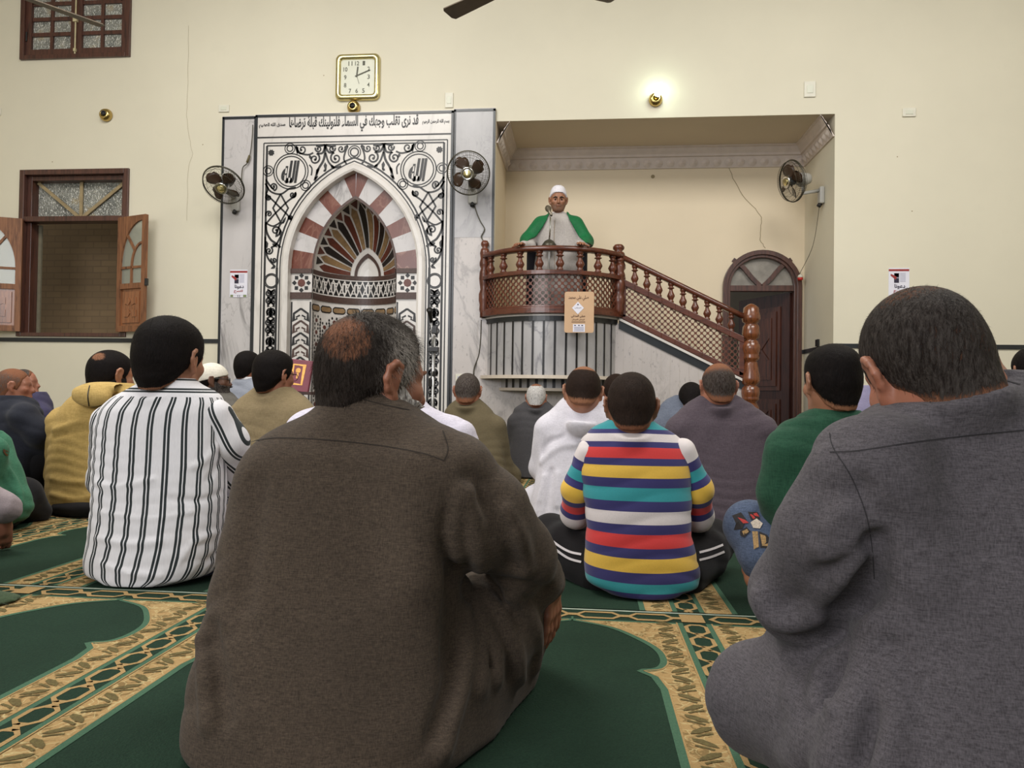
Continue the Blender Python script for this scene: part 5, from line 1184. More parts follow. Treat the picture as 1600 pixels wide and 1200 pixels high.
def mat_hair(name, dark, grey, skin):
    t = NT(name); v = t.coord(scale=(1, 1, .22)); n = t.noise(v, 240, 3, .7, .4); n2 = t.noise(t.coord(), 60, 3)
    hd, gr = t.attr('hd'), t.attr('gr')
    g = t.math('MULTIPLY', t.ramp(n, [(.35, (0, 0, 0, 1)), (.62, (1, 1, 1, 1))]), gr)
    hc = t.mix(g, t.mix(n2, shade(dark, .45), shade(dark, 1.5)), grey)
    m_ = t.math('ADD', hd, t.math('MULTIPLY', t.math('SUBTRACT', n, .5), .9)); mk = t.ramp(m_, [(.30, (0, 0, 0, 1)), (.66, (1, 1, 1, 1))])
    t.col(t.mix(mk, skin, hc)); t.bump(n, .8, .005); return t.done(.55, 0, Specular_IOR_Level=.07)
SKIN = {k: mat_skin('skin_'+k, c) for k, c in (('tan', lin(152, 104, 78)), ('red', lin(150, 98, 76)), ('brown', lin(128, 84, 60)), ('dark', lin(98, 66, 50)))}
SKC = {'tan': lin(138, 96, 72), 'red': lin(126, 84, 62), 'brown': lin(116, 76, 56), 'dark': lin(92, 62, 48)}
BLK, GRY, BRN, WHT = lin(22, 18, 17), lin(150, 142, 136), lin(40, 29, 24), lin(205, 200, 196)
_hm = {}
def hair_mat(dark, grey, sk):
    k = (dark, grey, sk)
    if k not in _hm: _hm[k] = mat_hair('hair_strands_look', dark, grey, SKC[sk])
    return _hm[k]
HLA = [-90, -65, -40, -15, 2, 20, 45, 70, 90]; HLZ = [-.092, -.088, -.066, -.030, -.008, -.02, .045, .066, .070]
def hair_sdf(t0, top=0.0, raise_=0.0, lo=0.0):
    def f(q):
        ang = np.degrees(np.arctan2(q[:, 1], np.abs(q[:, 0])+1e-6)); hl = np.interp(ang, HLA, HLZ)+lo+raise_*sstep(20, 80, ang)
        e = q[:, 2]-hl; t_ = .0015+(t0+top*sstep(.03, .11, q[:, 2]))*sstep(.0, .035, e)
        return np.maximum(bare(q)-t_, -e*.8)
    return f
def palm_and_fingers(w, d, n, s=1.0, curl=.5, side=1, spread=.12):
    """capsules of a hand: wrist w, finger direction d, palm normal n (towards what it rests on); thumb on the `side`"""
    d, n = Vector(d).normalized(), Vector(n).normalized(); x = d.cross(n).normalized()*side; fs = []; w = Vector(w)
    k0 = w+d*.095*s
    fs += [cap(w, w+d*.05*s, .026*s, .024*s)]+[cap(w+d*.03*s+x*(o*.6)*s, k0+x*o*s, .014*s, .0105*s) for o in (-.03, -.010, .010, .028)]
    for i, (o, L) in enumerate(((.030, .070), (.010, .079), (-.011, .074), (-.031, .058))):
        p = k0+x*o*s; dd = (d+x*spread*(1.2-.8*i)*.6).normalized(); r = .0092*s
        for j, f_ in enumerate((.45, .31, .24)):
            a = curl*(.5+.55*j); v_ = (dd*math.cos(a)+n*math.sin(a)); e = p+v_*L*f_*s; fs.append(cap(p, e, r, r*.9)); p = e; r *= .9
    p = w+d*.025*s+x*.028*s; 
    for j, L in enumerate((.042, .032, .026)):
        v_ = (d*(.55+.2*j)+x*(.75-.28*j)+n*.25).normalized(); e = p+v_*L*s; fs.append(cap(p, e, .0115*s-.001*j, .0105*s-.001*j)); p = e
    return lambda p_: union(p_, fs, .007)
PEOPLE = []
def wrinkle(seed, lam=.11, dirn=(0, .2, 1)):
    r = np.random.default_rng(seed); ph = r.uniform(0, 6, 6); dirn = np.array(dirn, float); dirn /= np.linalg.norm(dirn)
    def f(p):
        a = p @ dirn; w1 = np.sin(p[:, 0]*13+ph[0])+.6*np.sin(p[:, 1]*17+p[:, 2]*7+ph[1]); b = np.sin(2*PI*a/lam+1.5*w1+ph[2]); c = np.sin(2*PI*(p[:, 0]*.8-p[:, 2]*.6)/(lam*1.5)+1.2*w1+ph[3])
        m = .5+.5*np.sin(p[:, 2]*9+p[:, 0]*6+ph[4]); return .6*m*(1-2*np.abs(b)**.7)+.4*(1-m)*c
    return f
def march(px, py, fn, Y0, it=70):
    d = ray(px, py); d = np.array(d/d.y); o = np.array((0, 0, CAMH)); t_ = Y0
    for _ in range(it):
        s = float(fn((o+d*t_)[None])[0]); t_ += s*.7
        if abs(s) < 4e-4: break
        if t_ > Y0+2.5: return None
    return Vector(o+d*t_)
def surf_strip(mb, pts, w, fn, Y0, mi=0, lift=.002, k=6):
    P_ = smooth_pts(pts, k) if len(pts) > 2 else [tuple(np.array(pts[0])+(np.array(pts[1])-np.array(pts[0]))*i/k) for i in range(k+1)]
    vs = []; n = len(P_)
    for i, p in enumerate(P_):
        t_ = Vector(P_[min(i+1, n-1)])-Vector(P_[max(i-1, 0)]); t_.normalize(); nn = Vector((-t_.y, t_.x))*w/2
        for s in (1, -1):
            q = march(p[0]+nn.x*s, p[1]+nn.y*s, fn, Y0)
            if q is None: q = vs[-1] if vs else W(p[0], p[1], Y0)
            else: q = q-ray(p[0], p[1]).normalized()*lift
            vs.append(q)
    mb.add(vs, [(2*i, 2*i+2, 2*i+3, 2*i+1) for i in range(n-1)], mi)
def surf_patch(mb, pts, fn, Y0, mi=0, lift=.003):
    q = [march(x, y, fn, Y0) for x, y in pts]; c = march(sum(p[0] for p in pts)/len(pts), sum(p[1] for p in pts)/len(pts), fn, Y0)
    if c is None or any(a is None for a in q): return
    L = lambda a, p: a-ray(*p).normalized()*lift
    n = len(q); mb.add([L(c, pts[0])]+[L(a, p) for a, p in zip(q, pts)], [(0, i+1, (i+1) % n+1) for i in range(n)], mi)
def person(label, Y, rows, head, cloth, hair=None, arms=(), legs='cross', robe=False, trousers=None, skin='tan', vox=.008, bdep=(.06, .12, .15), lean=.06, wr=.004, wl=.11, k=.04, hands=(), group=None, folds=(), fat=0, extra=(), body_vox=None, sleeve_mat=None, attrs=None, wdir=(0, .2, 1), cloth_name=None, base_w=None, legpts=None, neck=.056, n=2.4, feet=True, sleeves=False, spread=.25, collar=-.105, hem=False, hip=(0, None)):
    rows = sorted(rows); nR = len(rows); tor = []
    zt = W(800, rows[0][0], Y).z
    for i, r in enumerate(rows):
        y, xl, xr = r[:3]; zz = W((xl+xr)/2, y, Y).z; u = max(0., min(1., zz/max(zt, .3))); cy = Y+lean*(u-.35)
        a, b = W(xl, y, cy), W(xr, y, cy); f = 1-u; bb = float(np.interp(f, (0, .18, .5, 1), (bdep[0], bdep[1]*.92, bdep[1], bdep[2])))
        tor.append((max(a.z, .012), (b.x-a.x)/2, min(bb, (b.x-a.x)/2*1.15), (a.x+b.x)/2, cy))
    z_ = -1; T2 = []
    for r in sorted(tor):
        if r[0] > z_+1e-4: T2.append(r); z_ = r[0]
    if T2[0][0] > .05 and not hem: T2 = [(.012, T2[0][1]*.97, T2[0][2], T2[0][3], T2[0][4])]+T2
    tor = T2; ts_ = stack(tor, n); core = stack([(z, a, b, x, y) for z, a, b, x, y in tor], n, -.03)
    cx, top = tor[0][3], tor[-1]
    midx = float(np.mean([r[3] for r in tor])); root = empty('person', (midx, Y, 0), label, 'person', group); D_ = {}
    # head
    hx, htop, hw, dY = head[:4]; yaw, pitch, roll = head[4:7]; Rh = rot_head(yaw, pitch, roll); Yh = Y+dY
    ht = (hair or {}).get('t', .004); ex = math.sqrt(((CRR*Rh[0])**2).sum()); ez = math.sqrt(((CRR*Rh[2])**2).sum())
    s = ((W(hx+hw/2, htop, Yh).x-W(hx-hw/2, htop, Yh).x)/2*F/math.hypot(F, hx-800))/(ex+ht); s = max(.7, min(1.25, s)); ctr = W(hx, htop, Yh); Hc = np.array((ctr.x, Yh, ctr.z-(ez+ht)*s))-Rh @ CRC*s
    loc = lambda p: ((p-Hc) @ Rh)/s; glob = lambda q: Vector(Rh @ np.array(q)*s+Hc); skull = HEADFAT if fat else HEAD
    nb = (top[3], top[4], top[0]-.05)
    arms_ = []; hand_f = []
    for A in arms: arms_.append([(W(x, y, Y+d), r) for x, y, d, r in A])
    for (x, y, d, dr, nr, cu, sd) in hands: hand_f.append(palm_and_fingers(W(x, y, Y+d), dr, nr, .95*min(s, 1.02), cu, sd))
    if legpts: LG = [[(W(x, y, Y+d), r) for x, y, d, r in L] for L in legpts]
    elif legs == 'cross':
        bw = s*1.0; LG = []
        for sg in (-1, 1): LG.append([((cx+sg*.10*bw, Y+.03, .115), .10*bw), ((cx+sg*spread*bw, Y+.30, .13), .072*bw), ((cx-sg*.10*bw, Y+.37, .075), .055*bw)])
    else: LG = []
    core_arm = [chain([(p, r*.62) for p, r in A], .02) for A in arms_]; core_leg = [chain([(p, r*.72) for p, r in L], .02) for L in LG]
    nk = cap(glob((0, -.022, -.055)), nb, neck*s, (neck+.006)*s)
    def body_f(p):
        d = smin(skull(loc(p))*s, nk(p), .035); d = smin(d, np.maximum(core(p), p[:, 2]-top[0]+.02), .03)
        for f in core_arm+core_leg: d = smin(d, f(p), .02)
        for f in hand_f: d = smin(d, f(p), .012)
        if extra: 
            for f in extra: d = smin(d, f(p), .012)
        return np.maximum(d, .010-p[:, 2])
    pts = [glob(q) for q in ((.1, .12, .14), (-.1, -.12, -.13), (.1, -.12, .14), (-.1, .12, -.13))]+[(r[3]+sg*r[1], r[4]+sb*r[2], r[0]) for r in tor for sg in (-1, 1) for sb in (-1, 1)]+[p for A in arms_+LG for p, r in A]
    for (x, y, d, dr, nr, cu, sd) in hands: pts.append(W(x, y, Y+d)+Vector(dr).normalized()*.2)
    lo, hi = grid_bounds(*pts, pad=.06)
    lo[2] = -.02
    v, q = nets(body_f, lo, hi, body_vox or vox); D_['body'] = mesh_obj('body', v, q, SKIN[skin], root)
    # clothes
    armf = [chain(A, .03) for A in arms_]; legf = [chain(L, .03) for L in LG]; wf = wrinkle(abs(hash(label)) % 999 if False else len(label)*7+int(hx), wl, wdir)
    cover = [ell((cx, Y+.22, .07), (min(.33, spread+.05)*s, .24, .10))] if robe and not legpts else []
    hi2 = hi+.05; lo2 = lo-.05; lo2[2] = -.02
    nb0 = np.array(nb, float)-(0, 0, .03); colf = cap(nb0, glob((0, -.030, collar)), (neck+.022)*s, (neck+.009)*s); ct_ = glob((0, -.030, collar)); cn_ = Rh @ np.array((0, -.25, 1.0)); cn_ /= np.linalg.norm(cn_); FO = []
    def cloth_f(p):
        d = ts_(p)
        if not sleeves:
            for f in armf: d = smin(d, f(p), k)
        if robe:
            for f in legf+cover: d = smin(d, f(p), .05)
        d = smin(d, smax(colf(p), (p-np.array(ct_)) @ cn_-.004, .008), .02)
        for C_, wd_, am_ in FO: d = d-max(am_, -.013)*np.exp(-(np.maximum(C_(p), 0)/wd_)**2)
        return np.maximum(d+wr*wf(p), .008-p[:, 2])
    FQ = []
    for fo, wd_, am_ in folds:
        pq = [march(x, y, cloth_f, Y-.5) for x, y in smooth_pts(fo, 3)]; pq = [x for x in pq if x is not None]
        if len(pq) > 1: FQ.append((chain([(x, .0005) for x in pq], .002), wd_, am_))
    FO.extend(FQ)
    v, q = nets(cloth_f, lo2, hi2, vox); at = attrs(v, ts_, armf) if attrs else None
    nm = cloth_name or ('robe' if robe else 'shirt'); D_[nm] = mesh_obj(nm, v, q, cloth, root, at); D_['f'] = cloth_f
    if sleeves:
        for A, f in zip(arms_, armf):
            g = lambda p, f=f: f(p)+wr*wf(p); lo3, hi3 = grid_bounds(*[p for p, r in A], pad=max(r for p, r in A)+.03); v, q = nets(g, lo3, hi3, vox); mesh_obj('sleeve', v, q, sleeve_mat or cloth, root, sleeves(v, A))
    if trousers is not None and LG:
        mx_ = max(r[1] for r in tor); hp = ell((cx+hip[0], Y+.05, .10), (hip[1] or min(mx_*.88, .20), .105, .10)) if not hem else ell((cx, Y-.005, .05), (mx_*1.0, .172, .075))
        def tf(p): 
            d = hp(p)
            for f in legf: d = smin(d, f(p), .035)
            return np.maximum(d+.003*wf(p), .007-p[:, 2])
        v, q = nets(tf, lo2, hi2, vox); D_['trousers'] = mesh_obj('trousers', v, q, trousers, root); D_['tf'] = tf
    # hair
    if hair:
        hf = hair_sdf(ht, hair.get('top', 0), hair.get('raise', 0), hair.get('lo', 0)); v, q = nets(hf, (-.13, -.15, -.15), (.13, .13, .16), .0045 if vox < .007 else .006)
        ang = np.degrees(np.arctan2(v[:, 1], np.abs(v[:, 0])+1e-6)); hl = np.interp(ang, HLA, HLZ)+hair.get('lo', 0)+hair.get('raise', 0)*sstep(20, 80, ang)
        hd = hair.get('d', 1.0)*sstep(-.002, hair.get('fade', .02), v[:, 2]-hl)
        for (c, r, amt) in hair.get('bald', ()): dd = np.linalg.norm((v-np.array(c))/np.array(r), axis=1); hd = hd*(1-amt*(1-sstep(.6, 1.25, dd)))
        gfn = hair.get('grey', 0.0); gr = gfn(v) if callable(gfn) else np.full(len(v), gfn)
        if hair.get('strands'):
            cnt, L0, wd_ = hair['strands']; nrm = v-CRC; nrm = nrm/CRR**2; nrm /= np.linalg.norm(nrm, axis=1)[:, None]; w_ = np.clip(hd, .4 if hair.get('bald') else .02, 1)*(v[:, 2] > -.11)*(np.abs(bare(v)-0) < .05); pk = rng.choice(len(v), cnt, p=w_/w_.sum())
            crown = np.array(hair.get('crown', (0, -.06, .10))); fl_ = (v[pk]-crown); fl_[:, 2] -= .05; fl_ -= (fl_*nrm[pk]).sum(1)[:, None]*nrm[pk]; fl_ /= np.linalg.norm(fl_, axis=1)[:, None]+1e-9; fl_ += rng.normal(0, .28, fl_.shape); ln_ = L0*rng.uniform(.5, 1.2, cnt)[:, None]
            lift_ = hair.get('lift', .35); a = v[pk]-nrm[pk]*.001; b = a+(fl_*.6+nrm[pk]*lift_)*ln_*.5; c = b+(fl_*.9+nrm[pk]*lift_*.15)*ln_*.5; sd = np.cross(fl_, nrm[pk]); sd /= np.linalg.norm(sd, axis=1)[:, None]+1e-9; sd *= wd_/2
            V2 = np.concatenate([a-sd, a+sd, b-sd*.8, b+sd*.8, c-sd*.15, c+sd*.15]); i_ = np.arange(cnt)+len(v); Q2 = np.concatenate([np.stack([i_, i_+cnt, i_+3*cnt, i_+2*cnt], 1), np.stack([i_+2*cnt, i_+3*cnt, i_+5*cnt, i_+4*cnt], 1)])
            hd = np.concatenate([hd]+[np.full(cnt, 1.4)]*6); g2 = gr[pk]*1.2*(rng.random(cnt) < np.clip(gr[pk]*1.1, 0, 1)); gr = np.concatenate([gr]+[g2*1.6]*6); v = np.concatenate([v, V2]); q = np.concatenate([q, Q2])
        D_['hair'] = mesh_obj('hair', (v @ Rh.T)*s+Hc, q, hair_mat(hair.get('c', BLK), hair.get('g', GRY), skin), root, {'hd': hd, 'gr': gr})
    if head[7:] and head[7].get('beard'):
        B = head[7]['beard']
        def bf(q_):
            d = skull(q_, False)-B.get('t', .003)
            if B.get('long'): d = smin(d, union(q_, [ell((0, .062, -.13), (.046, .034, .07)), ell((0, .05, -.09), (.06, .045, .05))], .03), .02)
            e = np.maximum(q_[:, 2]-np.interp(q_[:, 1], (-.02, .02, .05, .085, .1), (-.01, .004, -.026, -.034, -.038)), .002-q_[:, 1]-(.0 if not B.get('long') else .02)); lips = ell((0, .095, -.060), (.024, .03, .012))(q_)
            return np.maximum(np.maximum(d, e), -lips)
        v, q = nets(bf, (-.12, -.06, -.22), (.12, .15, .06), .005); D_['beard'] = mesh_obj('beard', (v @ Rh.T)*s+Hc, q, hair_mat(B.get('c', BLK), B.get('g', GRY), skin), root, {'hd': np.full(len(v), B.get('d', .8)), 'gr': np.full(len(v), B.get('grey', 0))})
    if head[7:] and head[7].get('features', True) or not head[7:]:
        m = MB()
        for sg in (-1, 1): m.tube([glob((sg*.014, .0975, .0215)), glob((sg*.032, .092, .026)), glob((sg*.052, .073, .019))], [.003*s, .004*s, .002*s], 6)
        ob = m.build('eyebrows', hair_mat(BLK, GRY, skin), D_['body'], True) if vox < .0085 or (head[7:] and head[7].get('face')) else None
        if head[7:] and head[7].get('face'):
            for sg in (-1, 1):
                m = MB(); c = glob((sg*.032, .0868, .0)); m.lathe([(0, -.001), (.0055*s, -.0005), (.0055*s, .0008), (0, .0012)], c, 10, Matrix(Rh.tolist()) @ Matrix.Rotation(-PI/2, 3, 'X')); m.build('iris', mat_plain('dark_iris', lin(26, 18, 14), .2), D_['body'], True)
    D_['glob'] = glob; D_['root'] = root; D_['s'] = s; D_['loc'] = loc; D_['Rh'] = Rh; D_['Hc'] = Hc
    return D_
def wear_cap(D_, f, mt, name='cap', vox=.005):
    v, q = nets(f, (-.15, -.16, -.1), (.15, .16, .24), vox); return mesh_obj(name, (v @ D_['Rh'].T)*D_['s']+D_['Hc'], q, mt, D_['root'])
def spectacles(D_):
    g = D_['glob']; m = MB()
    for s in (-1, 1):
        m.tube([g((s*.033+.024*math.cos(a), .104, .0+.018*math.sin(a))) for a in np.linspace(0, 2*PI, 17)], .0014, 6, None, False); m.tube([g((s*.057, .102, .006)), g((s*.080, .08, .012)), g((s*.084, .0, .02)), g((s*.086, -.012, .008))], .002, 6)
    m.tube([g((-.009, .106, .004)), g((.009, .106, .004))], .0014, 6); o = m.build('spectacles', M['black_plastic'], D_['root'], True); return o
# ================================================================== the congregation
KX = lin
# --- 1. brown-robed man in front, head turned right
C1 = mat_cloth('brown_heather_wool', KX(54, 46, 39), KX(90, 77, 65), 520, .5)
gfn = lambda v: np.clip(.04+.9*sstep(.045, .085, v[:, 0])*sstep(-.05, .02, v[:, 1])+.18*sstep(.07, .1, v[:, 2]), 0, 1)
p1 = person('man in a brown robe from behind, grey-streaked balding head turned right', 1.27,
    [(602, 528, 606), (618, 512, 630), (640, 497, 652), (660, 458, 688), (680, 424, 718), (700, 400, 738), (730, 380, 742), (780, 372, 728), (850, 356, 720), (920, 342, 718), (1000, 326, 716), (1080, 308, 722), (1140, 306, 720), (1200, 316, 705), (1260, 330, 690)],
    (581, 489, 158, .07, 46, 6, 4, {'beard': {'t': .004, 'd': .72, 'grey': 1.2, 'g': WHT}}), C1,
    hair={'t': .007, 'd': 1.0, 'c': KX(40, 33, 29), 'g': KX(168, 160, 152), 'grey': gfn, 'fade': .015, 'bald': [((.040, -.082, .060), (.062, .05, .046), .56), ((.0, -.07, .085), (.055, .05, .03), .4)], 'strands': (11000, .024, .0006), 'lift': .4},
    arms=[[(700, 755, .02, .080), (760, 806, .05, .076), (812, 868, .12, .064), (834, 900, .22, .052), (852, 908, .28, .042)], [(462, 745, .03, .070), (412, 930, .10, .06), (450, 985, .32, .05)]],
    hands=[(859, 893, .29, (.06, .10, -1), (-.9, .35, 0), .22, -1), (425, 985, .34, (.7, .5, -.3), (0, .3, -1), .5, 1)],
    legpts=[[(640, 1150, .02, .12), (750, 982, .18, .105), (800, 970, .33, .080), (772, 1040, .42, .075), (600, 1080, .55, .06)], [(690, 1130, .10, .11), (785, 1045, .28, .075)], [(430, 1150, .0, .115), (398, 1085, .18, .095), (450, 1060, .40, .075), (560, 1080, .5, .06)]],
    robe=True, skin='red', vox=.0056, body_vox=.0048, collar=-.088, lean=.10, bdep=(.055, .125, .165), wr=.0035, wl=.17, k=.05, fat=1, n=2.6,
    folds=[([(722, 770), (708, 830), (716, 880)], 0.0132, 0.0272), ([(735, 770), (742, 830), (752, 885)], 0.0132, 0.0218), ([(716, 880), (706, 900), (712, 960), (700, 1040)], 0.0154, -0.0326), ([(722, 915), (745, 960), (770, 1010), (775, 1060)], 0.0132, 0.0299), ([(740, 912), (785, 960), (805, 1010), (812, 1060)], 0.0143, 0.0272), ([(735, 940), (758, 990), (764, 1040)], 0.0110, -0.0272), ([(722, 960), (728, 1020), (712, 1100), (690, 1170)], 0.0154, 0.0326), ([(712, 975), (706, 1060), (680, 1150)], 0.0132, -0.0218), ([(800, 930), (838, 985), (835, 1040)], 0.0154, 0.0245), ([(760, 905), (810, 912), (855, 922)], 0.0110, -0.0272), ([(330, 985), (342, 1050), (352, 1120)], 0.0143, -0.0272), ([(318, 1000), (322, 1060), (326, 1130)], 0.0143, 0.0218), ([(790, 800), (815, 850), (820, 890)], 0.0154, 0.0190), ([(750, 780), (790, 830), (800, 880)], 0.0132, -0.0163), ([(400, 760), (392, 850), (380, 940)], 0.0220, -0.0163), ([(560, 700), (575, 800), (570, 900)], 0.0550, -0.0163), ([(640, 730), (655, 800), (650, 900)], 0.0440, 0.0163), ([(712, 905), (704, 980), (712, 1060), (690, 1140)], .022, -.022), ([(728, 930), (748, 1000), (748, 1070)], .022, .018), ([(708, 800), (700, 850), (712, 892)], .018, -.022), ([(775, 925), (800, 985), (800, 1050)], .016, -.014), ([(735, 750), (775, 790), (795, 830)], .02, -.012)])
def seam(D_, segs, mt, Y0):
    m = MB()
    for pts, w in segs: surf_strip(m, pts, w, D_['f'], Y0, 0, .0012)
    m.build('seam', mt, D_['robe'] if 'robe' in D_ else D_['shirt'])
SD = mat_cloth('brown_seam_thread', KX(44, 38, 33)); SG = mat_cloth('charcoal_seam_thread', KX(48, 46, 48))
seam(p1, [([(386, 692), (430, 684), (520, 688), (600, 697), (660, 708), (694, 720)], 1.6), ([(694, 720), (700, 700), (692, 672)], 1.4), ([(520, 612), (560, 622), (600, 632), (640, 640)], 1.3)], SD, .7)
# --- 2. charcoal-robed man at the right edge, head bowed and tilted
C2 = mat_cloth('charcoal_heather_wool', KX(66, 62, 65), KX(98, 93, 97), 560, .4)
p2 = person('man in a charcoal robe at the right edge, cropped head bowed and tilted', .97,
    [(578, 1450, 1600), (596, 1425, 1625), (615, 1400, 1650), (640, 1366, 1690), (662, 1335, 1725), (690, 1312, 1755), (720, 1304, 1775), (780, 1316, 1785), (850, 1334, 1780), (920, 1344, 1770), (1000, 1346, 1770), (1080, 1334, 1780), (1160, 1322, 1790), (1240, 1320, 1790), (1330, 1330, 1780)],
    (1440, 450, 200, .07, -4, 20, -17), C2,
    hair={'t': .0035, 'd': .93, 'c': KX(33, 27, 24), 'g': KX(130, 122, 116), 'grey': .16, 'fade': .045, 'lo': -.012, 'bald': [((.0, -.05, .10), (.06, .06, .04), .34), ((0, -.085, .0), (.06, .04, .05), .22)], 'strands': (9000, .0075, .0006), 'lift': .5},
    arms=[[(1352, 745, .02, .068), (1296, 835, .05, .064), (1244, 930, .12, .058), (1262, 958, .22, .054), (1330, 940, .36, .046)], [(1770, 735, .02, .09), (1830, 900, .1, .075), (1760, 960, .3, .05)]],
    hands=[(1345, 935, .39, (.9, .35, .2), (.1, -.3, -1), .6, -1)],
    legpts=[[(1410, 1180, .02, .115), (1290, 1120, .14, .10), (1196, 1092, .24, .085), (1300, 1085, .40, .07), (1480, 1090, .48, .055)], [(1700, 1180, .02, .125), (1860, 1110, .22, .09), (1700, 1080, .42, .07)]],
    robe=True, skin='red', vox=.0054, body_vox=.0045, collar=-.070, lean=.13, bdep=(.055, .12, .16), wr=.0032, wl=.16, k=.045, neck=.062, n=2.6,
    folds=[([(1360, 790), (1330, 800), (1300, 825)], 0.0132, 0.0218), ([(1362, 815), (1330, 845), (1290, 860)], 0.0132, 0.0272), ([(1350, 840), (1310, 880), (1280, 900)], 0.0121, -0.0218), ([(1345, 870), (1300, 920), (1270, 950)], 0.0132, 0.0272), ([(1345, 760), (1358, 830), (1352, 900), (1350, 960)], 0.0154, -0.0326), ([(1188, 935), (1200, 962), (1232, 972), (1270, 960)], 0.0132, 0.0326), ([(1180, 965), (1215, 990), (1260, 995)], 0.0110, -0.0245), ([(1350, 985), (1330, 1020), (1290, 1050), (1280, 1100)], 0.0143, 0.0299), ([(1345, 1010), (1310, 1050), (1300, 1100)], 0.0132, -0.0299), ([(1362, 1010), (1352, 1070), (1330, 1130), (1310, 1190)], 0.0154, 0.0354), ([(1375, 1030), (1372, 1100), (1350, 1180)], 0.0143, -0.0299), ([(1390, 1040), (1395, 1120), (1380, 1200)], 0.0154, 0.0272), ([(1330, 1110), (1280, 1140), (1250, 1195)], 0.0154, 0.0245), ([(1240, 1080), (1250, 1130), (1235, 1190)], 0.0220, 0.0136), ([(1420, 700), (1440, 800), (1430, 900)], 0.0550, 0.0163), ([(1500, 740), (1515, 850), (1500, 950)], 0.0550, -0.0163), ([(1372, 985), (1358, 1060), (1328, 1130), (1300, 1205)], .030, .030), ([(1392, 1010), (1384, 1090), (1352, 1180)], .018, -.026), ([(1345, 1000), (1322, 1070), (1280, 1120)], .018, -.022), ([(1362, 800), (1366, 870), (1356, 950)], .020, -.022), ([(1340, 905), (1290, 940), (1240, 950)], .02, -.014)])
seam(p2, [([(1296, 706), (1340, 704), (1420, 692), (1500, 682), (1600, 672)], 1.8), ([(1296, 676), (1302, 700), (1330, 745), (1352, 800), (1362, 850), (1366, 905)], 1.6), ([(1452, 628), (1500, 600), (1545, 590), (1595, 600)], 1.5)], SG, .5)
# --- 3. striped shirt
def stripe_mat(yoke=False):
    t = NT('white_shirt_black_double_stripes'); u = t.attr('su')
    if yoke: g = t.math('GREATER_THAN', t.attr('sz'), YOKE); m_ = t.n('ShaderNodeMix', data_type='FLOAT'); t.l(g, m_.inputs[0]); t.l(u, m_.inputs[2]); t.l(t.math('MULTIPLY', t.attr('sz'), 25.0), m_.inputs[3]); u = m_.outputs[0]
    fr = t.math('FRACT', u)
    s = t.ramp(fr, [(0, (1, 1, 1, 1)), (.33, (0, 0, 0, 1)), (.48, (1, 1, 1, 1)), (.55, (0, 0, 0, 1)), (.70, (1, 1, 1, 1))], True); n = t.noise(t.coord(scale=(1, 1, .1)), 300, 2)
    t.col(t.mix(s, lin(26, 34, 36), t.mix(n, lin(205, 202, 205), lin(226, 224, 226)))); t.bump(n, .2, .001); return t.done(.85, 0, Sheen_Weight=.1)
YOKE = W(255, 620, 2.27).z
ST = stripe_mat(True); ST2 = stripe_mat()
def su_attr(v, ts_, armf):
    zt, T = ts_.T; cx = np.interp(v[:, 2], zt, T[2]); a = np.interp(v[:, 2], zt, T[0]); cy = np.interp(v[:, 2], zt, T[3]); bb = np.interp(v[:, 2], zt, T[1]); u = np.arctan2((v[:, 0]-cx)/a, -(v[:, 1]-cy)/bb)*.185/.0462+.02
    return {'su': u, 'sz': v[:, 2]}
def su_sleeve(v, A):
    a, b = A3(A[0][0]), A3(A[1][0]); d = (b-a)/np.linalg.norm(b-a); sd = np.cross(d, (0, 1, 0)); sd /= np.linalg.norm(sd); return {'su': ((v-a) @ sd)/.0462+.1}
p3 = person('seated man in a white shirt with black double stripes, thick black hair', 2.3,
    [(590, 236, 298), (600, 222, 312), (612, 196, 338), (622, 176, 348), (640, 161, 350), (665, 155, 350), (720, 152, 350), (790, 152, 348), (840, 148, 345), (868, 142, 340), (890, 146, 330), (910, 158, 312), (926, 182, 288)],
    (265, 497, 100, .03, 9, 4, 0), ST, hair={'t': .013, 'top': .006, 'd': 1.2, 'grey': .0, 'fade': .012, 'strands': (3000, .012, .0009)}, attrs=su_attr, sleeves=su_sleeve, sleeve_mat=ST2,
    arms=[[(336, 650, .02, .058), (358, 690, .05, .060), (356, 742, .14, .058), (352, 765, .18, .052)], [(172, 660, .02, .06), (168, 750, .12, .06), (190, 800, .24, .045)]],
    hands=[(352, 800, .34, (-.5, .6, -.3), (0, 0, -1), .5, -1)], hip=(.035, .225), trousers=mat_cloth('navy_denim', KX(40, 44, 78), KX(54, 58, 94), 300), skin='tan', vox=.0068, lean=.05, bdep=(.055, .115, .145), wr=.0022, wl=.085, wdir=(.15, .1, 1), folds=[([(150, 755), (190, 760), (240, 748)], .008, .006), ([(160, 800), (230, 812), (300, 800)], .008, .007), ([(345, 770), (310, 782), (260, 778)], .008, -.006), ([(150, 840), (200, 850), (250, 846)], .009, .007), ([(340, 830), (300, 850), (280, 880)], .009, .007), ([(345, 860), (320, 880), (300, 910)], .009, -.007), ([(160, 880), (200, 895), (250, 900)], .009, .007), ([(345, 690), (320, 720), (300, 730)], .010, .006), ([(345, 720), (325, 750)], .008, -.006)])
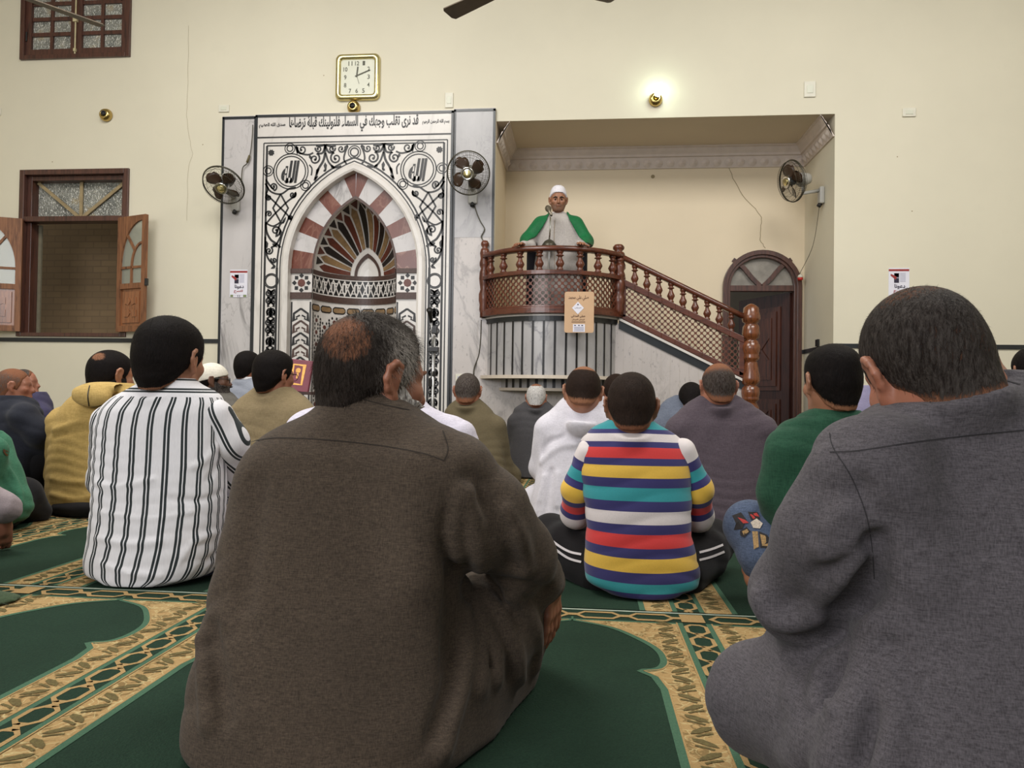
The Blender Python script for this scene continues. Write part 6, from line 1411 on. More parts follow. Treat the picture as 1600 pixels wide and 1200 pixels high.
# --- 4. rainbow jumper
BANDS = [(659, 'T'), (671, 'N'), (678, 'W'), (690, 'N'), (699, 'R'), (715, 'N'), (727, 'Y'), (746, 'N'), (760, 'T'), (780, 'N'), (795, 'W'), (815, 'N'), (829, 'R'), (849, 'N'), (863, 'Y'), (884, 'N'), (899, 'T'), (913, 'N')]
BC = {'T': KX(48, 150, 156), 'N': KX(50, 46, 104), 'W': KX(218, 208, 206), 'R': KX(212, 56, 54), 'Y': KX(228, 184, 70)}
def bands_mat():
    t = NT('rainbow_striped_knit'); z0, z1 = W(990, 940, 2.37).z, W(990, 655, 2.37).z; st = []
    for y, c in BANDS[::-1]: st.append((y, c))
    zz = [(W(990, y, 2.37).z-z0)/(z1-z0) for y, c in BANDS]
    stops = [(0, BC['N'])]+[(zz[i], BC[BANDS[i-1][1]]) for i in range(len(BANDS)-1, 0, -1)]
    r = t.ramp(t.attr('sv'), stops, True); n = t.noise(t.coord(), 350, 2); t.col(t.mix(t.math('MULTIPLY', n, .25), r, (.02, .02, .03, 1))); t.bump(n, .3, .001); return t.done(.9, 0, Sheen_Weight=.2), z0, z1
BM, bz0, bz1 = bands_mat()
t = NT('rainbow_striped_sleeve'); t.col(t.ramp(t.attr('sv'), [(0, BC['W']), (.045, BC['N']), (.075, BC['T']), (.11, BC['N']), (.135, BC['Y']), (.165, BC['N']), (.19, BC['R']), (.225, BC['N']), (.25, BC['W']), (.29, BC['N']), (.31, BC['T'])], True)); SLM = t.done(.9, 0, Sheen_Weight=.2)
def sv_attr(v, ts_, armf):
    zt, T = ts_.T; cx = np.interp(v[:, 2], zt, T[2]); q = np.abs(v[:, 0]-cx); return {'sv': (v[:, 2]+.35*q*q*sstep(.35, .6, v[:, 2])+.25*q*q*(1-sstep(.1, .3, v[:, 2]))*-1-bz0)/(bz1-bz0)}
def sv_sleeve(v, A):
    L = 0; out = np.zeros(len(v)); best = np.full(len(v), 9.); P_ = [A3(p) for p, r in A]
    for i in range(len(P_)-1):
        d = P_[i+1]-P_[i]; l = np.linalg.norm(d); h = np.clip(((v-P_[i]) @ d)/(l*l), -.3 if i == 0 else 0, 1.3 if i == len(P_)-2 else 1); dist = np.linalg.norm(v-P_[i]-np.clip(h, 0, 1)[:, None]*d, axis=1); m = dist < best; out[m] = (L+h*l)[m]; best = np.minimum(best, dist); L += l
    return {'sv': out+.02}
p4 = person('seated boy in a rainbow-striped knit jumper and black track trousers', 2.4,
    [(656, 954, 1020), (664, 934, 1036), (672, 922, 1050), (682, 912, 1062), (696, 905, 1074), (730, 906, 1080), (780, 913, 1080), (820, 917, 1078), (850, 915, 1084), (880, 912, 1092), (905, 914, 1092), (922, 926, 1084), (934, 950, 1060)],
    (987, 583, 75, .04, 1, 10, 0), BM, hair={'t': .005, 'top': .003, 'd': 1.05, 'c': KX(42, 32, 27), 'fade': .03, 'strands': (2500, .008, .0009)}, attrs=sv_attr, sleeves=sv_sleeve, sleeve_mat=SLM,
    arms=[[(922, 706, .02, .044), (902, 765, .05, .047), (899, 802, .12, .046), (915, 820, .26, .042)], [(1066, 706, .02, .044), (1088, 765, .05, .049), (1090, 806, .12, .048), (1070, 822, .26, .042)]],
    hands=[(925, 825, .30, (.6, .6, -.3), (0, 0, -1), .5, 1), (1060, 826, .30, (-.6, .6, -.3), (0, 0, -1), .5, -1)],
    legpts=[[(945, 895, .04, .098), (888, 858, .18, .085), (862, 838, .28, .076), (900, 880, .38, .06), (990, 900, .44, .05)], [(1055, 895, .04, .098), (1095, 866, .18, .085), (1112, 846, .28, .076), (1085, 885, .38, .06), (1000, 900, .44, .05)]],
    trousers=mat_cloth('black_tracksuit', KX(18, 16, 17), KX(27, 24, 26), 300), skin='brown', vox=.0068, lean=.07, bdep=(.05, .105, .135), wr=.003, wl=.12)
WS = mat_cloth('white_side_stripe', KX(205, 198, 198))
for pts in ([(848, 833), (872, 852), (890, 862), (908, 866)], [(853, 846), (874, 863), (890, 873), (908, 878)], [(1093, 863), (1112, 858), (1130, 851)], [(1093, 875), (1112, 870), (1132, 862)]): m = MB(); surf_strip(m, pts, 3.6, p4['tf'], 2.0, 0, .003); m.build('side_stripe', WS, p4['trousers'])
# --- 5. green jumper boy, jeans
p5 = person('young man in a dark green jumper and patched blue jeans', 2.2,
    [(640, 1272, 1338), (648, 1250, 1356), (660, 1226, 1380), (675, 1212, 1392), (700, 1204, 1400), (760, 1206, 1402), (820, 1212, 1400), (880, 1216, 1400), (940, 1220, 1395)],
    (1302, 543, 90, .03, -13, 2, 0), mat_cloth('bottle_green_fleece', KX(34, 70, 52), KX(44, 82, 62), 260, .3), hair={'t': .007, 'top': .012, 'd': 1.15, 'fade': .035, 'strands': (3000, .011, .0009)},
    arms=[[(1232, 708, .0, .060), (1216, 770, .03, .056), (1216, 818, .10, .052), (1250, 838, .22, .045)], [(1392, 705, .02, .07), (1400, 820, .1, .06), (1360, 850, .25, .045)]],
    hands=[(1265, 842, .27, (.8, .4, -.2), (0, 0, -1), .5, -1)],
    legpts=[[(1265, 905, .03, .10), (1205, 855, .08, .085), (1172, 822, .12, .074), (1196, 872, .04, .066), (1222, 902, .0, .056)], [(1350, 900, .04, .105), (1420, 850, .25, .08), (1330, 890, .4, .06)]],
    trousers=mat_cloth('washed_blue_denim', KX(60, 70, 90), KX(88, 100, 124), 380, .5), skin='tan', vox=.0068, lean=.06, wr=.004, wl=.12,
    extra=[cap(W(1180, 905, 2.24), W(1208, 915, 2.18), .030, .026), cap(W(1180, 905, 2.24), W(1166, 892, 2.27), .026, .014), cap(W(1168, 890, 2.26), W(1162, 884, 2.26), .011, .009), cap(W(1172, 897, 2.27), W(1166, 893, 2.28), .010, .008)])
m = MB()
def pp(pts, mi): surf_patch(m, pts, p5['tf'], 1.85, mi)
c5 = lambda x, y: (1100+x/5.714, 760+y/5.714)
for pts, mi in (([(250, 260), (330, 230), (380, 300), (340, 380), (265, 390), (285, 330)], 1), ([(300, 275), (370, 300), (400, 325), (350, 330)], 2), ([(390, 225), (480, 230), (500, 290), (420, 300)], 1), ([(410, 250), (470, 235), (495, 270), (440, 290)], 2), ([(415, 320), (470, 285), (525, 330), (500, 375), (440, 370)], 3), ([(320, 400), (380, 360), (415, 400), (360, 455), (325, 440)], 1), ([(340, 400), (385, 380), (400, 405), (355, 435)], 0), ([(430, 400), (480, 400), (490, 540), (445, 560)], 0), ([(490, 400), (560, 430), (640, 540), (650, 565), (500, 545)], 1), ([(500, 425), (545, 440), (600, 535), (520, 530)], 0)): pp([c5(*q) for q in pts], mi)
m.build('embroidered_patch', [mat_plain('gold_thread', KX(150, 118, 72), .7, 0, .4, 200), mat_plain('black_thread', KX(32, 26, 26), .8), mat_plain('red_thread', KX(176, 52, 48), .8), mat_plain('cream_thread', KX(190, 176, 160), .8, 0, .3, 200)], p5['trousers'])
# --- 6. yellow hooded jacket
p6 = person('seated man in a mustard hooded jacket, dark hair with a thin crown, facing right', 3.45,
    [(598, 148, 205), (608, 132, 215), (622, 112, 226), (640, 98, 234), (670, 86, 238), (720, 80, 240), (770, 78, 240), (784, 79, 240), (788, 80, 239)],
    (173, 547, 63, .05, 30, 8, 0), mat_cloth('mustard_fleece', KX(176, 146, 84), KX(190, 160, 98), 220, .3), hair={'t': .006, 'd': 1.0, 'fade': .02, 'bald': [((.025, -.078, .074), (.038, .036, .028), .62)]},
    arms=[[(96, 660, .04, .07), (92, 740, .1, .062), (120, 770, .3, .045)], [(232, 660, .04, .07), (238, 740, .1, .062), (215, 770, .3, .045)]], trousers=mat_cloth('black_trousers', KX(30, 28, 30)), spread=.17, hem=True, skin='tan', vox=.0085, lean=.07, wr=.0028, wl=.10,
    folds=[([(84, 672), (120, 660), (150, 658)], .012, .010), ([(84, 684), (110, 676), (150, 670)], .010, -.008), ([(80, 748), (110, 754), (150, 750)], .012, .008), ([(80, 772), (115, 780), (150, 776)], .012, .008), ([(80, 790), (120, 795), (150, 792)], .010, -.008)])
hoodm = mat_cloth('mustard_hood', KX(182, 152, 90), KX(196, 166, 104), 220, .3)
def hood(p):
    d = union(p, [ell(W(142, 619, 3.35), (.10, .045, .055), Matrix.Rotation(.12, 3, 'Y')), ell(W(168, 606, 3.42), (.085, .07, .03))], .05); return d
lo_, hi_ = grid_bounds(W(100, 640, 3.2), W(205, 590, 3.6), pad=.06); v, q = nets(hood, lo_, hi_, .007); hd_ = mesh_obj('hood', v, q, hoodm, p6['root'])
m = MB(); 
for pts in ([(110, 634), (130, 636), (150, 636), (170, 630)], [(112, 606), (110, 622), (111, 634)], [(140, 602), (137, 618), (139, 635)]): surf_strip(m, pts, 1.5, hood, 2.9, 0, .003)
m.build('hood_piping', M['black_plastic'], hd_)
m = MB(); m.lathe([(.075, -.02), (.085, .01), (.08, .035), (.06, .04)], W(173, 600, 3.50), 18); m.build('collar_lining', mat_cloth('black_lining', KX(24, 22, 24)), p6['root'], True)
# --- 7. white robe
p7 = person('seated man in a plain white robe, bowed head with a bald patch on top', 3.75,
    [(614, 892, 936), (622, 880, 948), (634, 866, 960), (646, 856, 972), (670, 846, 982), (700, 842, 986), (740, 838, 990), (775, 832, 996), (805, 826, 1002)],
    (912, 573, 55, .03, 0, 22, 3), mat_cloth('white_cotton', KX(214, 210, 218), KX(218, 214, 222), 300, .2, .85, .02), hair={'t': .005, 'd': 1.05, 'c': BRN, 'fade': .05, 'bald': [((0, -.052, .104), (.064, .062, .046), .9)]},
    arms=[[(856, 672, .04, .068), (846, 730, .10, .062), (870, 760, .3, .045)], [(974, 672, .04, .068), (985, 730, .1, .06), (960, 760, .3, .045)]], robe=True, skin='tan', vox=.0085, collar=-.165, lean=.12, wr=.003, wl=.2,
    legpts=[[(885, 785, .03, .12), (842, 788, .15, .10), (832, 800, .22, .075), (900, 800, .4, .06)], [(945, 785, .03, .12), (1000, 785, .2, .09), (930, 800, .42, .06)]],
    folds=[([(848, 708), (856, 692), (880, 682)], .012, -.012), ([(846, 722), (870, 700), (900, 694)], .014, .010), ([(850, 745), (842, 780), (836, 800)], .014, .012), ([(862, 735), (856, 780), (850, 806)], .012, -.012), ([(872, 740), (870, 790)], .013, .010)])
# --- 8. plum-grey shirt, bald
p8 = person('broad man in a plum-grey shirt with a shiny bald crown, near the stair', 3.8,
    [(612, 1104, 1142), (620, 1090, 1156), (630, 1074, 1174), (642, 1060, 1190), (660, 1050, 1200), (690, 1050, 1204), (740, 1058, 1200), (790, 1064, 1196), (815, 1070, 1190)],
    (1123, 568, 53, .04, -2, 10, 0), mat_cloth('plum_grey_cotton', KX(76, 66, 73), KX(86, 76, 83), 260, .3), hair={'t': .003, 'd': .8, 'c': BRN, 'g': GRY, 'grey': .2, 'fade': .05, 'bald': [((0, .02, .085), (.090, .12, .07), 1.0)]},
    arms=[[(1062, 675, .04, .074), (1056, 740, .1, .064), (1080, 770, .3, .045)], [(1192, 675, .04, .074), (1198, 740, .1, .064), (1170, 770, .3, .045)]], robe=True, skin='red', vox=.0085, lean=.10, wr=.003, spread=.2)
# --- 9. tan shirt and glasses
p9 = person('seated man in an olive-tan shirt wearing spectacles, thick black hair, looking right', 3.6,
    [(604, 402, 456), (612, 392, 466), (624, 376, 480), (638, 362, 492), (660, 352, 506), (700, 348, 512), (760, 346, 514), (815, 346, 512)],
    (428, 549, 59, .03, 30, 2, 0), mat_cloth('olive_tan_cotton', KX(128, 112, 84), KX(142, 126, 96), 260, .4), hair={'t': .014, 'top': .008, 'd': 1.2, 'fade': .012},
    arms=[[(362, 670, .04, .072), (350, 740, .1, .06), (385, 765, .3, .045)], [(500, 670, .04, .072), (508, 740, .1, .06), (480, 765, .3, .045)]], robe=True, skin='red', vox=.0085, lean=.08, wr=.004)
spectacles(p9)
# --- 10. bearded man in a white cap
p10 = person('bearded dark-skinned man in a white knitted cap and spectacles, facing right', 4.0,
    [(612, 322, 358), (620, 310, 368), (634, 298, 378), (660, 290, 382), (720, 288, 384), (800, 288, 384)],
    (331, 568, 48, .0, 66, -4, 0, {'beard': {'t': .006, 'd': 1.2, 'long': True, 'c': KX(34, 28, 26), 'grey': .25}}), mat_cloth('grey_flannel', KX(92, 88, 82), KX(108, 104, 98)), hair={'t': .004, 'd': 1.0}, robe=True, skin='dark', vox=.0085, lean=.05, wr=.003,
    arms=[[(304, 670, .04, .062), (300, 740, .1, .055)], [(374, 670, .04, .062), (378, 740, .1, .055)]])
spectacles(p10)
wear_cap(p10, lambda q: np.maximum(bare(q)-.010-.004*np.sin(q[:, 2]*260)*0, -(q[:, 2]-.018+.55*(q[:, 1]+.0)*-.35)), mat_cloth('white_crochet', KX(206, 200, 186), KX(228, 222, 208), 150, .8, .9, .8), 'cap')
# --- 11. light grey suit
p11 = person('seated man in a light blue-grey jacket with a white collar, black hair, near the niche', 4.6,
    [(590, 374, 402), (598, 364, 412), (608, 354, 422), (622, 348, 428), (660, 346, 430), (720, 346, 432), (770, 346, 432)],
    (387, 549, 38, .03, 22, 2, 0), mat_cloth('blue_grey_suiting', KX(132, 136, 146), KX(146, 150, 160)), hair={'t': .012, 'top': .005, 'd': 1.2, 'fade': .012}, robe=True, skin='brown', vox=.009, lean=.06, wr=.003,
    arms=[[(356, 655, .04, .068), (350, 720, .1, .058)], [(422, 655, .04, .068), (428, 720, .1, .058)]])
m = MB(); m.lathe([(.066, -.03), (.068, .0), (.062, .012), (.055, .012)], W(388, 592, 4.63), 18); m.build('white_collar', mat_cloth('white_collar_cotton', KX(220, 218, 220)), p11['root'], True)
# --- 12. olive
p12 = person('seated man in an olive robe with cropped hair, in the front row beneath the pulpit lamp socket', 5.0,
    [(622, 716, 748), (629, 706, 758), (638, 698, 768), (652, 692, 777), (680, 688, 784), (710, 688, 788), (740, 688, 792), (760, 690, 794)],
    (731, 583, 38, .04, 0, 10, 0), mat_cloth('olive_wool', KX(92, 82, 62), KX(106, 95, 72)), hair={'t': .003, 'd': .95, 'c': BRN, 'g': GRY, 'grey': .3, 'fade': .06}, robe=True, skin='red', vox=.009, lean=.10, wr=.004,
    arms=[[(698, 668, .04, .07), (690, 725, .1, .06)], [(776, 668, .04, .07), (786, 725, .1, .06), (770, 740, .3, .045)]], legpts=[[(725, 745, .03, .10), (700, 738, .2, .085), (735, 750, .4, .06)], [(762, 745, .03, .11), (794, 744, .16, .085), (745, 750, .4, .06)]])
p12['root']['label'] = 'seated man in an olive robe, short cropped hair, left of the white-haired man'
# --- 13. charcoal front
p13 = person('distant man in a charcoal jacket, white hair round a pink crown', 5.6,
    [(624, 827, 851), (630, 815, 860), (638, 804, 868), (652, 800, 872), (690, 799, 874), (725, 794, 874), (745, 790, 876)],
    (838, 600, 30, .03, 0, 14, 0), mat_cloth('charcoal_suiting', KX(66, 64, 66), KX(76, 74, 76)), hair={'t': .006, 'd': 1.1, 'c': KX(150, 148, 146), 'g': WHT, 'grey': 1.0, 'fade': .02, 'bald': [((0, -.05, .10), (.052, .052, .042), .9)]}, robe=True, skin='red', vox=.0095, lean=.10, wr=.003,
    arms=[[(806, 662, .04, .066), (800, 720, .1, .056)], [(868, 662, .04, .066), (874, 720, .1, .056)]])
# --- 14. brown robe behind the white robe
p14 = person('man in a dark brown robe almost hidden behind the plain white robe', 4.4,
    [(622, 900, 938), (629, 884, 948), (640, 864, 960), (656, 852, 968), (690, 846, 974), (730, 842, 978), (775, 842, 980)],
    (914, 582, 40, .04, 0, 10, 0), mat_cloth('dark_brown_wool', KX(72, 52, 36), KX(84, 62, 44)), hair={'t': .005, 'd': 1.0}, robe=True, skin='tan', vox=.0095, lean=.06, wr=.003,
    arms=[[(858, 668, .04, .066), (844, 725, .1, .058), (865, 745, .3, .045)], [(965, 668, .04, .066), (975, 725, .1, .058)]])
# --- 15. navy
p15 = person('man in navy glimpsed between the white robe and the rainbow jumper', 5.25,
    [(618, 952, 984), (625, 940, 998), (636, 930, 1010), (660, 926, 1014), (720, 926, 1014), (770, 926, 1014)],
    (963, 584, 40, .03, -8, 6, 0), mat_cloth('navy_jersey', KX(38, 42, 84), KX(46, 50, 96)), hair={'t': .006, 'd': 1.0, 'c': BRN, 'fade': .03}, robe=True, skin='red', vox=.0095, lean=.06, wr=.003, spread=.17,
    arms=[[(936, 665, .04, .064), (930, 720, .1, .055)], [(1004, 665, .04, .064), (1010, 720, .1, .055)]])
# --- 16. blue-grey jacket
p16 = person('man in a slate blue jacket with bowed dark head beside the plum-grey shirt', 4.9,
    [(617, 1056, 1098), (622, 1044, 1108), (632, 1033, 1118), (648, 1026, 1124), (690, 1024, 1126), (750, 1024, 1126)],
    (1080, 597, 40, .06, 4, 26, 0), mat_cloth('slate_tweed', KX(84, 90, 104), KX(112, 118, 132), 240, .7), hair={'t': .009, 'd': 1.15, 'fade': .015}, robe=True, skin='tan', vox=.0095, lean=.14, wr=.003, spread=.17,
    arms=[[(1034, 668, .04, .068), (1026, 725, .1, .058)], [(1116, 668, .04, .068), (1122, 725, .1, .058)]])
# --- 17. lavender
p17 = person('man in a lavender-grey shirt glimpsed between the green jumper and the charcoal robe', 3.2,
    [(602, 1350, 1392), (612, 1340, 1404), (626, 1328, 1420), (645, 1320, 1430), (700, 1318, 1434), (790, 1318, 1436), (850, 1320, 1434)],
    (1402, 537, 62, .03, 0, 6, 0), mat_cloth('lavender_cotton', KX(124, 118, 144), KX(136, 130, 156)), hair={'t': .006, 'd': 1.0}, robe=True, skin='tan', vox=.0095, lean=.05, wr=.003, spread=.15,
    arms=[[(1328, 680, .04, .07), (1322, 760, .1, .06)], [(1426, 680, .04, .07), (1432, 760, .1, .06)]])
# --- 18. far right
p18 = person('man at the far right edge, only black hair and an ear showing', 3.0,
    [(622, 1590, 1640), (632, 1570, 1660), (650, 1555, 1680), (700, 1548, 1690), (800, 1546, 1692), (880, 1548, 1690)],
    (1614, 541, 70, .03, 0, 6, 0), mat_cloth('dark_blue_shirt', KX(52, 58, 76), KX(62, 68, 88)), hair={'t': .012, 'd': 1.15, 'fade': .012}, robe=True, skin='tan', vox=.0095, lean=.05, wr=.003, spread=.17,
    arms=[[(1560, 700, .04, .075), (1552, 790, .1, .065)], [(1680, 700, .04, .075), (1690, 790, .1, .065)]])
# --- 19-23. the men along the left edge
p19 = person('bald man in a black pullover at the left edge, profile facing right', 3.5,
    [(618, 2, 40), (626, -12, 50), (640, -26, 58), (660, -34, 62), (700, -38, 60), (760, -40, 52), (800, -40, 48)],
    (20, 576, 52, .02, 58, -2, 0), mat_cloth('black_navy_jersey', KX(36, 38, 46), KX(44, 46, 56)), hair={'t': .0025, 'd': .5, 'c': BRN, 'g': GRY, 'grey': .3, 'fade': .05, 'bald': [((0, .05, .09), (.08, .11, .06), .9)]}, skin='red', vox=.0085, lean=.05, wr=.004,
    arms=[[(38, 652, -.06, .07), (62, 676, -.04, .062), (74, 700, .05, .045), (72, 712, .12, .04)], [(-20, 660, .1, .07), (30, 700, .25, .055)]], hands=[(70, 716, .15, (.3, .5, -.7), (0, .3, -1), .5, 1)],
    legpts=[[(10, 790, .0, .11), (58, 722, .05, .085), (62, 740, .12, .07), (66, 800, .2, .055)], [(5, 790, .1, .11), (40, 712, .16, .085), (66, 800, .3, .06)]], trousers=mat_cloth('black_cotton', KX(26, 25, 28), KX(34, 33, 36)))
p20 = person('man in a plum jacket in profile just beyond the bald left-edge man', 4.05,
    [(612, 38, 66), (618, 32, 70), (630, 26, 74), (650, 22, 77), (700, 20, 78), (760, 20, 78), (800, 22, 76)],
    (37, 577, 40, .02, 68, -2, 0), mat_cloth('plum_navy_jacket', KX(58, 54, 78), KX(66, 62, 88)), hair={'t': .003, 'd': .8, 'c': BRN, 'grey': .3, 'fade': .05, 'raise': .02}, robe=True, skin='red', vox=.0085, lean=.05, wr=.003,
    arms=[[(64, 650, -.03, .066), (74, 700, .04, .058)], [(30, 655, .05, .066), (28, 720, .1, .055)]])
p21 = person('man in a sea-green sweatshirt cut off at the left edge, chest turned to the right', 2.95,
    [(672, -62, -8), (684, -76, 4), (705, -86, 14), (735, -92, 24), (765, -92, 36), (790, -90, 40), (806, -84, 32), (816, -74, 16)],
    (-44, 600, 70, -.02, 62, 0, 0), mat_cloth('sea_green_fleece', KX(60, 112, 88), KX(70, 124, 98), 240, .3), hair={'t': .008, 'd': 1.1}, skin='tan', vox=.0085, lean=.03, wr=.007, wl=.12, trousers=mat_cloth('black_joggers', KX(28, 27, 30)),
    arms=[[(-20, 705, -.10, .075), (-30, 780, -.08, .062), (30, 800, .2, .045)], [(-60, 700, .1, .07), (-40, 780, .2, .06)]], folds=[([(14, 735), (28, 760), (32, 785)], .012, .012), ([(2, 750), (16, 772), (22, 795)], .012, -.012)],
    legpts=[[(-28, 800, .05, .10), (34, 775, .16, .08), (58, 800, .26, .06)], [(-50, 800, .05, .10), (20, 770, .3, .08), (50, 800, .36, .06)]])
m = MB(); surf_strip(m, [(6, 702), (8, 708), (12, 712)], 3.0, p21['f'], 2.5, 0, .003); surf_strip(m, [(5, 706), (9, 704), (13, 706)], 1.4, p21['f'], 2.5, 0, .003); m.build('chest_emblem', M['print_brown'], p21['root'])
p22 = person('man at the left edge showing only a lilac-grey sleeve and hand', 2.45,
    [(660, -190, -120), (680, -215, -100), (720, -230, -82), (800, -235, -70), (870, -235, -66), (905, -225, -76)],
    (-155, 550, 92, .03, 30, 0, 0), mat_cloth('lilac_grey_cotton', KX(150, 138, 142), KX(164, 152, 156)), hair={'t': .008, 'd': 1.1}, robe=True, skin='red', vox=.0085, lean=.05, wr=.004,
    arms=[[(-90, 715, .0, .075), (-40, 775, .02, .065), (2, 792, .08, .052), (12, 796, .10, .046)], [(-220, 720, .05, .07), (-200, 800, .2, .05)]], hands=[(8, 812, .11, (-.25, .15, -.9), (-.7, .3, -.2), .7, -1)], legpts=[[(-100, 880, .03, .12), (-40, 850, .2, .095), (-90, 880, .4, .06)], [(-200, 880, .03, .12), (-240, 860, .2, .09), (-130, 880, .4, .06)]])
p23 = person('man at the lower left edge, only a moss-green knee in view', 1.75,
    [(690, -300, -210), (720, -335, -180), (780, -350, -150), (900, -350, -150), (1000, -345, -150), (1035, -330, -165)],
    (-250, 530, 124, .03, 20, 0, 0), mat_cloth('khaki_shirt', KX(110, 100, 80)), hair={'t': .008, 'd': 1.1}, skin='tan', vox=.0085, lean=.05, wr=.004, trousers=mat_cloth('moss_green_cotton', KX(58, 74, 52), KX(70, 86, 62), 300, .3),
    arms=[[(-170, 760, .02, .075), (-130, 880, .1, .062), (-90, 930, .25, .05)], [(-330, 760, .02, .075), (-350, 880, .1, .062)]], legpts=[[(-180, 985, .03, .11), (-60, 972, .16, .095), (-2, 976, .22, .082), (-110, 1000, .36, .06)], [(-310, 985, .03, .11), (-400, 970, .2, .09), (-220, 1000, .4, .06)]])
m = MB(); surf_strip(m, [(2, 942), (20, 948), (34, 962), (37, 985)], 1.4, p23['tf'], 1.4, 0, .002); surf_strip(m, [(2, 958), (18, 962), (28, 972)], 1.2, p23['tf'], 1.4, 0, .002); m.build('seam', mat_cloth('dark_green_thread', KX(34, 44, 32)), p23['trousers'])
# --- 24. white-robed man behind the brown one
p24 = person('man in a pale lilac-white robe mostly hidden behind the brown robe', 2.35,
    [(606, 552, 636), (614, 536, 648), (626, 510, 664), (642, 488, 690), (660, 474, 712), (690, 468, 724), (760, 466, 726), (840, 468, 726), (900, 474, 724)],
    (590, 505, 86, .03, 0, 4, 0), mat_cloth('pale_lilac_cotton', KX(208, 202, 216), KX(222, 216, 230), 300, .2, .85), hair={'t': .005, 'd': 1.0}, robe=True, skin='tan', vox=.0085, lean=.05, wr=.003,
    arms=[[(480, 680, .03, .075), (476, 780, .1, .065), (520, 820, .3, .045)], [(712, 690, .03, .072), (716, 780, .1, .062), (680, 820, .3, .045)]], legpts=[[(540, 880, .03, .12), (490, 860, .22, .09), (580, 880, .4, .06)], [(660, 880, .03, .12), (712, 872, .16, .09), (600, 880, .4, .06)]])
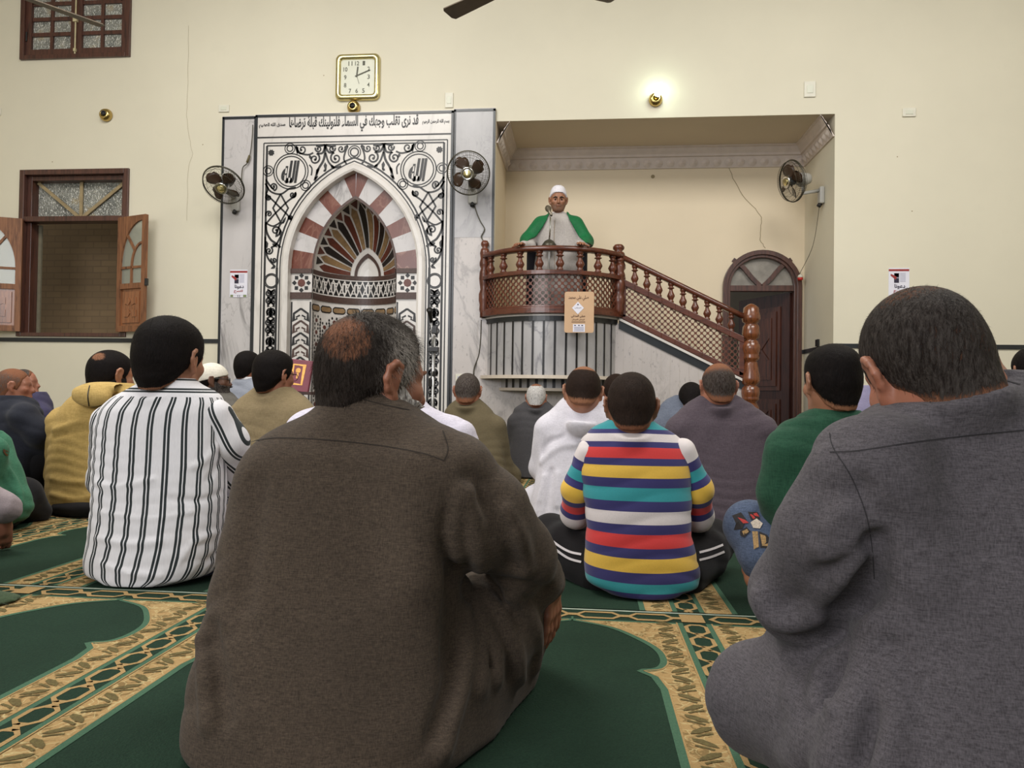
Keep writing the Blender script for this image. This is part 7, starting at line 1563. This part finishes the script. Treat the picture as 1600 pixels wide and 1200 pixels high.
# ================================================================== the preacher on the pulpit
YI = 7.22
def imam():
    root = empty('person', (W(870, 400, YI).x, YI, PLAT), 'preacher in a white turban and green stole standing at the pulpit rail', 'person')
    Rh = rot_head(176, 6, 0); hx, htop = 872.5, 296; s = .98; Yh = YI-.03
    ctr = W(hx, htop, Yh); Hc = np.array((ctr.x, Yh, ctr.z-.115*s)); loc = lambda p: ((p-Hc) @ Rh)/s; glob = lambda q: Vector(Rh @ np.array(q)*s+Hc)
    R_ = [(334, 861, 884), (341, 852, 893), (347, 845, 900), (356, 840, 904), (372, 840, 904), (395, 838, 906), (425, 834, 908), (470, 832, 910), (520, 832, 910)]
    tor = []
    for y, a, b in R_:
        A, B = W(a, y, YI), W(b, y, YI); tor.append((A.z, (B.x-A.x)/2, .055 if y < 336 else .095 if y < 344 else .12 if y < 400 else .15, (A.x+B.x)/2, YI))
    ff = W(870, 400, YI).x; tor.append((PLAT+.03, .22, .17, ff, YI)); ts_ = stack(tor, 2.3); core = stack(tor, 2.3, -.03)
    hy = YP-SAG+.02; rl, rr = W(812, 386, hy), W(905, 386, hy)
    armL = [(W(846, 352, YI), .072), (W(826, 376, YI-.02), .062), (W(829, 385, YI-.16), .050), (Vector((rl.x+.03, hy+.10, Zr+.055)), .042)]; armR = [(W(898, 352, YI), .072), (W(914, 378, YI-.02), .062), (W(910, 386, YI-.16), .05), (Vector((rr.x+.0, hy+.10, Zr+.055)), .042)]
    wl, wr_ = armL[-1][0], armR[-1][0]
    hL = palm_and_fingers(wl, (-.35, -1, -.05), (0, -.1, -1), .95, .35, -1); hR = palm_and_fingers(wr_, (.15, -1, -.05), (0, -.1, -1), .95, .35, 1)
    nk = cap(glob((0, -.02, -.055)), (tor[0][3], YI, tor[0][0]-.05), .054, .058)
    def bf(p):
        d = smin(HEAD(loc(p))*s, nk(p), .03); d = smin(d, core(p), .03)
        for A in (armL, armR): d = smin(d, chain([(q, r*.62) for q, r in A], .02)(p), .02)
        for f in (hL, hR): d = smin(d, f(p), .01)
        for sg in (-1, 1): d = smin(d, cap((ff+sg*.1, YI, PLAT+.04), (ff+sg*.12, YI-.2, PLAT+.03), .04, .035)(p), .02)
        return np.maximum(d, PLAT+.002-p[:, 2])
    lo, hi = grid_bounds((ff-.55, hy-.15, PLAT), (ff+.55, YI+.25, ctr.z+.05), pad=.02); v, q = nets(bf, lo, hi, .0058); body = mesh_obj('body', v, q, SKIN['tan'], root)
    wf = wrinkle(5, .16, (1, 0, .2))
    cf = lambda p: np.maximum(smin(smin(ts_(p), chain(armL, .03)(p), .03), chain(armR, .03)(p), .03)+.004*wf(p), PLAT+.03-p[:, 2])
    v, q = nets(cf, lo, hi, .0085); robe = mesh_obj('robe', v, q, mat_cloth('pale_grey_silk', KX(174, 167, 162), KX(188, 181, 176), 300, .2, .7), root)
    m = MB()
    for x in (867.5,): surf_strip(m, [(867, 344), (866, 360), (866, 390), (867, 425)], .7, cf, 6.5, 0, .003)
    m.build('placket', mat_plain('tan_stitch', KX(160, 140, 115), .8), robe)
    m = MB(); m.lathe([(.062, -.035), (.066, -.005), (.062, .012), (.054, .012)], (tor[0][3], YI-.005, tor[0][0]), 20); m.build('collar', mat_cloth('white_band_collar', KX(222, 216, 214)), root, True)
    # dark open cloak behind the arms
    cl = stack([(PLAT+.05, .30, .16, ff, YI+.05), (W(800, 430, YI).z, .30, .15, ff, YI+.05), (W(800, 392, YI).z, .30, .14, ff, YI+.05), (W(800, 360, YI).z, .235, .11, ff, YI+.04), (W(800, 345, YI).z, .16, .08, ff, YI+.03)], 2.2)
    kf = lambda p: np.maximum(cl(p), YI-.02-p[:, 1]); v, q = nets(kf, lo, hi, .01); mesh_obj('cloak', v, q, mat_cloth('black_cloak', KX(28, 26, 32), KX(36, 34, 40)), root)
    # green stole over both shoulders
    sh = stack([(z, a+.012, b+.016, x, y) for z, a, b, x, y in tor], 2.3); shf = lambda p: smin(smin(sh(p), chain([(q_, r+.012) for q_, r in armL[:3]], .03)(p), .035), chain([(q_, r+.012) for q_, r in armR[:3]], .03)(p), .035)
    def sf(p):
        d = np.abs(shf(p)+.0)-.006; z = p[:, 2]; x = p[:, 0]
        zz = [W(870, y, YI).z for y in (400, 384, 372, 360, 348, 336, 326)]
        oi = {'l': [W(x_, 360, YI).x for x_ in (816, 825, 839, 848, 855, 858, 862)], 'r': [W(x_, 360, YI).x for x_ in (920, 913, 904, 897, 890, 886, 882)]}
        il = np.interp(z, zz[::1], oi['l']); ir = np.interp(z, zz, oi['r'])
        front = np.where(p[:, 1] < YI+.02, np.minimum(x-il, ir-x), -1.0); low = W(870, 386, YI).z-z; return np.maximum(np.maximum(d, front), low)
    v, q = nets(sf, lo, hi, .0065); mesh_obj('stole', v, q, mat_cloth('emerald_satin', KX(16, 98, 54), KX(24, 114, 66), 200, .3, .55), root)
    tb = lambda q_: np.maximum(smin(bare(q_)-.012, ell((0, -.012, .095), (.072, .085, .062))(q_), .03)+.0012*np.sin((q_[:, 2]+.5*np.abs(q_[:, 0])-.3*q_[:, 1])*420), -(q_[:, 2]-np.interp(q_[:, 1], (-.1, 0, .07, .1), (-.005, .02, .070, .074))))
    v, q = nets(tb, (-.15, -.16, -.05), (.15, .16, .24), .005); mesh_obj('turban', (v @ Rh.T)*s+Hc, q, mat_cloth('white_turban', KX(224, 220, 226), KX(236, 232, 238), 200, .2), root)
    tc = ell((0, -.02, .128), (.045, .055, .034)); v, q = nets(tc, (-.08, -.1, .06), (.08, .08, .19), .006); mesh_obj('cap_top', (v @ Rh.T)*s+Hc, q, mat_cloth('maroon_felt', KX(92, 44, 40)), root)
    m = MB()
    for sg in (-1, 1): m.tube([glob((sg*.012, .0985, .0205)), glob((sg*.032, .094, .026)), glob((sg*.054, .074, .018))], [.0045, .006, .003], 6)
    m.build('eyebrows', M['hair_dark'], body, True)
    for sg in (-1, 1):
        m = MB(); m.lathe([(0, -.001), (.0085, -.0005), (.0085, .001), (0, .0016)], glob((sg*.032, .0868, 0)), 10, Matrix(Rh.tolist()) @ Matrix.Rotation(-PI/2, 3, 'X')); m.build('iris', mat_plain('dark_iris', lin(26, 18, 14), .2), body, True)
    m = MB(); m.tube([glob((-.022, .098, -.0605)), glob((0, .1025, -.060)), glob((.022, .098, -.0605))], [.0022, .003, .0022], 6); m.build('lips', mat_plain('lip', lin(128, 70, 58), .5), body, True)
    def bs(q_):
        d = HEAD(q_, False)-.002; e = np.maximum(q_[:, 2]-np.interp(q_[:, 1], (-.02, .02, .05, .085, .1), (-.01, -.01, -.05, -.042, -.042)), .0-q_[:, 1]); return np.maximum(np.maximum(d, e), -ell((0, .095, -.060), (.022, .03, .011))(q_))
    v, q = nets(bs, (-.12, -.06, -.16), (.12, .15, .04), .005); mesh_obj('stubble', (v @ Rh.T)*s+Hc, q, hair_mat(BRN, GRY, 'tan'), root, {'hd': np.full(len(v), .42), 'gr': np.full(len(v), .5)})
M['hair_dark'] = mat_plain('dark_brow_hair', lin(28, 22, 20), .7)
imam()
